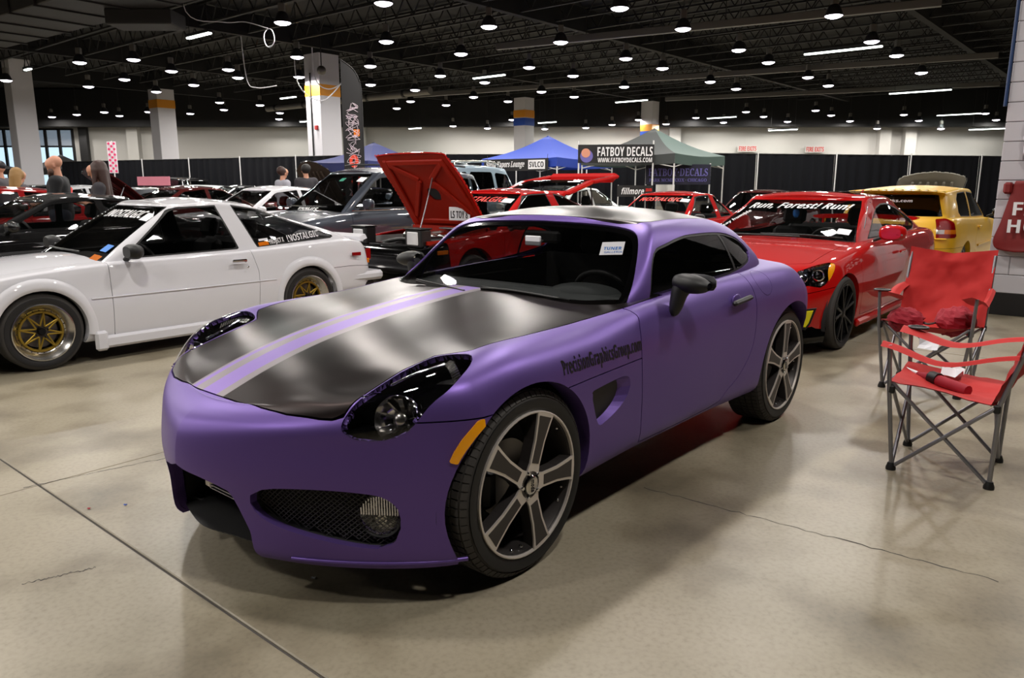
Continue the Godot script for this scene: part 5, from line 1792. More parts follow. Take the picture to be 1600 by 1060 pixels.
	var ht := Transform3D(Basis.IDENTITY, hr) * Transform3D(Basis(Vector3.RIGHT, 0.50), Vector3.ZERO)
	var hn := node("hatch", car)
	var rim := [Vector3(-.56, 0, 0), Vector3(.56, 0, 0), Vector3(.60, -.12, -.55), Vector3(.60, -.36, -1.16), Vector3(-.60, -.36, -1.16), Vector3(-.60, -.12, -.55)]
	var fr := Soup.new()
	var ga := PackedVector3Array(); var gb := PackedVector3Array(); var gc := PackedVector3Array()
	for k in 9:
		var x := -0.5 + k / 8.0
		ga.push_back(Vector3(x * 1.0, 0.02, -0.05)); gb.push_back(Vector3(x * 1.06, -0.10, -0.55)); gc.push_back(Vector3(x * 1.06, -0.30, -0.98))
	for i in 6:
		fr.add(beam(rim[i], rim[(i + 1) % 6], 0.12, 0.05, 0.02))
	fr.add(box(Vector3(1.18, 0.10, 0.16), Vector3(0, -0.37, -1.14), 0.03))
	obj(fr.moved(ht), "hatch_frame", M.red_paint, hn)
	obj(lattice([ga, gb, gc], 4).moved(ht), "hatch_glass", M.tint_dark, hn)
	for sx in [1.0, -1.0]:
		obj(bar(Vector3(0.55 * sx, 0.86, -2.75), ht * Vector3(0.55 * sx, -0.15, -0.60), 0.010), "gas_strut", M.black_plastic, hn)
	var ws: Soup = r.windshield
	var wu := Vector3(0, 0.45, -0.72).normalized()
	word_on(car, "NOSTALGIC", ws, Vector3(-0.04, 1.15, -1.02), Vector3(1, 0, 0), wu, 0.115, 0.80, M.red_vinyl, 0.25)
	sticker_on(car, ws, Vector3(0.42, 1.15, -1.0), Vector3(1, 0, 0), wu, 0.16, 0.10, M.white_paper)

func red_notchback() -> void:
	var sp := hatchback_spec()
	sp.merge({"paint": "red_paint", "rk": [-3.15, -2.9, -2.5, -2.15, -1.85, -1.5, -1.2], "ry": [.86, .90, 1.02, 1.18, 1.25, 1.28, 1.255], "zrt": -1.95, "zrb": -2.75, "win": [v2([-.66, .795, -1.14, 1.185, -1.22, 1.205, -1.57, 1.215, -1.71, .815]), v2([-1.73, 1.205, -1.90, 1.18, -2.36, .86, -2.33, .83, -1.87, .82])], "glass": "window_clear", "R": 0.30}, true)
	var r := make_car("notchback_coupe", sp, Vector3(2.0, 0, -12.84), YAW, "red two-door car with an orange windshield banner, under the decal tent")
	var ws: Soup = r.windshield
	var wu := Vector3(0, 0.45, -0.72).normalized()
	word_on(r.node, "NOSTALGIC", ws, Vector3(-0.04, 1.15, -1.02), Vector3(1, 0, 0), wu, 0.115, 0.80, M.red_vinyl, 0.25)
	sticker_on(r.node, ws, Vector3(0.44, 1.15, -1.0), Vector3(1, 0, 0), wu, 0.16, 0.10, M.white_paper)

func plain_car(kind: String, paint: String, at: Vector3, turn: float, label: String, extra := {}) -> Dictionary:
	var sp: Dictionary
	match kind:
		"coupe":
			sp = coupe_spec()
			sp.merge({"lamps": [], "mirror_mat": paint}, true)
		"hatch":
			sp = civic_spec()
			sp.mirror_mat = paint
		"wedge":
			sp = hatchback_spec()
		"van":
			sp = van_spec()
			sp.mirror_mat = paint
		_:
			sp = sp_default()
			sp.merge({"W": 0.86, "R": 0.31, "wb": 2.66, "zf": 0.86, "zr": -3.66, "sk": [-3.66, -3.2, -2.2, -0.7, 0.0, 0.86], "sy": [.88, .92, .90, .87, .83, .66], "zwb": -0.52, "zwt": -1.25, "zrt": -2.3, "zrb": -3.05, "gw": 0.77, "gr": 0.60, "rk": [-3.0, -2.6, -2.2, -1.6, -1.25], "ry": [1.05, 1.24, 1.345, 1.375, 1.33],
				"win": [v2([-.80, .905, -1.30, 1.24, -1.78, 1.29, -1.82, .92]), v2([-1.90, .92, -1.86, 1.29, -2.22, 1.26, -2.62, 1.05, -2.60, .945])], "doors": [v2([-.55, .93, -.52, .25, -1.84, .25, -1.86, .93]), v2([-1.87, .93, -1.85, .25, -2.25, .25, -2.62, .65, -2.66, .93])], "hood": [0.64, -0.48, 0.66, 0.06, 0.18], "track": 0.80, "arch": 0.335, "cr": -3.3, "mirror_mat": paint}, true)
	sp.merge({"paint": paint, "wheel": "steel", "sub": 2, "nf": 8, "ns": 30, "nr": 8, "lod": 1, "seal": false}, true)
	sp.merge(extra, true)
	return make_car({"coupe": "coupe", "hatch": "hatchback", "wedge": "wedge_coupe", "van": "wagon"}.get(kind, "sedan"), sp, at, turn, label)
# ------------------------------------------------------------------ the hall
const LAMPS := [[-5.8,5.4,-20.4], [-9.2,5.4,-23.5], [-12.4,5.4,-26.2], [-14.5,5.4,-26.8], [-17.2,5.4,-28.9], [-19.9,5.4,-31.3], [-12.3,5.4,-28.8], [-10.1,5.4,-28.4], [-6.9,5.4,-25.7], [-17.7,5.4,-33.2], [-15.1,5.4,-31.0], [-15.7,5.4,-35.0], [-13.1,5.4,-32.7], [-10.5,5.4,-30.5], [-8.1,5.4,-30.3], [-28.0,5.4,-44.9], [-25.5,5.4,-46.2], [-23.1,5.4,-44.7], [-23.4,5.4,-47.0], [-20.5,5.4,-44.5], [-18.6,5.4,-45.6], [-15.8,5.4,-43.3], [-14.6,5.4,-39.5], [-13.0,5.4,-40.8], [-9.0,5.4,-35.0], [-10.1,5.4,-38.3], [-14.2,5.29,-48.0], [-13.3,5.4,-45.2], [-11.8,5.4,-46.9], [-27.9,5.4,-47.8], [-2.9,5.4,-18.3], [-3.6,5.4,-23.0], [-0.6,5.4,-20.9], [2.5,5.4,-18.8], [-1.6,5.4,-25.1], [-4.9,5.4,-27.6], [1.4,5.4,-23.1], [-2.7,5.4,-30.0], [0.6,5.4,-27.9], [3.7,5.4,-26.0], [2.3,5.4,-30.0], [5.3,5.4,-28.1], [-5.8,5.4,-32.6], [-4.2,5.4,-34.4], [-1.1,5.4,-31.9], [-1.8,5.4,-37.1], [1.3,5.4,-35.0], [2.9,5.4,-37.0], [4.7,5.4,-33.3], [-5.0,5.4,-39.0], [-6.2,5.4,-42.5], [-3.4,5.4,-40.8], [-0.2,5.4,-39.0], [5.4,5.4,-40.5], [-0.0,5.25,-48.0], [-1.2,5.00,-48.0], [-3.6,4.88,-48.0], [-4.4,4.47,-48.0], [-2.6,4.34,-48.0], [-1.5,4.75,-48.0], [-0.3,4.63,-48.0], [2.0,4.71,-48.0], [3.2,4.95,-48.0], [4.5,4.78,-48.0], [6.1,4.96,-48.0], [7.2,4.83,-48.0], [7.7,5.25,-48.0], [1.4,4.50,-48.0], [4.8,4.43,-48.0], [8.8,4.63,-48.0], [7.8,5.4,-19.6], [4.5,5.4,-21.2], [6.9,5.4,-24.4], [10.3,5.4,-23.0], [12.2,5.4,-25.4], [8.6,5.4,-26.8], [11.3,5.4,-30.4], [13.1,5.4,-32.9], [15.0,5.4,-29.2], [9.6,5.4,-34.0], [7.9,5.4,-31.7], [11.2,5.37,-48.0], [15.2,5.4,-47.6], [12.9,5.09,-48.0], [9.4,5.00,-48.0], [13.8,4.92,-48.0], [12.0,4.63,-48.0], [13.2,5.4,-44.5], [16.8,5.14,-48.0], [17.7,4.96,-48.0], [18.9,5.4,-46.7], [20.6,5.17,-48.0], [21.4,4.97,-48.0], [18.9,4.70,-48.0], [19.5,4.56,-48.0], [15.2,4.68,-48.0], [22.3,4.73,-48.0], [23.0,5.4,-46.3], [24.8,5.20,-48.0], [25.4,5.01,-48.0], [26.2,4.72,-48.0], [26.7,4.56,-48.0], [27.3,5.4,-45.5], [29.5,5.24,-48.0], [29.8,5.03,-48.0], [16.8,5.4,-43.7], [16.0,4.52,-48.0], [10.5,4.85,-48.0], [12.9,4.49,-48.0]]
const STRIPS := [[-8.8,5.50,-22.6,1.3], [-17.6,5.50,-29.0,0.6], [-10.8,5.50,-38.2,1.3], [-12.3,5.08,-47.0,1.2], [-0.9,5.50,-30.9,1.7], [6.0,5.50,-39.8,1.9], [-5.8,4.68,-47.0,1.1], [2.1,5.02,-47.0,1.4], [10.3,5.50,-25.0,2.4], [18.4,5.50,-35.8,2.6], [12.5,5.30,-47.0,1.9], [16.2,4.59,-47.0,1.8], [26.8,5.49,-47.0,2.7], [28.5,4.64,-47.0,2.1]]
const U := Vector3(0.764, 0, 0.645)       # the hall's axes; the cars stand along V
const V := Vector3(-0.645, 0, 0.764)

func hall_materials() -> void:
	var fm := mat("concrete", Color(0.615, 0.58, 0.51), 0.40)
	fm.albedo_texture = noise_tex(noise(0.006, 5, 11), 1024, [[0.0, Color(0.60, 0.59, 0.56)], [0.32, Color(0.82, 0.81, 0.78)], [0.5, Color(0.93, 0.93, 0.91)], [1.0, Color(1, 1, 1)]])
	fm.roughness_texture = noise_tex(noise(0.009, 4, 5), 512, [[0.0, Color(0.75, 0.75, 0.75)], [1.0, Color(1, 1, 1)]])
	triplanar(fm, 0.16)
	fm.detail_enabled = true
	fm.detail_blend_mode = BaseMaterial3D.BLEND_MODE_MUL
	fm.detail_albedo = noise_tex(noise(0.05, 5, 23), 1024, [[0.0, Color(0.88, 0.87, 0.86)], [0.3, Color(0.96, 0.96, 0.96)], [0.6, Color(1, 1, 1)], [1.0, Color(1, 1, 1)]])
	fm.detail_uv_layer = BaseMaterial3D.DETAIL_UV_2
	fm.uv2_triplanar = true
	fm.uv2_world_triplanar = true
	fm.uv2_scale = Vector3.ONE * 0.7
	mat("joint", Color(0.28, 0.265, 0.25), 0.9)
	mat("wall_white", Color(0.62, 0.615, 0.60), 0.8)
	mat("wall_grey", Color(0.36, 0.36, 0.37), 0.8)
	mat("block_paint", Color(0.74, 0.735, 0.755), 0.6)
	mat("mortar", Color(0.52, 0.51, 0.52), 0.85)
	mat("base_black", Color(0.04, 0.04, 0.042), 0.5)
	mat("band_yellow", Color(0.80, 0.52, 0.06), 0.6)
	mat("band_blue", Color(0.06, 0.25, 0.62), 0.6)
	mat("deck", Color(0.018, 0.019, 0.023), 0.85)
	mat("joist", Color(0.045, 0.045, 0.048), 0.7)
	mat("duct", Color(0.10, 0.09, 0.08), 0.6)
	mat("galvanised", Color(0.40, 0.39, 0.37), 0.5, 0.5)
	mat("bell", Color(0.20, 0.20, 0.21), 0.45, 0.4)
	glow("lamp_face", Color(0.97, 0.94, 1.0), 9.0)
	glow("tube_face", Color(0.95, 1.0, 0.96), 6.0)
	mat("drape_cloth", Color(0.05, 0.055, 0.075), 0.9, 0.0, 0.3)
	mat("pole_white", Color(0.80, 0.80, 0.80), 0.4)
	mat("mullion", Color(0.06, 0.06, 0.065), 0.5)
	glass("pane_clear", Color(0.75, 0.85, 0.9), 0.08)
	glass("pane_shaded", Color(0.55, 0.55, 0.57), 0.6, 0.2)
	mat("sign_red", Color(0.62, 0.10, 0.10), 0.6)
	var fh := mat("hose_cover", Color(0.46, 0.075, 0.075), 0.75)
	fh.roughness_texture = noise_tex(noise(0.03, 3, 3), 256, [[0, Color(0.8, 0.8, 0.8)], [1, Color.WHITE]])
	mat("cable_white", Color(0.82, 0.82, 0.84), 0.5)
	mat("cable_blue", Color(0.03, 0.18, 0.36), 0.5)

func lamp_light(parent: Node3D, at: Vector3, size: Vector2, energy: float, c: Color) -> void:
	var l := AreaLight3D.new()
	l.name = "lamp_light"
	l.area_size = size
	l.light_energy = energy
	l.light_color = c
	l.area_range = 90.0
	l.area_attenuation = 2.0
	l.shadow_enabled = true
	l.rotation.x = -PI / 2
	parent.add_child(l, true)
	l.position = at

func build_hall() -> void:
	hall_materials()
	# floor: cast slabs with joints between them
	var fl := obj(box(Vector3(92, 0.3, 84), Vector3(-3, -0.158, -20)), "floor", M.joint)
	struct(fl)
	var slab := {}
	for i in range(-9, 11):
		for j in range(-4, 11):
			var c := U * (-3.9 + 6.0 * i + 3.0) - V * (1.144 + 6.0 * j - 3.0)
			if c.x < -46 or c.x > 40 or c.z < -53 or c.z > 13 or (c.z < -30 and absf(c.x) > 22.0 + absf(c.z) * 0.3):
				continue
			if slab.is_empty():
				slab["m"] = mesh_of(box(Vector3(5.997, 0.05, 5.989), Vector3(0, -0.025, 0), 0.004))
			var o := obj(slab.m, "slab", M.concrete, fl)
			o.position = c
			o.rotation.y = atan2(V.x, V.z)
	# hairline cracks
	var rng := RandomNumberGenerator.new()
	rng.seed = 7
	for q in [[Vector3(0.62, 0, -3.36), Vector3(1.75, 0, -2.50)], [Vector3(-2.3, 0, -3.36), Vector3(-1.62, 0, -3.9)], [Vector3(-1.75, 0, -2.48), Vector3(-1.55, 0, -2.60)]]:
		var a := PackedVector3Array()
		var b := PackedVector3Array()
		var side: Vector3 = (q[1] - q[0]).normalized().cross(Vector3.UP)
		for k in 41:
			var p: Vector3 = q[0].lerp(q[1], k / 40.0) + side * rng.randf_range(-0.008, 0.008)
			var w := rng.randf_range(0.0012, 0.0045)
			a.push_back(p + side * w + Vector3(0, 0.0006, 0)); b.push_back(p - side * w + Vector3(0, 0.0006, 0))
		obj(grid([a, b]), "crack", M.joint, fl)
	# outer walls
	var wb := struct(node("wall_back"))
	var z := -50.0
	obj(box(Vector3(64, 7.4, 0.4), Vector3(4.0, 3.6, z - 0.2)), "wall_panel", M.wall_white, wb)
	obj(box(Vector3(8.0, 7.4, 0.4), Vector3(-39.0, 3.6, z - 0.2)), "wall_panel", M.wall_white, wb)
	obj(box(Vector3(7.0, 2.5, 0.4), Vector3(-31.5, 6.05, z - 0.2)), "wall_panel", M.wall_white, wb)
	obj(box(Vector3(7.0, 0.4, 0.4), Vector3(-31.5, 0.1, z - 0.2)), "wall_panel", M.wall_white, wb)
	struct(obj(box(Vector3(0.4, 7.4, 68), Vector3(-43.2, 3.6, -17)), "wall_left", M.wall_white))
	struct(obj(box(Vector3(0.4, 7.4, 68), Vector3(36.2, 3.6, -17)), "wall_right", M.wall_grey))
	struct(obj(box(Vector3(80, 7.4, 0.4), Vector3(-3.5, 3.6, 15.2)), "wall_front", M.wall_grey))
	# pilasters on the back wall
	for x in [-24.0, -9.6, 10.3, 23.6, 25.2]:
		obj(box(Vector3(0.7, 7.2, 0.5), Vector3(x, 3.6, z + 0.25)), "pilaster", M.wall_white, wb)
	obj(box(Vector3(0.5, 5.0, 0.3), Vector3(-27.2, 2.5, z + 0.2)), "pilaster", M.mullion, wb)
	# window wall on the left
	var wn := struct(node("window_1"))
	for k in 9:
		obj(box(Vector3(0.16, 4.6, 0.12), Vector3(-35.0 + 7.0 * k / 8.0, 2.55, z)), "mullion", M.mullion, wn)
	for y in [0.3, 3.76, 4.82]:
		obj(box(Vector3(7.0, 0.10, 0.10), Vector3(-31.5, y, z)), "transom", M.mullion, wn)
	for k in 8:
		var x := -35.0 + 7.0 * (k + 0.5) / 8.0
		obj(box(Vector3(0.80, 3.4, 0.02), Vector3(x, 2.03, z - 0.03)), "pane", M.pane_clear, wn)
		obj(box(Vector3(0.80, 1.0, 0.02), Vector3(x, 4.29, z - 0.03)), "pane", M.pane_shaded, wn)
	# ceiling deck, joists, girders
	var cg := obj(box(Vector3(82, 0.3, 68), Vector3(-3.5, 7.35, -17)), "ceiling", M.deck)
	struct(cg)
	var half := 38.0
	var jm := Soup.new()
	jm.add(box(Vector3(half * 2, 0.06, 0.12), Vector3(0, 0.0, 0)))
	jm.add(box(Vector3(half * 2, 0.05, 0.10), Vector3(0, -0.62, 0)))
	for k in 95:
		var x0 := -half + k * 0.8
		jm.add(beam(Vector3(x0, -0.60, 0), Vector3(x0 + 0.4, -0.02, 0), 0.03, 0.03))
		jm.add(beam(Vector3(x0 + 0.4, -0.02, 0), Vector3(x0 + 0.8, -0.60, 0), 0.03, 0.03))
	var joist_mesh := mesh_of(jm)
	for k in range(-8, 30):
		var c := -V * (k * 1.75) + Vector3(-3.5, 7.1, 0)
		if c.z > 12.0:
			continue
		var lim := obj(clip_hall(jm, c), "joist", M.joist, cg)
		lim.position = c
		lim.rotation.y = atan2(-U.z, U.x)
	for k in range(-3, 4):
		var gs := box(Vector3(0.22, 0.75, 80), Vector3.ZERO)
		var c := U * (k * 9.2) + Vector3(-3.5, 6.75, -20)
		var o := obj(clip_hall(gs, c, atan2(V.x, V.z)), "girder", M.deck, cg)
		o.position = c
		o.rotation.y = atan2(V.x, V.z)
	# soffit beams along the back wall
	obj(box(Vector3(78, 2.2, 0.8), Vector3(-3.5, 6.0, z + 1.0)), "soffit", M.deck, cg)
	build_services()
	build_lamps()
	build_columns()

func clip_hall(s: Soup, c: Vector3, turn := atan2(-0.645, 0.764)) -> Soup:
	# what of a long member lies inside the walls
	var b := Basis(Vector3.UP, turn)
	var keep := Soup.new()
	for part in [[s]]:
		var cur: Soup = part[0]
		cur = cut(cur, func(p: Vector3) -> float: return (b * p + c).x - 35.9)[0]
		cur = cut(cur, func(p: Vector3) -> float: return -42.9 - (b * p + c).x)[0]
		cur = cut(cur, func(p: Vector3) -> float: return (b * p + c).z - 14.9)[0]
		cur = cut(cur, func(p: Vector3) -> float: return -49.9 - (b * p + c).z)[0]
		keep.add(cur)
	return keep

func build_services() -> void:
	# cable channels hung below the joists
	var labels := ["long grey cable channel hung nearest under the ceiling", "second long grey channel under the ceiling, farther back", "third long grey channel under the ceiling, farthest back"]
	var lines := [[Vector3(-0.5, 5.8, -26.2), Vector3(10.6, 5.8, -20.0)], [Vector3(-7.5, 5.8, -41.5), Vector3(16.9, 5.8, -27.8)], [Vector3(8.1, 5.8, -41.8), Vector3(21.8, 5.8, -35.5)]]
	for i in 3:
		var q: Array = lines[i]
		var n := node("cable_channel", null, q[0])
		tag(n, labels[i], "channel")
		var d: Vector3 = q[1] - q[0]
		obj(beam(Vector3.ZERO, d, 0.16, 0.20, 0.01), "channel", M.galvanised, n)
		for k in 6:
			var p := d * ((k + 0.5) / 6.0)
			obj(bar(p + Vector3(0, 0.08, 0), p + Vector3(0, 0.75, 0), 0.012, 6), "hanger_rod", M.joist, n)
	# big duct, upper left
	var dn := node("air_duct", null, Vector3(-16.0, 5.98, -27.0) + V * 2.4)
	tag(dn, "large dark sheet metal air duct under the ceiling, upper left", "duct")
	var a := Vector3(-13, 0, -9.5)
	var b := Vector3(12.0, 0, 9.0)
	obj(beam(a, b, 2.0, 0.85, 0.02), "duct_body", M.duct, dn)
	for k in 22:
		var p := a.lerp(b, (k + 0.5) / 22.0)
		var dd := (b - a).normalized() * 0.03
		obj(beam(p - dd, p + dd, 2.1, 0.93), "flange", M.duct, dn)
	obj(box(Vector3(1.6, 0.35, 0.9), Vector3(8.5, -0.6, 5.2), 0.02).moved(Transform3D(Basis.IDENTITY, Vector3.ZERO)), "diffuser", M.duct, dn)
	# round pipe
	var pn := node("ceiling_pipe", null, Vector3(-9, 5.5, -40))
	tag(pn, "long round galvanised pipe below the ceiling, left of the yellow-banded column", "pipe")
	obj(tube([U * -6.0, U * 7.0], 0.16, 12), "pipe", M.galvanised, pn)
	for k in 5:
		obj(tube([U * (-5.2 + k * 2.6), U * (-5.05 + k * 2.6)], 0.18, 12), "collar", M.joist, pn)
	# white cable coil hanging by a lamp
	var cw := node("cable_coil", null, Vector3(-6.1, 5.0, -20.2))
	tag(cw, "coil of white cable hanging below a ceiling lamp", "cable")
	var cp := []
	for k in 60:
		var t := TAU * k / 20.0
		cp.append(Vector3(sin(t) * 0.13, cos(t) * 0.22 + 0.01 * sin(t * 3.0), 0.004 * k / 10.0))
	obj(tube(cp, 0.012, 6), "coil", M.cable_white, cw)
	obj(tube(path3([Vector3(0, 0.22, 0), Vector3(-0.5, 0.34, 0.2), Vector3(-1.0, 0.30, 0.4), Vector3(-1.8, 0.5, 0.6), Vector3(-1.9, 2.1, 0.6)], 6), 0.012, 6), "cable", M.cable_white, cw)
	var swags := [[Vector3(-8.1, 7.22, -30.0), Vector3(-8.1, 5.2, -30.0), Vector3(-7.2, 4.5, -30), Vector3(-6.3, 5.3, -30)], [Vector3(-7.4, 7.22, -29.8), Vector3(-7.4, 5.4, -29.8), Vector3(-6.9, 4.9, -29.8), Vector3(-6.2, 5.2, -29.8)], [Vector3(-10.1, 7.22, -29.9), Vector3(-10.0, 5.3, -30.0), Vector3(-9.7, 5.0, -30.2), Vector3(-9.0, 5.1, -30.4)]]
	for i in 3:
		var so := obj(tube(path3(swags[i], 8), 0.02, 6), "hanging_cable", M.cable_white)
		tag(so, ["longest white cable swag hanging beside the yellow-banded column", "short white cable swag hanging close by the yellow-banded column", "white cable hanging between two lamps left of the column"][i], "cable")
	# cctv dome
	var cd := node("dome_camera", null, Vector3(-7.0, 5.6, -29.3))
	tag(cd, "small grey dome camera hanging from the ceiling", "camera")
	obj(bar(Vector3(0, 0, 0), Vector3(0, 1.6, 0), 0.02, 6), "stem", M.joist, cd)
	obj(blob(Vector3(0.17, 0.17, 0.17), Vector3(0, -0.1, 0), 14, 10), "dome", M.galvanised, cd)

func build_lamps() -> void:
	var proto := node("high_bay_lamp")
	tag(proto, "round high-bay lamp hanging from the dark ceiling", "lamp", "high-bay lamps in rows under the ceiling")
	var vert := Basis(Vector3(0, 1, 0), Vector3(-1, 0, 0), Vector3(0, 0, 1))   # lathe axis up
	obj(lathe([Vector2(0.215, 0.0), Vector2(0.20, 0.06), Vector2(0.14, 0.20), Vector2(0.09, 0.26), Vector2(0.0, 0.27)], 20).moved(Transform3D(vert, Vector3.ZERO)), "reflector", M.bell, proto)
	obj(box(Vector3(0.16, 0.22, 0.16), Vector3(0, 0.37, 0), 0.02), "ballast", M.galvanised, proto)
	obj(bar(Vector3.ZERO, Vector3(0, 1.0, 0), 0.012, 6), "hanger", M.joist, proto).position.y = 0.45
	obj(lathe([Vector2(0.0, -0.065), Vector2(0.10, -0.055), Vector2(0.17, -0.03), Vector2(0.207, 0.0)], 20).moved(Transform3D(vert, Vector3.ZERO)), "glowing_face", M.lamp_face, proto)
	lamp_light(proto, Vector3(0, -0.075, 0), Vector2(0.36, 0.36), LAMP_POWER, Color(1.0, 0.975, 0.945))
	var first := true
	var all := LAMPS.duplicate()
	for i in range(-9, 9):
		for j in range(-6, 8):
			var p := U * (i * 4.4 + 0.6) - V * (j * 4.4 + 1.4)
			var d := -p.z
			if p.x < -32 or p.z > 0.6 or d > 48 or (i > 0 and d < 15.0):
				continue
			# leave the part in view to the lamps listed above
			if d > 17.0 and absf(p.x) < 0.72 * d + 1.0:
				continue
			all.append([p.x, 5.4, p.z])
	var taken := []
	for q in all:
		var close := false
		for w in taken:
			if Vector2(w[0] - q[0], w[2] - q[2]).length() < 1.3:
				close = true
		for w in STRIPS:
			if Vector2(w[0] - q[0], w[2] - q[2]).length() < 1.0:
				close = true
		if close:
			continue
		taken.append(q)
		var at := Vector3(q[0], q[1], q[2])
		var o := proto
		if first:
			proto.position = at
			first = false
		else:
			o = copy_of(proto, at, 0.0, "high_bay_lamp")
		o.get_node("hanger").scale.y = 7.2 - at.y - 0.45
	for q in STRIPS:
		var n := node("strip_light", null, Vector3(q[0], q[1], q[2]), atan2(-U.z, U.x))
		tag(n, "long fluorescent strip light hung between the round lamps", "lamp", "fluorescent strip lights under the ceiling")
		obj(box(Vector3(q[3], 0.08, 0.16), Vector3(0, 0.05, 0), 0.01), "housing", M.bell, n)
		obj(box(Vector3(q[3] - 0.06, 0.05, 0.12), Vector3(0, -0.012, 0), 0.015), "tube", M.tube_face, n)
		for hx in [-0.4, 0.4]:
			obj(bar(Vector3(q[3] * hx, 0.08, 0), Vector3(q[3] * hx, 7.2 - q[1], 0), 0.01, 6), "hanger", M.joist, n)
		lamp_light(n, Vector3(0, -0.05, 0), Vector2(q[3], 0.1), LAMP_POWER * 0.5, Color(0.95, 1.0, 0.97))

func build_columns() -> void:
	# near block column with the hose cover; its face runs along U
	var col := node("wall_column", null, Vector3(5.20, 0, -8.29), atan2(-U.z, U.x))
	col.set_meta("kind", "structure")
	# local x along the face, local z towards the viewer
	obj(box(Vector3(1.376, 7.2, 1.376), Vector3(0.70, 3.6, -0.70)), "mortar_core", M.mortar, col)
	obj(box(Vector3(1.404, 0.24, 1.404), Vector3(0.70, 0.12, -0.70), 0.004), "base_band", M.base_black, col)
	var full := mesh_of(box(Vector3(0.394, 0.194, 0.2), Vector3.ZERO, 0.006))
	var half := mesh_of(box(Vector3(0.194, 0.194, 0.2), Vector3.ZERO, 0.006))
	for r in 35:
		var y := 0.34 + r * 0.2
		if y > 7.1:
			break
		var x := 0.0
		var odd := r % 2 == 1
		var k := 0
		while x < 1.39:
			var w := 0.2 if (odd and x == 0.0) or x > 1.15 else 0.4
			for face in 2:
				var o := obj(full if w > 0.3 else half, "block", M.block_paint, col)
				o.position = Vector3(x + w / 2, y, -0.10) if face == 0 else Vector3(0.10, y, -x - w / 2)
				if face == 1:
					o.rotation.y = PI / 2
			x += w
			k += 1
	# pipe with an elbow on the face
	var pp := node("standpipe", null, Vector3(5.20, 0, -8.29), atan2(-U.z, U.x))
	tag(pp, "white painted pipe with an elbow on the block column", "pipe")
	obj(tube(path3([Vector3(0.24, 6.9, 0.06), Vector3(0.24, 3.0, 0.06), Vector3(0.24, 1.82, 0.06), Vector3(0.25, 1.70, 0.06), Vector3(0.32, 1.62, 0.06), Vector3(0.50, 1.60, 0.06), Vector3(0.9, 1.60, 0.06)], 5), 0.045, 12), "pipe", M.block_paint, pp)
	for y in [1.85, 1.98]:
		obj(tube([Vector3(0.24, y, 0.06), Vector3(0.24, y + 0.04, 0.06)], 0.06, 12), "collar", M.block_paint, pp)
	var cb := obj(tube(path3([Vector3(-0.02, 7.0, 0.02), Vector3(-0.02, 5.0, 0.03), Vector3(-0.015, 3.4, 0.02), Vector3(-0.02, 2.2, 0.03)], 8), 0.018, 6), "blue_cable", M.cable_blue)
	cb.transform = col.transform
	tag(cb, "blue cable running down the edge of the block column", "cable")
	# hose cover
	var hc := node("fire_hose_cover", null, Vector3(5.20, 0, -8.29), atan2(-U.z, U.x))
	tag(hc, "red fabric fire hose cover hung on the block column", "cover")
	var sil := [[1.43, 0.17, 0.97], [1.36, 0.15, 1.0], [1.2, 0.12, 1.03], [1.0, 0.08, 1.07], [0.84, 0.035, 1.11], [0.76, 0.04, 1.11], [0.715, 0.08, 1.07]]
	var fr := []
	for q in sil:
		var ln := PackedVector3Array()
		for k in 13:
			var t := k / 12.0
			ln.push_back(Vector3(lerpf(q[1], q[2], t), q[0] - (0.02 * sin(t * 9.0) if q[0] < 0.8 else 0.0), 0.10 + 0.05 * pow(sin(PI * t), 0.4) + 0.012 * sin(t * 11.0 + q[0] * 7.0) * (1.4 - q[0])))
		fr.append(ln)
	var lb := PackedVector3Array(); var lt := PackedVector3Array()
	for k in 13:
		lb.push_back(Vector3(lerpf(0.10, 1.05, k / 12.0), 0.715, 0.01)); lt.push_back(Vector3(lerpf(0.17, 0.97, k / 12.0), 1.43, 0.01))
	fr.append(lb)
	fr.push_front(lt)
	var front := lattice(fr, 3)
	obj(front, "fabric", M.hose_cover, hc)
	for sx in [0, 1]:
		var s := Soup.new()
		for i in range(1, fr.size() - 2):
			var e: int = 12 * sx
			s.quad(fr[i][e], fr[i + 1][e], Vector3(fr[i + 1][e].x, fr[i + 1][e].y, 0.005), Vector3(fr[i][e].x, fr[i][e].y, 0.005), Vector3(-1 + 2 * sx, 0, 0))
		obj(s, "side", M.hose_cover, hc)
	obj(box(Vector3(0.08, 0.12, 0.14), Vector3(0.11, 1.36, 0.07), 0.02), "bracket", M.hose_cover, hc)
	obj(drape(letters("FIRE", 0.135, "Droid Sans", true, 0.001, 0.42), front, Vector3(0.40, 1.15, 0.2), Vector3.RIGHT, Vector3.UP, 0.002), "lettering", M.white_vinyl, hc)
	obj(drape(letters("HOSE", 0.135, "Droid Sans", true, 0.001, 0.50), front, Vector3(0.41, 0.97, 0.2), Vector3.RIGHT, Vector3.UP, 0.002), "lettering", M.white_vinyl, hc)
	# far columns: [x, z, side, yellow band y, blue band y]
	for q in [[-23.6, -38.0, 0.95, 0.0, 0.0], [-18.6, -42.0, 0.95, 5.55, 0.0], [-7.4, -31.0, 0.95, 4.95, 0.0], [0.7, -46.0, 0.85, 5.4, 4.95], [8.4, -48.0, 0.8, 4.75, 4.35]]:
		var c := node("wall_column", null, Vector3(q[0], 0, q[1]), atan2(-U.z, U.x))
		c.set_meta("kind", "structure")
		var w: float = q[2]
		obj(box(Vector3(w, 7.2, w), Vector3(0, 3.6, 0), 0.02), "shaft", M.block_paint, c)
		if q[3] > 0.0:
			obj(box(Vector3(w + 0.02, 0.42, w + 0.02), Vector3(0, q[3], 0)), "yellow_band", M.band_yellow, c)
			obj(box(Vector3(w + 0.06, 1.4, w + 0.06), Vector3(0, 7.0, 0)), "collar", M.deck, c)
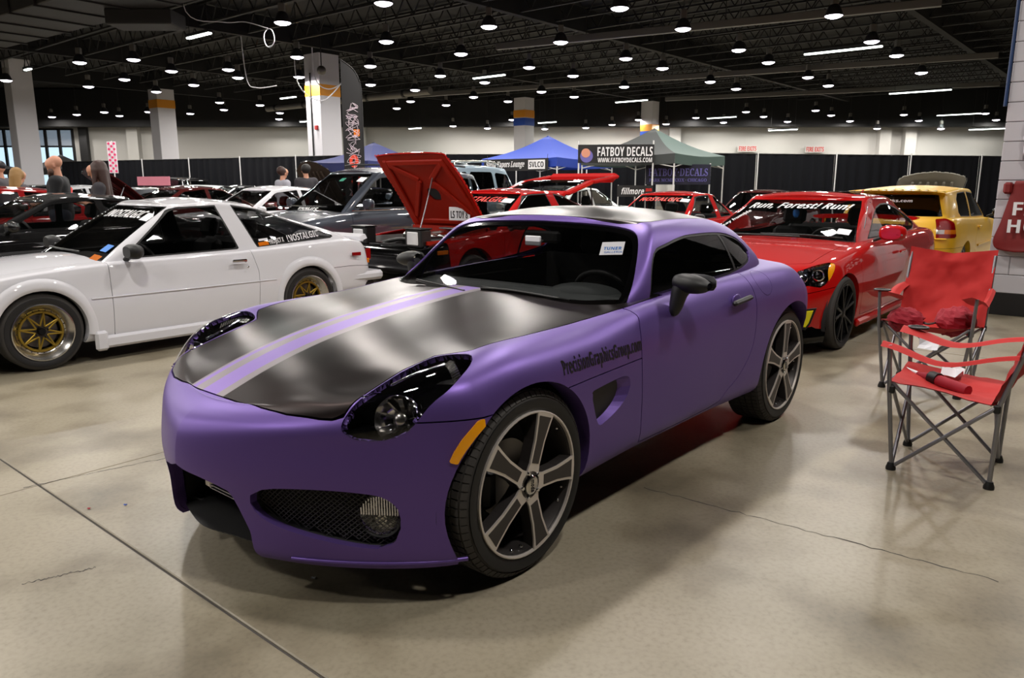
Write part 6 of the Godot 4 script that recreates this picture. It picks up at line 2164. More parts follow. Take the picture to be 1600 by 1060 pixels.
		if q[4] > 0.0:
			obj(box(Vector3(w + 0.02, 0.42, w + 0.02), Vector3(0, q[4], 0)), "blue_band", M.band_blue, c)
	# conduits and boxes on the yellow-banded column
	var cf := Transform3D(Basis(Vector3.UP, atan2(-U.z, U.x)), Vector3(-7.4, 0, -31.0))
	var cn := obj(bar(Vector3(-0.08, 0.3, 0.51), Vector3(-0.08, 5.6, 0.51), 0.03, 6).moved(cf), "conduit", M.joist)
	tag(cn, "dark vertical conduit on the yellow-banded column", "conduit")
	var al := obj(box(Vector3(0.14, 0.16, 0.08), Vector3(0.20, 3.55, 0.52), 0.01).moved(cf), "fire_alarm", M.sign_red)
	tag(al, "small red alarm box on the yellow-banded column", "alarm")
# ------------------------------------------------------------------ drapes, tents, banners
func pleated(w: float, h: float, sd: int) -> Soup:
	var rng := RandomNumberGenerator.new()
	rng.seed = sd
	var n := int(w / 0.05)
	var ph := []
	var x := 0.0
	var a := PackedVector3Array(); var b := PackedVector3Array(); var c := PackedVector3Array()
	var t := 0.0
	for k in n + 1:
		x = w * k / n
		t += rng.randf_range(0.35, 1.15)
		var d := 0.05 * sin(t) + 0.02 * sin(t * 0.37)
		a.push_back(Vector3(x, h, d * 0.35)); b.push_back(Vector3(x, h * 0.5, d)); c.push_back(Vector3(x, 0.02, d * 1.15))
	return grid([c, b, a])

func drape_run(from: Vector3, to: Vector3, h: float, panels: int, label: String) -> void:
	var d := to - from
	var w := d.length() / panels
	var n := node("pipe_and_drape", null, from, atan2(-d.z, d.x))
	tag(n, label, "curtain")
	for k in panels:
		obj(pleated(w - 0.01, h, 31 + k * 7 + int(from.x * 3)), "drape_panel", M.drape_cloth, n).position = Vector3(w * k, 0, 0)
	for k in panels + 1:
		var p := node("pole", n, Vector3(w * k, 0, 0.12))
		obj(bar(Vector3(0, 0.01, 0), Vector3(0, h + 0.06, 0), 0.022, 8), "upright", M.pole_white, p)
		obj(box(Vector3(0.4, 0.012, 0.4), Vector3(0, 0.006, 0.05)), "foot_plate", M.dark_metal, p)
	obj(bar(Vector3(0, h, 0), Vector3(d.length(), h, 0), 0.02, 6), "crossbar", M.joist, n)

func tent(at: Vector3, turn: float, size: float, eave: float, peak: float, m: Material, m2: Material, label: String) -> Node3D:
	var t := node("canopy_tent", null, at, turn)
	tag(t, label, "tent")
	var h := size / 2
	var c := [Vector3(-h, eave, h), Vector3(h, eave, h), Vector3(h, eave, -h), Vector3(-h, eave, -h)]
	for i in 4:
		var a: Vector3 = c[i]
		var b: Vector3 = c[(i + 1) % 4]
		var lines := []
		for j in 9:
			var u := j / 8.0
			var ln := PackedVector3Array()
			for k in 9:
				var v := k / 8.0
				var e := a.lerp(b, v)
				var p := e.lerp(Vector3(0, peak, 0), u)
				p.y -= 0.10 * sin(PI * u) + 0.05 * sin(PI * v) * (1.0 - u)
				ln.push_back(p)
			lines.append(ln)
		var s := grid(lines)
		for q in s.n.size():
			if s.n[q].y < 0:
				s.n[q] = -s.n[q]
		obj(s, "roof_panel", m if i % 2 == 0 else m2, t)
		var o := (a + b).normalized()
		o.y = 0
		var va := PackedVector3Array(); var vb := PackedVector3Array()
		for k in 17:
			var v := k / 16.0
			var e := a.lerp(b, v) - Vector3(0, 0.05 * sin(PI * v), 0)
			va.push_back(e); vb.push_back(e - Vector3(0, 0.26, 0) + o * 0.015 * sin(v * 14.0))
		obj(grid([va, vb]), "valance", m if i % 2 == 0 else m2, t)
		obj(bar(Vector3(a.x * 0.985, 0, a.z * 0.985), Vector3(a.x * 0.985, eave, a.z * 0.985), 0.022, 8), "leg", M.pole_white, t)
		obj(bar(Vector3(a.x * 0.985, eave - 0.35, a.z * 0.985), a.lerp(b, 0.5) * 0.985 - Vector3(0, 0.05, 0), 0.014, 6), "truss", M.pole_white, t)
		obj(bar(Vector3(b.x * 0.985, eave - 0.35, b.z * 0.985), a.lerp(b, 0.5) * 0.985 - Vector3(0, 0.05, 0), 0.014, 6), "truss", M.pole_white, t)
	return t

func banner(called: String, at: Vector3, turn: float, w: float, h: float, m: Material, label: String) -> Node3D:
	var n := node(called, null, at, turn)
	tag(n, label, "banner")
	var lines := []
	for j in 4:
		var ln := PackedVector3Array()
		for k in 17:
			ln.push_back(Vector3(w * (k / 16.0 - 0.5), h * (j / 3.0 - 0.5), 0.008 * sin(k * 0.9 + j)))
		lines.append(ln)
	var s := grid(lines)
	s.add(s.offset(-0.004))
	obj(s, "cloth", m, n)
	return n

func text_at(n: Node3D, text: String, at: Vector3, h: float, w: float, m: Material, font := "Droid Sans", slant := 0.0) -> void:
	obj(letters(text, h, font, true, 0.004, w, slant).moved(Transform3D(Basis.IDENTITY, at)), "lettering", m, n)

func build_booths() -> void:
	drape_run(Vector3(-21.5, 0, -37.2), Vector3(-5.6, 0, -28.6), 2.44, 6, "long run of black pleated drapes across the far left")
	drape_run(Vector3(-4.9, 0, -28.0), Vector3(5.2, 0, -28.0), 2.44, 4, "black pleated drapes behind the blue tents")
	drape_run(Vector3(5.3, 0, -25.6), Vector3(20.0, 0, -29.2), 2.40, 5, "black pleated drapes with white poles behind the red and yellow cars")
	var blue := mat("tent_blue", Color(0.06, 0.21, 0.60), 0.7)
	var navy := mat("tent_navy", Color(0.10, 0.14, 0.36), 0.75)
	var grey := mat("tent_grey", Color(0.20, 0.215, 0.215), 0.75)
	var green := mat("tent_green", Color(0.27, 0.35, 0.33), 0.75)
	var black := mat("tent_black", Color(0.05, 0.05, 0.055), 0.75)
	for m in [blue, navy, grey, green]:
		m.backlight_enabled = true
		m.backlight = Color(m.albedo_color.r * 0.5, m.albedo_color.g * 0.5, m.albedo_color.b * 0.5)
	tent(Vector3(1.15, 0, -25.0), YAW, 3.0, 2.18, 2.92, blue, blue, "bright blue canopy tent beside the decal banner")
	tent(Vector3(4.1, 0, -22.6), YAW, 3.0, 2.2, 2.98, grey, green, "dark grey and green canopy tent with the decal banner")
	tent(Vector3(-4.5, 0, -25.5), YAW, 3.0, 2.1, 2.74, navy, navy, "dark blue canopy tent behind the minivan")
	tent(Vector3(-24.0, 0, -41.5), YAW, 3.0, 2.2, 2.95, black, black, "black canopy tent in front of the window wall")
	tent(Vector3(-27.5, 0, -40.0), YAW, 3.0, 2.2, 2.9, black, black, "black canopy tent at the left edge of the photo")
	mat("banner_black", Color(0.045, 0.042, 0.05), 0.6)
	mat("banner_navy", Color(0.05, 0.055, 0.16), 0.6)
	mat("print_lilac", Color(0.40, 0.38, 0.66), 0.6)
	mat("print_pink", Color(0.86, 0.20, 0.42), 0.6)
	mat("print_pale", Color(0.86, 0.80, 0.84), 0.6)
	mat("print_orange", Color(0.87, 0.25, 0.13), 0.6)
	mat("print_skin", Color(0.80, 0.55, 0.45), 0.7)
	# FATBOY DECALS between two poles
	var n := banner("shop_banner", Vector3(2.78, 2.20, -20.9), -0.12, 2.02, 0.48, M.banner_black, "black banner with white block lettering between two poles")
	text_at(n, "FATBOY DECALS", Vector3(0.24, 0.055, 0.012), 0.235, 1.46, M.white_vinyl)
	text_at(n, "WWW.FATBOYDECALS.COM", Vector3(0.24, -0.165, 0.012), 0.115, 1.44, M.white_vinyl)
	obj(lathe([Vector2(0.0, 0.004), Vector2(0.17, 0.004), Vector2(0.17, 0.0)], 24).moved(Transform3D(Basis(Vector3.UP, -PI / 2), Vector3(-0.78, -0.06, 0.012))), "roundel", M.print_lilac, n)
	obj(lathe([Vector2(0.0, 0.004), Vector2(0.12, 0.004), Vector2(0.12, 0.0)], 20).moved(Transform3D(Basis(Vector3.UP, -PI / 2), Vector3(-0.80, 0.02, 0.018))), "roundel_centre", M.print_skin, n)
	for x in [-0.99, 0.99]:
		obj(bar(Vector3(x, -2.2, -0.03), Vector3(x, 0.34, -0.03), 0.022, 8), "pole", M.pole_white, n)
	# second, darker banner
	var n2 := banner("shop_banner", Vector3(4.55, 1.66, -21.3), -0.12, 1.75, 0.54, M.banner_navy, "navy banner with lilac serif lettering under the grey tent")
	text_at(n2, "FATBOY·DECALS", Vector3(0.0, 0.06, 0.012), 0.20, 1.60, M.print_lilac, "Droid Serif")
	text_at(n2, "PARK MCMLXXIX · CHICAGO", Vector3(0.0, -0.15, 0.012), 0.085, 1.55, M.print_lilac, "Droid Serif")
	for x in [-0.86, 0.86]:
		obj(bar(Vector3(x, -1.66, -0.03), Vector3(x, 0.30, -0.03), 0.02, 8), "pole", M.pole_white, n2)
	var n3 := banner("table_banner", Vector3(3.3, 1.22, -20.75), -0.12, 0.95, 0.30, M.banner_black, "small black and white banner below the decal banner")
	text_at(n3, "fillmore", Vector3(-0.06, 0.0, 0.012), 0.16, 0.60, M.white_vinyl, "Droid Sans", 0.2)
	text_at(n3, "zom", Vector3(0.36, 0.03, 0.012), 0.10, 0.16, M.red_vinyl)
	for x in [-0.45, 0.45]:
		obj(bar(Vector3(x, -1.22, -0.03), Vector3(x, 0.16, -0.03), 0.015, 6), "post", M.pole_white, n3)
	# banner on the blue tent's valance
	var f := Transform3D(Basis(Vector3.UP, YAW), Vector3(1.15, 0, -25.0))
	var n4 := banner("tent_banner", f * Vector3(-0.05, 1.98, 1.58), YAW, 2.55, 0.36, M.banner_black, "black banner with white script on the blue tent")
	text_at(n4, "Stella Vapors Lounge", Vector3(-0.40, 0.0, 0.014), 0.17, 1.55, M.white_vinyl, "Droid Serif", 0.25)
	obj(box(Vector3(0.64, 0.27, 0.006), Vector3(0.85, 0.0, 0.014)), "label_patch", M.white_vinyl, n4)
	text_at(n4, "SVLCO", Vector3(0.85, 0.0, 0.022), 0.16, 0.54, M.black_vinyl)
	for x in [-1.2, 1.2]:
		obj(bar(Vector3(x, 0.17, -0.06), Vector3(x, 0.30, -0.08), 0.008, 6), "tie", M.black_plastic, n4)
	# feather flag
	var fg := node("feather_flag", null, Vector3(-3.88, 0, -19.0), 0.1)
	tag(fg, "tall black feather flag with white graffiti lettering beside the column", "flag")
	var pl := []
	for k in 13:
		var u := k / 12.0
		pl.append(Vector3(-0.25 + 0.50 * pow(maxf(u - 0.72, 0.0) / 0.28, 1.6) * 0.0, 4.3 * u, 0))
	obj(bar(Vector3(0.27, 0, 0), Vector3(0.27, 3.4, 0), 0.016, 8), "pole", M.black_plastic, fg)
	obj(tube(path3([Vector3(0.27, 3.35, 0), Vector3(0.25, 3.75, 0), Vector3(0.10, 4.08, 0), Vector3(-0.19, 4.30, 0)], 6), 0.012, 6), "bowed_tip", M.black_plastic, fg)
	obj(box(Vector3(0.5, 0.02, 0.5), Vector3(0.2, 0.01, 0)), "foot", M.dark_metal, fg)
	var sh := prism(loop2(v2([-.21, .8, -.21, .8, .26, .8, .26, .8, .262, 2.2, .26, 3.35, .24, 3.72, .09, 4.06, -.20, 4.28, -.20, 4.28, -.21, 2.5]), 4), 0.006)
	obj(sh, "flag_cloth", M.banner_black, fg)
	var rng := RandomNumberGenerator.new()
	rng.seed = 4
	for k in 15:
		var y := 1.05 + k * 0.155
		var cp := []
		for q in 9:
			cp.append(Vector3(clampf(rng.randf_range(-0.15, 0.20), -0.16, 0.21), y + rng.randf_range(-0.12, 0.12), 0.012))
		obj(tube(path3(cp, 4), 0.013, 5, true, 0.4), "graffiti_stroke", M.print_pale, fg)
	for q in [[0.03, 1.95, .11], [0.06, 1.52, .12], [0.05, 1.15, .10]]:
		obj(lathe([Vector2(q[2] * 0.35, 0.004), Vector2(q[2], 0.004), Vector2(q[2], 0.0)], 18).moved(Transform3D(Basis(Vector3.UP, -PI / 2) * Basis.IDENTITY.scaled(Vector3(1, 1.4, 1)), Vector3(q[0], q[1], 0.018))), "print_ring", M.print_orange, fg)
	obj(box(Vector3(0.14, 0.16, 0.004), Vector3(0.12, 2.62, 0.012)), "print_patch", M.lamp_amber, fg)
	# pink banner
	var pb := banner("stand_banner", Vector3(-14.9, 2.38, -29.1), 0.0, 0.34, 1.15, M.print_pale, "narrow pink and white patterned banner standing in front of the drapes")
	for j in 11:
		for i in 3:
			if (i + j) % 2 == 0:
				obj(lathe([Vector2(0.0, 0.003), Vector2(0.045, 0.003), Vector2(0.045, 0.0)], 10).moved(Transform3D(Basis(Vector3.UP, -PI / 2), Vector3(-0.10 + i * 0.10, -0.50 + j * 0.1, 0.012))), "dot", M.print_pink, pb)
	obj(bar(Vector3(0, -2.38, -0.03), Vector3(0, 0.6, -0.03), 0.02, 6), "pole", M.pole_white, pb)
	# exit signs on the far wall
	for q in [[10.6, 3.72, "first white fire exits sign on the far wall, behind the grey tent"], [15.0, 3.62, "middle white fire exits sign on the far wall, half hidden by a pilaster"], [19.3, 3.58, "rightmost white fire exits sign on the far wall above the drapes"]]:
		var sg := node("exit_sign", null, Vector3(q[0], q[1], -49.8))
		tag(sg, q[2], "sign")
		obj(box(Vector3(1.25, 0.40, 0.04), Vector3.ZERO), "board", M.wall_white, sg)
		text_at(sg, "FIRE EXITS", Vector3(0, 0, 0.03), 0.28, 1.10, M.sign_red)

# ------------------------------------------------------------------ folding chairs
func camp_chair(at: Vector3, turn: float, label: String, cup: float, sag := 0.05) -> Node3D:
	var c := node("camp_chair", null, at, turn)
	tag(c, label, "chair", "red camp chairs beside the purple coupe")
	# local: x left, z forward
	var w := 0.24
	var sf := Vector3(w + 0.02, 0.44, 0.22)   # seat front corner
	var sb := Vector3(w, 0.37, -0.20)
	for sx in [-1.0, 1.0]:
		var k := Vector3(sx, 1, 1)
		var ff := Vector3(w * 0.92, 0.012, 0.20) * k
		var fb := Vector3(w * 0.92, 0.012, -0.22) * k
		# side cross
		obj(bar(ff, Vector3(w + 0.02, 0.40, -0.21) * k, 0.0095), "leg", M.steel, c)
		obj(bar(fb, Vector3(w + 0.015, 0.45, 0.225) * k, 0.0095), "leg", M.steel, c)
		# back post and arm post
		obj(tube([fb + Vector3(0, 0.01, 0), Vector3(w + 0.015, 0.42, -0.225) * k, Vector3(w + 0.01, 0.86, -0.345) * k], 0.0105, 8), "back_post", M.steel, c)
		obj(tube([ff + Vector3(0, 0.02, 0), Vector3(w + 0.025, 0.42, 0.235) * k, Vector3(w + 0.035, 0.64, 0.25) * k], 0.0105, 8), "arm_post", M.steel, c)
		for p in [ff, fb]:
			obj(lathe([Vector2(0.0, 0.024), Vector2(0.016, 0.024), Vector2(0.024, 0.0), Vector2(0.024, -0.012), Vector2(0.0, -0.012)], 12).moved(Transform3D(Basis(Vector3(0, 1, 0), Vector3(-1, 0, 0), Vector3(0, 0, 1)), p)), "foot", M.black_plastic, c)
		for p in [Vector3(w + 0.02, 0.42, 0.225) * k, Vector3(w + 0.015, 0.395, -0.215) * k]:
			obj(box(Vector3(0.03, 0.04, 0.03), p, 0.006), "joint", M.black_plastic, c)
		# fabric arm: a hanging strap with a wider end
		var la := []
		for j in 5:
			var ln := PackedVector3Array()
			for i in 15:
				var u := i / 14.0
				var wid := lerpf(0.035, 0.095, smoothstep(0.35, 0.8, u)) * (1.1 if sx * cup > 0 else 0.6)
				var y := lerpf(0.655, 0.650, u) - 0.055 * sin(PI * u) + 0.010 * sin(u * 9.0)
				ln.push_back(Vector3((w + 0.025 + 0.012 * sin(u * 5.0)) * sx + (j / 4.0 - 0.5) * wid * 2.0, y - 0.018 * absf(j / 4.0 - 0.5) * 2.0, lerpf(-0.275, 0.285, u)))
			la.append(ln)
		obj(lattice(la, 2), "arm", M.chair_red, c)
		if sx * cup > 0:
			obj(lathe([Vector2(0.040, 0.004), Vector2(0.052, 0.004), Vector2(0.052, -0.004), Vector2(0.040, -0.004), Vector2(0.040, 0.004)], 20).moved(Transform3D(Basis(Vector3(0, 1, 0), Vector3(-1, 0, 0), Vector3(0, 0, 1)), Vector3((w + 0.03) * sx, 0.648, 0.215))), "cup_ring", M.black_plastic, c)
			obj(lathe([Vector2(0.0, 0.0), Vector2(0.041, 0.0)], 20).moved(Transform3D(Basis(Vector3(0, 1, 0), Vector3(-1, 0, 0), Vector3(0, 0, 1)), Vector3((w + 0.03) * sx, 0.6485, 0.215))), "cup_net", M.dark_inside, c)
	# front and back crosses
	obj(bar(Vector3(-w * 0.92, 0.012, 0.20), Vector3(w + 0.015, 0.45, 0.23), 0.0095), "leg", M.steel, c)
	obj(bar(Vector3(w * 0.92, 0.012, 0.20), Vector3(-w - 0.015, 0.45, 0.21), 0.0095), "leg", M.steel, c)
	obj(bar(Vector3(-w * 0.92, 0.012, -0.22), Vector3(w + 0.01, 0.40, -0.21), 0.0095), "leg", M.steel, c)
	obj(bar(Vector3(w * 0.92, 0.012, -0.22), Vector3(-w - 0.01, 0.40, -0.20), 0.0095), "leg", M.steel, c)
	# seat and back: creased cloth
	var crease := noise(2.2, 3, 9)
	var ls := []
	for j in 17:
		var v := j / 16.0
		var ln := PackedVector3Array()
		for i in 17:
			var u := i / 16.0 * 2.0 - 1.0
			var p := Vector3(u * (w + 0.015), lerpf(0.455, 0.41, v) - sag * (1.0 - u * u) * sin(PI * clampf(v * 0.8 + 0.12, 0, 1)), lerpf(0.245, -0.21, v))
			p.y += 0.012 * crease.get_noise_2d(u * 0.5, v * 0.8)
			ln.push_back(p)
		ls.append(ln)
	var seat_s := grid(ls)
	seat_s.add(seat_s.offset(0.004))
	obj(seat_s, "seat", M.chair_red, c)
	var lb := []
	for j in 19:
		var v := j / 18.0
		var ln := PackedVector3Array()
		for i in 17:
			var u := i / 16.0 * 2.0 - 1.0
			var p := Vector3(u * (w + 0.02), lerpf(0.40, 0.88, v), lerpf(-0.205, -0.345, v) - 0.05 * (1.0 - u * u) * sin(PI * clampf(v, 0.0, 0.9)))
			p.z += 0.028 * crease.get_noise_2d(u * 0.55 + 7.0, v * 1.0)
			p.y += 0.018 * absf(u) * smoothstep(0.8, 1.0, v) - 0.02 * (1.0 - absf(u)) * smoothstep(0.8, 1.0, v)
			ln.push_back(p)
		lb.append(ln)
	var bs := grid(lb)
	bs.add(bs.offset(0.004))
	obj(bs, "backrest", M.chair_red, c)
	return c

func crumple(size: Vector3, sd: int, amount := 0.3) -> Soup:
	var f := noise(1.3, 3, sd)
	var s := blob(Vector3.ONE, Vector3.ZERO, 22, 14)
	for i in s.v.size():
		var p := s.v[i]
		s.v[i] = p * size * (1.0 + amount * f.get_noise_3dv(p * 1.6))
	for i in range(0, s.v.size(), 3):
		var q := (s.v[i + 1] - s.v[i]).cross(s.v[i + 2] - s.v[i]).normalized()
		if q.dot(s.v[i]) < 0:
			q = -q
		for k in 3:
			s.n[i + k] = (s.n[i + k] * 0.4 + q).normalized()
	return s

func paper_fold(sd: int) -> Soup:
	var s := Soup.new()
	var rng := RandomNumberGenerator.new()
	rng.seed = sd
	var pts := []
	for j in 4:
		var r := []
		for i in 4:
			r.append(Vector3(-0.06 + i * 0.04, rng.randf_range(0.0, 0.045), -0.05 + j * 0.033))
		pts.append(r)
	for j in 3:
		for i in 3:
			s.flat(pts[j][i], pts[j][i + 1], pts[j + 1][i]); s.flat(pts[j + 1][i], pts[j][i + 1], pts[j + 1][i + 1])
	return s

func build_chairs() -> void:
	var cr := mat("chair_red", Color(0.69, 0.105, 0.095), 0.8)
	cr.rim_enabled = true
	cr.rim = 0.2
	cr.backlight_enabled = true
	cr.backlight = Color(0.2, 0.05, 0.05)
	mat("bag_crimson", Color(0.58, 0.07, 0.15), 0.8)
	camp_chair(Vector3(2.19, 0, -3.655), -2.214, "red folding camp chair nearest the camera, seen from its side", -1.0, 0.03)
	var c2 := camp_chair(Vector3(2.92, 0, -5.18), -0.72, "red folding camp chair facing the camera, in front of the glossy red coupe", -1.0, 0.06)
	c2.scale = Vector3.ONE * 1.06
	var f2 := Transform3D(Basis(Vector3.UP, -0.72), Vector3(2.92, 0, -5.18))
	var b1 := obj(crumple(Vector3(0.115, 0.085, 0.13), 3).moved(f2 * Transform3D(Basis.IDENTITY, Vector3(-0.15, 0.475, 0.10))), "folded_jacket", M.bag_crimson)
	tag(b1, "crumpled crimson cloth bag on the left of the far camp chair's seat", "bag")
	var b2 := obj(crumple(Vector3(0.12, 0.10, 0.15), 8).moved(f2 * Transform3D(Basis.IDENTITY, Vector3(0.14, 0.485, 0.02))), "folded_jacket", M.bag_crimson)
	tag(b2, "larger crimson cloth bag on the right of the far camp chair's seat", "bag")
	var st := obj(tube(path3([Vector3(-0.12, 0.50, -0.05), Vector3(-0.05, 0.47, 0.08), Vector3(0.02, 0.47, 0.12), Vector3(0.10, 0.52, 0.02)], 6), 0.016, 6, true, 0.4).moved(f2), "carry_strap", M.black_plastic)
	tag(st, "black carrying strap lying across the far camp chair's seat", "strap")
	var pc := obj(paper_fold(12).moved(f2 * Transform3D(Basis(Vector3.RIGHT, 1.1), Vector3(0.05, 0.36, 0.27))), "care_label", M.white_paper)
	tag(pc, "white paper tag hanging below the far camp chair's seat", "tag")
	var f1 := Transform3D(Basis(Vector3.UP, -2.214), Vector3(2.19, 0, -3.655))
	var um := node("folded_umbrella", null, Vector3(2.19, 0, -3.655), -2.214)
	tag(um, "crimson folded umbrella with a white tip on the near camp chair's seat", "umbrella")
	obj(tube([Vector3(-0.10, 0.432, 0.17), Vector3(-0.02, 0.432, 0.08), Vector3(0.10, 0.425, -0.08)], [0.012, 0.030, 0.026], 10), "canopy", M.bag_crimson, um)
	obj(tube([Vector3(-0.10, 0.435, 0.17), Vector3(-0.15, 0.440, 0.235)], 0.010, 8), "tip", M.white_vinyl, um)
	obj(tube([Vector3(-0.04, 0.436, 0.10), Vector3(-0.005, 0.436, 0.06)], 0.034, 10), "band", M.black_plastic, um)
	var pp := obj(paper_fold(5).moved(f1 * Transform3D(Basis.IDENTITY, Vector3(-0.17, 0.432, 0.02))), "crumpled_paper", M.white_paper)
	tag(pp, "crumpled white paper on the near camp chair's seat", "paper")
	# bits on the floor
	var k := 0
	for q in [[-1.86, -3.12, "bag_crimson"], [-1.72, -3.16, "band_blue"], [-0.72, -2.52, "white_paper"]]:
		var o := obj(paper_fold(20 + k).moved(Transform3D(Basis.IDENTITY.scaled(Vector3(0.12, 0.1, 0.12)), Vector3(q[0], 0.001, q[1]))), "floor_scrap", M[q[2]])
		tag(o, ["tiny dark scrap on the floor left of the purple coupe", "tiny blue green scrap on the floor by the purple coupe's nose", "tiny white scrap on the floor joint"][k], "scrap")
		k += 1
# ------------------------------------------------------------------ people
func nets(bones: Array, cell: float, blend := 0.03, grow := 0.0) -> Soup:
	# one smooth surface round tapered bones [a, b, ra, rb]
	var lo := Vector3.ONE * 1e9
	var hi := -lo
	for b in bones:
		var r: float = maxf(b[2], b[3]) + grow + cell * 2.5
		lo = lo.min(b[0] - Vector3.ONE * r).min(b[1] - Vector3.ONE * r)
		hi = hi.max(b[0] + Vector3.ONE * r).max(b[1] + Vector3.ONE * r)
	var nx := int((hi.x - lo.x) / cell) + 2
	var ny := int((hi.y - lo.y) / cell) + 2
	var nz := int((hi.z - lo.z) / cell) + 2
	var f := PackedFloat32Array()
	f.resize(nx * ny * nz)
	f.fill(1.0)
	for b in bones:
		var a: Vector3 = b[0]
		var e: Vector3 = b[1] - b[0]
		var l := maxf(e.length_squared(), 1e-9)
		var rr: float = maxf(b[2], b[3]) + grow + 0.05
		var p0: Vector3 = (a.min(b[1]) - Vector3.ONE * rr - lo) / cell
		var p1: Vector3 = (a.max(b[1]) + Vector3.ONE * rr - lo) / cell
		for k in range(maxi(0, int(p0.z)), mini(nz, int(p1.z) + 2)):
			for j in range(maxi(0, int(p0.y)), mini(ny, int(p1.y) + 2)):
				for i in range(maxi(0, int(p0.x)), mini(nx, int(p1.x) + 2)):
					var p := lo + Vector3(i, j, k) * cell
					var t := clampf((p - a).dot(e) / l, 0.0, 1.0)
					var d: float = (p - a - e * t).length() - lerpf(b[2], b[3], t) - grow
					var at := (k * ny + j) * nx + i
					var g := f[at]
					var h := maxf(blend - absf(g - d), 0.0) / blend
					f[at] = minf(g, d) - h * h * blend * 0.25
	var id := {}
	var pos := PackedVector3Array()
	var nor := PackedVector3Array()
	var sy := nx
	var sz := nx * ny
	var s := Soup.new()
	for k in nz - 1:
		for j in ny - 1:
			for i in nx - 1:
				var o := k * sz + j * sy + i
				var c := [f[o], f[o + 1], f[o + sy], f[o + sy + 1], f[o + sz], f[o + sz + 1], f[o + sz + sy], f[o + sz + sy + 1]]
				var neg := 0
				for q in c:
					if q < 0.0:
						neg += 1
				if neg == 0 or neg == 8:
					continue
				var sum := Vector3.ZERO
				var cnt := 0
				for q in 8:
					for ax in 3:
						var r := q | (1 << ax)
						if r == q or (c[q] < 0.0) == (c[r] < 0.0):
							continue
						var t: float = c[q] / (c[q] - c[r])
						var p := Vector3(q & 1, (q >> 1) & 1, (q >> 2) & 1)
						p[ax] += t
						sum += p
						cnt += 1
				id[o] = pos.size()
				pos.push_back(lo + (Vector3(i, j, k) + sum / cnt) * cell)
				nor.push_back(Vector3(c[1] - c[0] + c[3] - c[2] + c[5] - c[4] + c[7] - c[6], c[2] - c[0] + c[3] - c[1] + c[6] - c[4] + c[7] - c[5], c[4] - c[0] + c[5] - c[1] + c[6] - c[2] + c[7] - c[3]).normalized())
	for o in id:
		for ax in 3:
			var st: int = [1, sy, sz][ax]
			var u: int = [sy, sz, 1][ax]
			var v: int = [sz, 1, sy][ax]
			if (f[o] < 0.0) == (f[o + st] < 0.0):
				continue
			if not (id.has(o - u) and id.has(o - v) and id.has(o - u - v)):
				continue
			var a: int = id[o]; var b: int = id[o - u]; var c: int = id[o - u - v]; var d: int = id[o - v]
			s.tri(pos[a], pos[b], pos[c], nor[a], nor[b], nor[c])
			s.tri(pos[a], pos[c], pos[d], nor[a], nor[c], nor[d])
	return s

func hand_bones(wrist: Vector3, dir: Vector3, palm: Vector3, curl: float) -> Array:
	# five fingers rooted in the palm
	var d := dir.normalized()
	var n := (palm - d * palm.dot(d)).normalized()
	var w := d.cross(n)
	var out := [[wrist, wrist + d * 0.075, 0.026, 0.030]]
	var lens := [0.070, 0.078, 0.074, 0.060]
	for k in 4:
		var root := wrist + d * 0.075 + w * (-0.030 + 0.020 * k)
		var a: Vector3 = root + (d * cos(curl * 0.5) + n * sin(curl * 0.5)) * lens[k] * 0.5
		var b: Vector3 = a + (d * cos(curl * 1.4) + n * sin(curl * 1.4)) * lens[k] * 0.5
		out.append([root, a, 0.0095, 0.009])
		out.append([a, b, 0.009, 0.0075])
	var tr := wrist + d * 0.025 - w * 0.028
	var ta := tr + (d * 0.6 - w * 0.6 + n * 0.4).normalized() * 0.04
	out.append([tr, ta, 0.012, 0.0105])
	out.append([ta, ta + (d * 0.8 + n * 0.6).normalized() * 0.03, 0.0105, 0.008])
	return out

func head_bones(at: Vector3, face: Vector3) -> Array:
	var z := face.normalized()
	var x := Vector3.UP.cross(z).normalized()
	var y := z.cross(x)
	var q := func(a: float, b: float, c: float) -> Vector3: return at + x * a + y * b + z * c
	return [[q.call(0, 0.035, -0.03), q.call(0, 0.03, 0.03), 0.086, 0.078], [q.call(0, -0.03, 0.025), q.call(0, -0.075, 0.045), 0.060, 0.042], [q.call(0, 0.0, 0.085), q.call(0, -0.022, 0.105), 0.010, 0.014],
		[q.call(-0.028, -0.066, 0.066), q.call(0.028, -0.066, 0.066), 0.010, 0.010], [q.call(-0.04, 0.03, 0.072), q.call(0.04, 0.03, 0.072), 0.012, 0.012], [q.call(-0.078, 0.0, -0.005), q.call(-0.084, -0.03, 0.0), 0.014, 0.010], [q.call(0.078, 0.0, -0.005), q.call(0.084, -0.03, 0.0), 0.014, 0.010],
		[at + Vector3(0, -0.05, -0.015), at + Vector3(0, -0.17, -0.03), 0.050, 0.056]]

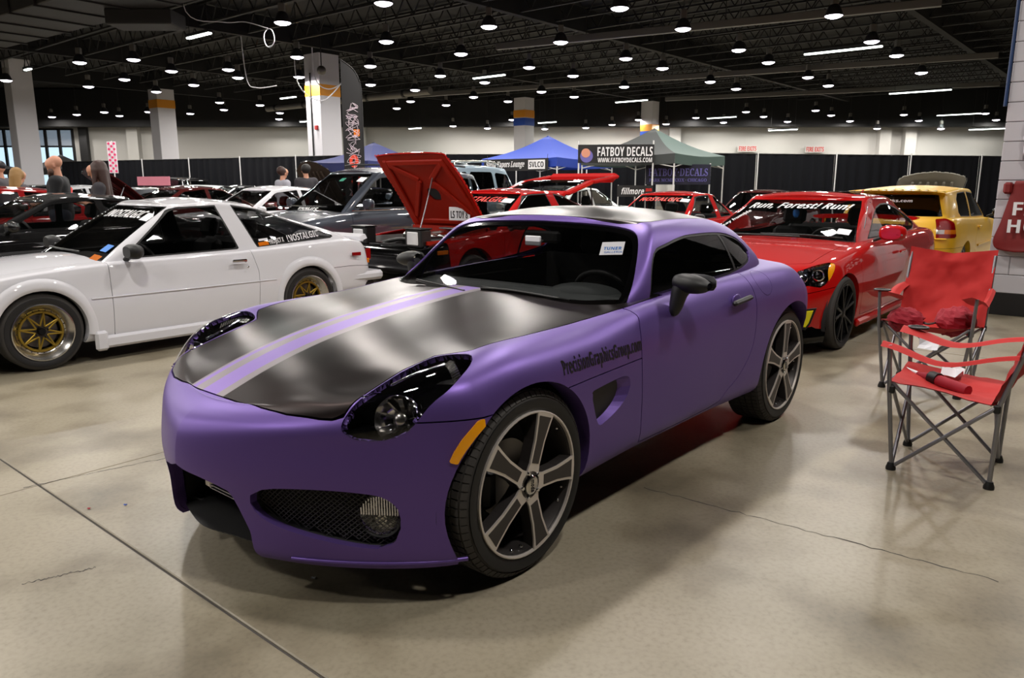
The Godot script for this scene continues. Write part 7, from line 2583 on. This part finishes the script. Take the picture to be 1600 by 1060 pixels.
func person(at: Vector3, turn: float, height: float, look: Vector3, arms: Array, label: String, shirt: Material, trousers: Material, girth := 1.0) -> Dictionary:
	var p := node("person", null, at, turn)
	tag(p, label, "person")
	var k := height / 1.76
	var hd := Vector3(0, 1.63, 0.02)
	var sh := 0.185 * girth
	var torso := [[Vector3(0, 0.97, 0), Vector3(0, 1.16, 0.01), 0.125 * girth, 0.118 * girth], [Vector3(-0.05, 1.0, 0), Vector3(-0.06, 1.34, 0.0), 0.105 * girth, 0.105 * girth], [Vector3(0.05, 1.0, 0), Vector3(0.06, 1.34, 0.0), 0.105 * girth, 0.105 * girth], [Vector3(-sh + 0.02, 1.405, -0.01), Vector3(sh - 0.02, 1.405, -0.01), 0.062, 0.062]]
	var upper := []
	var skin := []
	var legs := []
	for i in 2:
		var sx := -1.0 if i == 0 else 1.0
		var el: Vector3 = arms[i][0]
		var wr: Vector3 = arms[i][1]
		upper.append([Vector3(sx * sh, 1.40, -0.01), el, 0.056 * girth, 0.044])
		skin.append([Vector3(sx * sh, 1.40, -0.01), el, 0.050, 0.040])
		skin.append([el, wr, 0.040, 0.027])
		skin.append_array(hand_bones(wr, wr - el, Vector3(0, -0.3, 0.5) if wr.y > 1.0 else Vector3(-sx, 0, 0.2), 0.6))
		legs.append([Vector3(sx * 0.09, 0.95, 0), Vector3(sx * 0.10, 0.50, 0.015), 0.092 * girth, 0.060])
		legs.append([Vector3(sx * 0.10, 0.50, 0.015), Vector3(sx * 0.105, 0.09, -0.02), 0.060, 0.042])
	var all := torso.duplicate()
	all.append_array(skin)
	all.append_array(legs)
	all.append_array(head_bones(hd, look))
	for i in 2:
		var sx := -1.0 if i == 0 else 1.0
		all.append([Vector3(sx * 0.105, 0.05, -0.03), Vector3(sx * 0.12, 0.04, 0.13), 0.035, 0.030])
	var body := obj(nets(all, 0.013, 0.025), "body", M.skin, p)
	var sb := torso.duplicate()
	sb.append_array(upper)
	obj(nets(sb, 0.02, 0.05, 0.014), "shirt", shirt, p)
	var tb := legs.duplicate()
	tb.append([Vector3(-0.06, 0.95, 0), Vector3(0.06, 0.95, 0), 0.115 * girth, 0.115 * girth])
	obj(nets(tb, 0.022, 0.04, 0.012), "trousers", trousers, p)
	for i in 2:
		var sx := -1.0 if i == 0 else 1.0
		obj(nets([[Vector3(sx * 0.105, 0.045, -0.05), Vector3(sx * 0.12, 0.04, 0.14), 0.042, 0.038]], 0.016, 0.02), "shoe", M.black_plastic, p)
	for e in [-1.0, 1.0]:
		var z := look.normalized()
		var x := Vector3.UP.cross(z).normalized()
		obj(blob(Vector3(0.011, 0.007, 0.008), Vector3.ZERO, 8, 6).moved(Transform3D(Basis(x, z.cross(x), z), hd + x * 0.032 * e + z.cross(x) * 0.012 + z * 0.082)), "eye", M.black_vinyl, p)
	p.scale = Vector3.ONE * k
	return {"node": p, "head": hd}

func build_people() -> void:
	var sk := mat("skin", Color(0.76, 0.55, 0.45), 0.6)
	sk.subsurf_scatter_enabled = true
	sk.subsurf_scatter_strength = 0.1
	mat("shirt_grey", Color(0.30, 0.29, 0.31), 0.85)
	mat("shirt_navy", Color(0.055, 0.065, 0.085), 0.85)
	mat("shirt_dark", Color(0.20, 0.19, 0.21), 0.85)
	mat("shirt_pale", Color(0.62, 0.62, 0.66), 0.85)
	mat("jeans", Color(0.08, 0.10, 0.16), 0.85)
	mat("hair_blond", Color(0.56, 0.43, 0.24), 0.6)
	mat("hair_brown", Color(0.20, 0.10, 0.07), 0.55)
	mat("hair_dark", Color(0.07, 0.05, 0.045), 0.6)
	mat("stubble", Color(0.36, 0.27, 0.23), 0.8)
	var down := [Vector3(-0.24, 1.13, -0.02), Vector3(-0.22, 0.88, 0.08)]
	var downr := [Vector3(0.24, 1.13, -0.02), Vector3(0.22, 0.88, 0.08)]
	var fold := [Vector3(-0.25, 1.13, 0.02), Vector3(-0.06, 1.12, 0.24)]
	var foldr := [Vector3(0.25, 1.13, 0.02), Vector3(0.06, 1.16, 0.25)]
	# bald man, seen from his left side, head bowed
	var a := person(Vector3(-6.50, 0, -11.1), -1.25, 1.80, Vector3(0, -0.45, 1), [fold, foldr], "bald man in a dark t-shirt looking down between the parked cars", M.shirt_navy, M.jeans, 1.15)
	obj(nets([[Vector3(-0.05, 1.545, 0.065), Vector3(0.05, 1.545, 0.065), 0.040, 0.040], [Vector3(0, 1.525, 0.07), Vector3(0, 1.51, 0.06), 0.045, 0.040]], 0.012, 0.03), "beard", M.stubble, a.node)
	obj(nets([[Vector3(-0.12, 1.30, -0.115), Vector3(0.05, 1.12, -0.12), 0.03, 0.02]], 0.014, 0.02, 0.004), "shirt_print", M.red_vinyl, a.node)
	# long-haired woman with a phone
	var b := person(Vector3(-5.82, 0, -10.9), -1.1, 1.70, Vector3(0, -0.35, 1), [[Vector3(-0.22, 1.12, 0.02), Vector3(-0.08, 1.20, 0.24)], [Vector3(0.22, 1.12, 0.02), Vector3(0.08, 1.20, 0.24)]], "woman with long brown hair looking at the phone in her hand", M.shirt_dark, M.jeans, 0.92)
	obj(nets([[Vector3(0, 1.69, -0.03), Vector3(0, 1.66, 0.0), 0.108, 0.104], [Vector3(-0.06, 1.64, -0.06), Vector3(-0.10, 1.25, -0.10), 0.065, 0.05], [Vector3(0.06, 1.64, -0.06), Vector3(0.10, 1.25, -0.10), 0.065, 0.05], [Vector3(0, 1.62, -0.08), Vector3(0, 1.22, -0.13), 0.075, 0.06], [Vector3(0.075, 1.64, 0.03), Vector3(0.10, 1.38, 0.05), 0.035, 0.03]], 0.014, 0.03), "hair", M.hair_brown, b.node)
	var ph := obj(box(Vector3(0.07, 0.012, 0.14), Vector3(0, 1.19, 0.34), 0.004), "phone", M.black_gloss)
	ph.transform = b.node.transform
	tag(ph, "dark phone held by the long-haired woman", "phone")
	# blonde woman from behind
	var c := person(Vector3(-8.65, 0, -13.6), 2.7, 1.66, Vector3(0, -0.2, 1), [down, foldr], "woman with blond hair seen from behind at the left", M.shirt_grey, M.jeans, 0.95)
	obj(nets([[Vector3(0, 1.69, -0.03), Vector3(0, 1.66, 0.0), 0.108, 0.104], [Vector3(-0.06, 1.64, -0.06), Vector3(-0.10, 1.42, -0.08), 0.065, 0.05], [Vector3(0.06, 1.64, -0.06), Vector3(0.10, 1.42, -0.08), 0.065, 0.05], [Vector3(0, 1.62, -0.08), Vector3(0, 1.38, -0.10), 0.075, 0.05]], 0.014, 0.03), "hair", M.hair_blond, c.node)
	# man with a cap
	var d := person(Vector3(-9.62, 0, -14.6), -1.45, 1.80, Vector3(0, -0.05, 1), [[Vector3(-0.25, 1.13, 0.0), Vector3(-0.10, 1.02, 0.25)], [Vector3(0.25, 1.13, 0.0), Vector3(0.10, 1.02, 0.25)]], "bearded man in a dark cap and grey t-shirt at the left edge", M.shirt_grey, M.jeans, 1.05)
	obj(nets([[Vector3(0, 1.70, -0.015), Vector3(0, 1.70, 0.02), 0.094, 0.088]], 0.012, 0.02).add(prism(loop2(v2([-.075, 0, -.06, .10, 0, .125, .06, .10, .075, 0]), 4), 0.012, Transform3D(Basis(Vector3.RIGHT, Vector3(0, -0.15, 1).normalized(), Vector3(0, 1, 0.15).normalized()), Vector3(0, 1.675, 0.075)))), "cap", M.black_vinyl, d.node)
	obj(nets([[Vector3(-0.05, 1.545, 0.065), Vector3(0.05, 1.545, 0.065), 0.040, 0.040], [Vector3(0, 1.525, 0.07), Vector3(0, 1.51, 0.06), 0.045, 0.040]], 0.012, 0.03), "beard", M.hair_dark, d.node)
	# couple far back
	var e := person(Vector3(-5.2, 0, -17.6), 2.4, 1.78, Vector3(0, -0.2, 1), [down, downr], "person in a pale top beside the slatted open hood", M.shirt_pale, M.jeans, 1.0)
	obj(nets([[Vector3(0, 1.68, -0.03), Vector3(0, 1.66, -0.01), 0.100, 0.098]], 0.014, 0.02), "hair", M.hair_brown, e.node)
	var g := person(Vector3(-4.75, 0, -17.9), -2.6, 1.84, Vector3(0, -0.2, 1), [down, downr], "dark-haired person standing behind the slatted open hood", M.shirt_dark, M.jeans, 1.0)
	obj(nets([[Vector3(0, 1.68, -0.03), Vector3(0, 1.66, -0.01), 0.102, 0.10]], 0.014, 0.02), "hair", M.hair_dark, g.node)
# ------------------------------------------------------------------ cars farther back
func open_hood_of(r: Dictionary, angle: float, paint: Material, liner: Material) -> void:
	var car: Node3D = r.node
	var hs: Soup = r.hood
	var back := Vector3(0, -9, 9)
	for p in hs.v:
		if p.z < back.z:
			back = p
	var hinge := Vector3(0, back.y, back.z)
	var up := Transform3D(Basis.IDENTITY, hinge) * Transform3D(Basis(Vector3.RIGHT, -angle), Vector3.ZERO) * Transform3D(Basis.IDENTITY, -hinge)
	var hd := node("hood", car)
	obj(hs.moved(up), "hood_skin", paint, hd)
	obj(hs.offset(-0.02).moved(up), "hood_liner", liner, hd)
	for x in [-0.45, -0.27, -0.09, 0.09, 0.27, 0.45]:
		obj(beam(hinge + Vector3(x, -0.06, 0.15), hinge + Vector3(x * 0.85, -0.15, 1.0), 0.05, 0.04, 0.01).moved(up), "hood_rib", liner, hd)
	obj(bar(Vector3(0.45, hinge.y - 0.15, hinge.z + 0.8), up * (hinge + Vector3(0.45, -0.05, 0.7)), 0.01, 6), "prop_rod", M.steel, car)
	obj(box(Vector3(1.2, 0.25, 0.8), Vector3(0, hinge.y - 0.32, hinge.z + 0.6), 0.05), "engine", M.dark_metal, car)

func build_far_cars() -> void:
	var grid_at := func(i: float, j: float) -> Vector3: return Vector3(-4.166, 0, -6.176) - V * (4.75 * i) - U * (3.1 * j)
	# next to the white hatchback
	plain_car("sedan", "black_paint", grid_at.call(0.0, 1.03), YAW, "black sedan with lowered windows behind the white hatchback", {"rk": [-3.0, -2.6, -2.2, -1.6, -1.25], "ry": [1.0, 1.17, 1.265, 1.30, 1.25], "win": [v2([-.80, .905, -1.30, 1.17, -1.78, 1.215, -1.82, .92]), v2([-1.90, .92, -1.86, 1.215, -2.22, 1.18, -2.62, 1.02, -2.60, .945])], "glass": "window_clear", "nf": 12, "ns": 50, "sub": 3})
	plain_car("sedan", "red_paint_dull", grid_at.call(0.05, 2.1), YAW, "red sedan at the left edge behind the black sedan", {"glass": "window_clear"})
	plain_car("wedge", "silver_paint", grid_at.call(0.0, 3.9), YAW, "silver wedge coupe at the far left edge")
	# second row
	var w := plain_car("sedan", "white_paint", grid_at.call(1.05, 2.05), YAW, "white sedan with clear windows left of the grey minivan", {"glass": "window_clear", "inside": "red_paint_dull"})
	var mr := plain_car("sedan", "maroon_paint", grid_at.call(1.0, 3.05), YAW, "maroon car with its hood raised behind the long-haired woman", {"open_hood": true})
	open_hood_of(mr, 0.80, M.maroon_paint, M.maroon_paint)
	plain_car("coupe", "grey_paint", grid_at.call(1.05, 4.05), YAW, "grey coupe far left between the bald man and the blonde woman")
	plain_car("sedan", "white_paint", grid_at.call(1.0, 5.1), YAW, "white sedan at the far left in front of the windows", {"glass": "window_clear"})
	# third row
	plain_car("sedan", "silver_paint", grid_at.call(2.0, 0.85), YAW, "pale silver sedan under the raised red hatch", {"glass": "window_clear"})
	var suv := van_spec()
	suv.merge({"paint": "silver_blue_paint", "mirror_mat": "silver_blue_paint", "sub": 2, "nf": 8, "ns": 30, "nr": 8, "lod": 1, "seal": false, "rk": [-3.6, -3.0, -2.2, -1.5, -1.15], "ry": [1.78, 1.86, 1.89, 1.88, 1.80], "zrt": -3.35, "zrb": -3.80, "glass": "tint_dark", "R": 0.36, "arch": 0.40,
		"win": [v2([-.60, 1.03, -1.12, 1.58, -1.25, 1.66, -1.75, 1.70, -1.83, 1.03]), v2([-1.92, 1.03, -1.84, 1.70, -2.68, 1.70, -2.74, 1.03]), v2([-2.83, 1.03, -2.78, 1.69, -3.30, 1.64, -3.50, 1.06])]}, true)
	var s := make_car("sport_utility_vehicle", suv, Vector3(-2.75, 0, -18.0), YAW, "silver blue sport utility vehicle with a roof rack behind the raised red hood")
	for x in [-0.52, 0.52]:
		obj(tube(path3([Vector3(x, 1.86, -1.5), Vector3(x, 1.95, -1.65), Vector3(x, 1.96, -2.8), Vector3(x, 1.86, -3.1)], 4), 0.022, 6), "roof_rail", M.polished, s.node)
	for z in [-1.8, -2.6]:
		obj(bar(Vector3(-0.52, 1.955, z), Vector3(0.52, 1.955, z), 0.02, 6), "rack_bar", M.polished, s.node)
	var sl := plain_car("coupe", "black_paint", grid_at.call(2.0, 3.0), YAW, "black coupe with a slatted hood raised left of the minivan", {"open_hood": true})
	mat("hood_slats", Color(0.22, 0.17, 0.13), 0.6)
	open_hood_of(sl, 1.15, M.black_paint, M.hood_slats)
	var protos := [["coupe", "red_paint_dull", 2.1, 4.05, "red coupe in the crowd of cars before the left drapes"], ["sedan", "black_paint", 2.05, 5.1, "black sedan parked behind the maroon car"], ["hatch", "silver_paint", 2.05, 6.1, "silver hatchback far left near the black tent"], ["wedge", "maroon_paint", 3.0, 0.0, "dark red coupe beyond the glossy red coupe"], ["hatch", "black_paint", 1.0, 6.2, "black hatchback at the far left by the window wall"], ["sedan", "grey_paint", 1.0, 7.3, "grey sedan at the far left by the window wall"]]
	for q in protos:
		plain_car(q[0], q[1], grid_at.call(q[2], q[3]), YAW, q[4], {"sub": 2, "nf": 7, "ns": 26, "nr": 7})
	# a last row along the drapes
	var lr := [["sedan", "white_paint", "white sedan parked along the left drapes"], ["hatch", "black_paint", "black hatchback parked along the left drapes beside the black wagon"]]
	for k in 2:
		plain_car(lr[k][0], lr[k][1], Vector3(-10.6, 0, -29.2) + Vector3(-4.75, 0, -2.57) * [2.0, 2.95][k], YAW - PI / 2 + 0.2, lr[k][2], {"sub": 2, "nf": 7, "ns": 26, "nr": 7, "glass": "window_clear"})
	# black wagon with a pink sign
	var bw := plain_car("van", "black_paint", Vector3(-15.35, 0, -31.77), YAW - PI / 2 + 0.2, "black wagon with a pink sign in its window before the left drapes", {"lod": 1})
	mat("sign_pink", Color(0.75, 0.45, 0.52), 0.7)
	var sg := obj(box(Vector3(0.03, 0.34, 1.9), Vector3(0.88, 1.52, -2.2)), "window_sign", M.sign_pink, bw.node)
	# white car with its hood up, behind the yellow hatchback
	var wc := plain_car("sedan", "white_paint", Vector3(9.3, 0, -17.2), -0.35, "white car with its hood raised behind the yellow hatchback", {"open_hood": true, "glass": "tint_dark", "lod": 1})
	mat("hood_grey", Color(0.55, 0.54, 0.50), 0.6)
	open_hood_of(wc, 0.75, M.hood_grey, M.hood_grey)
func build_all() -> void:
	build_hall()
	hero_car()
	white_hatchback()
	red_coupe()
	yellow_hatchback()
	grey_van()
	red_hatchback()
	red_notchback()
	build_far_cars()
	build_booths()
	build_chairs()
	build_people()
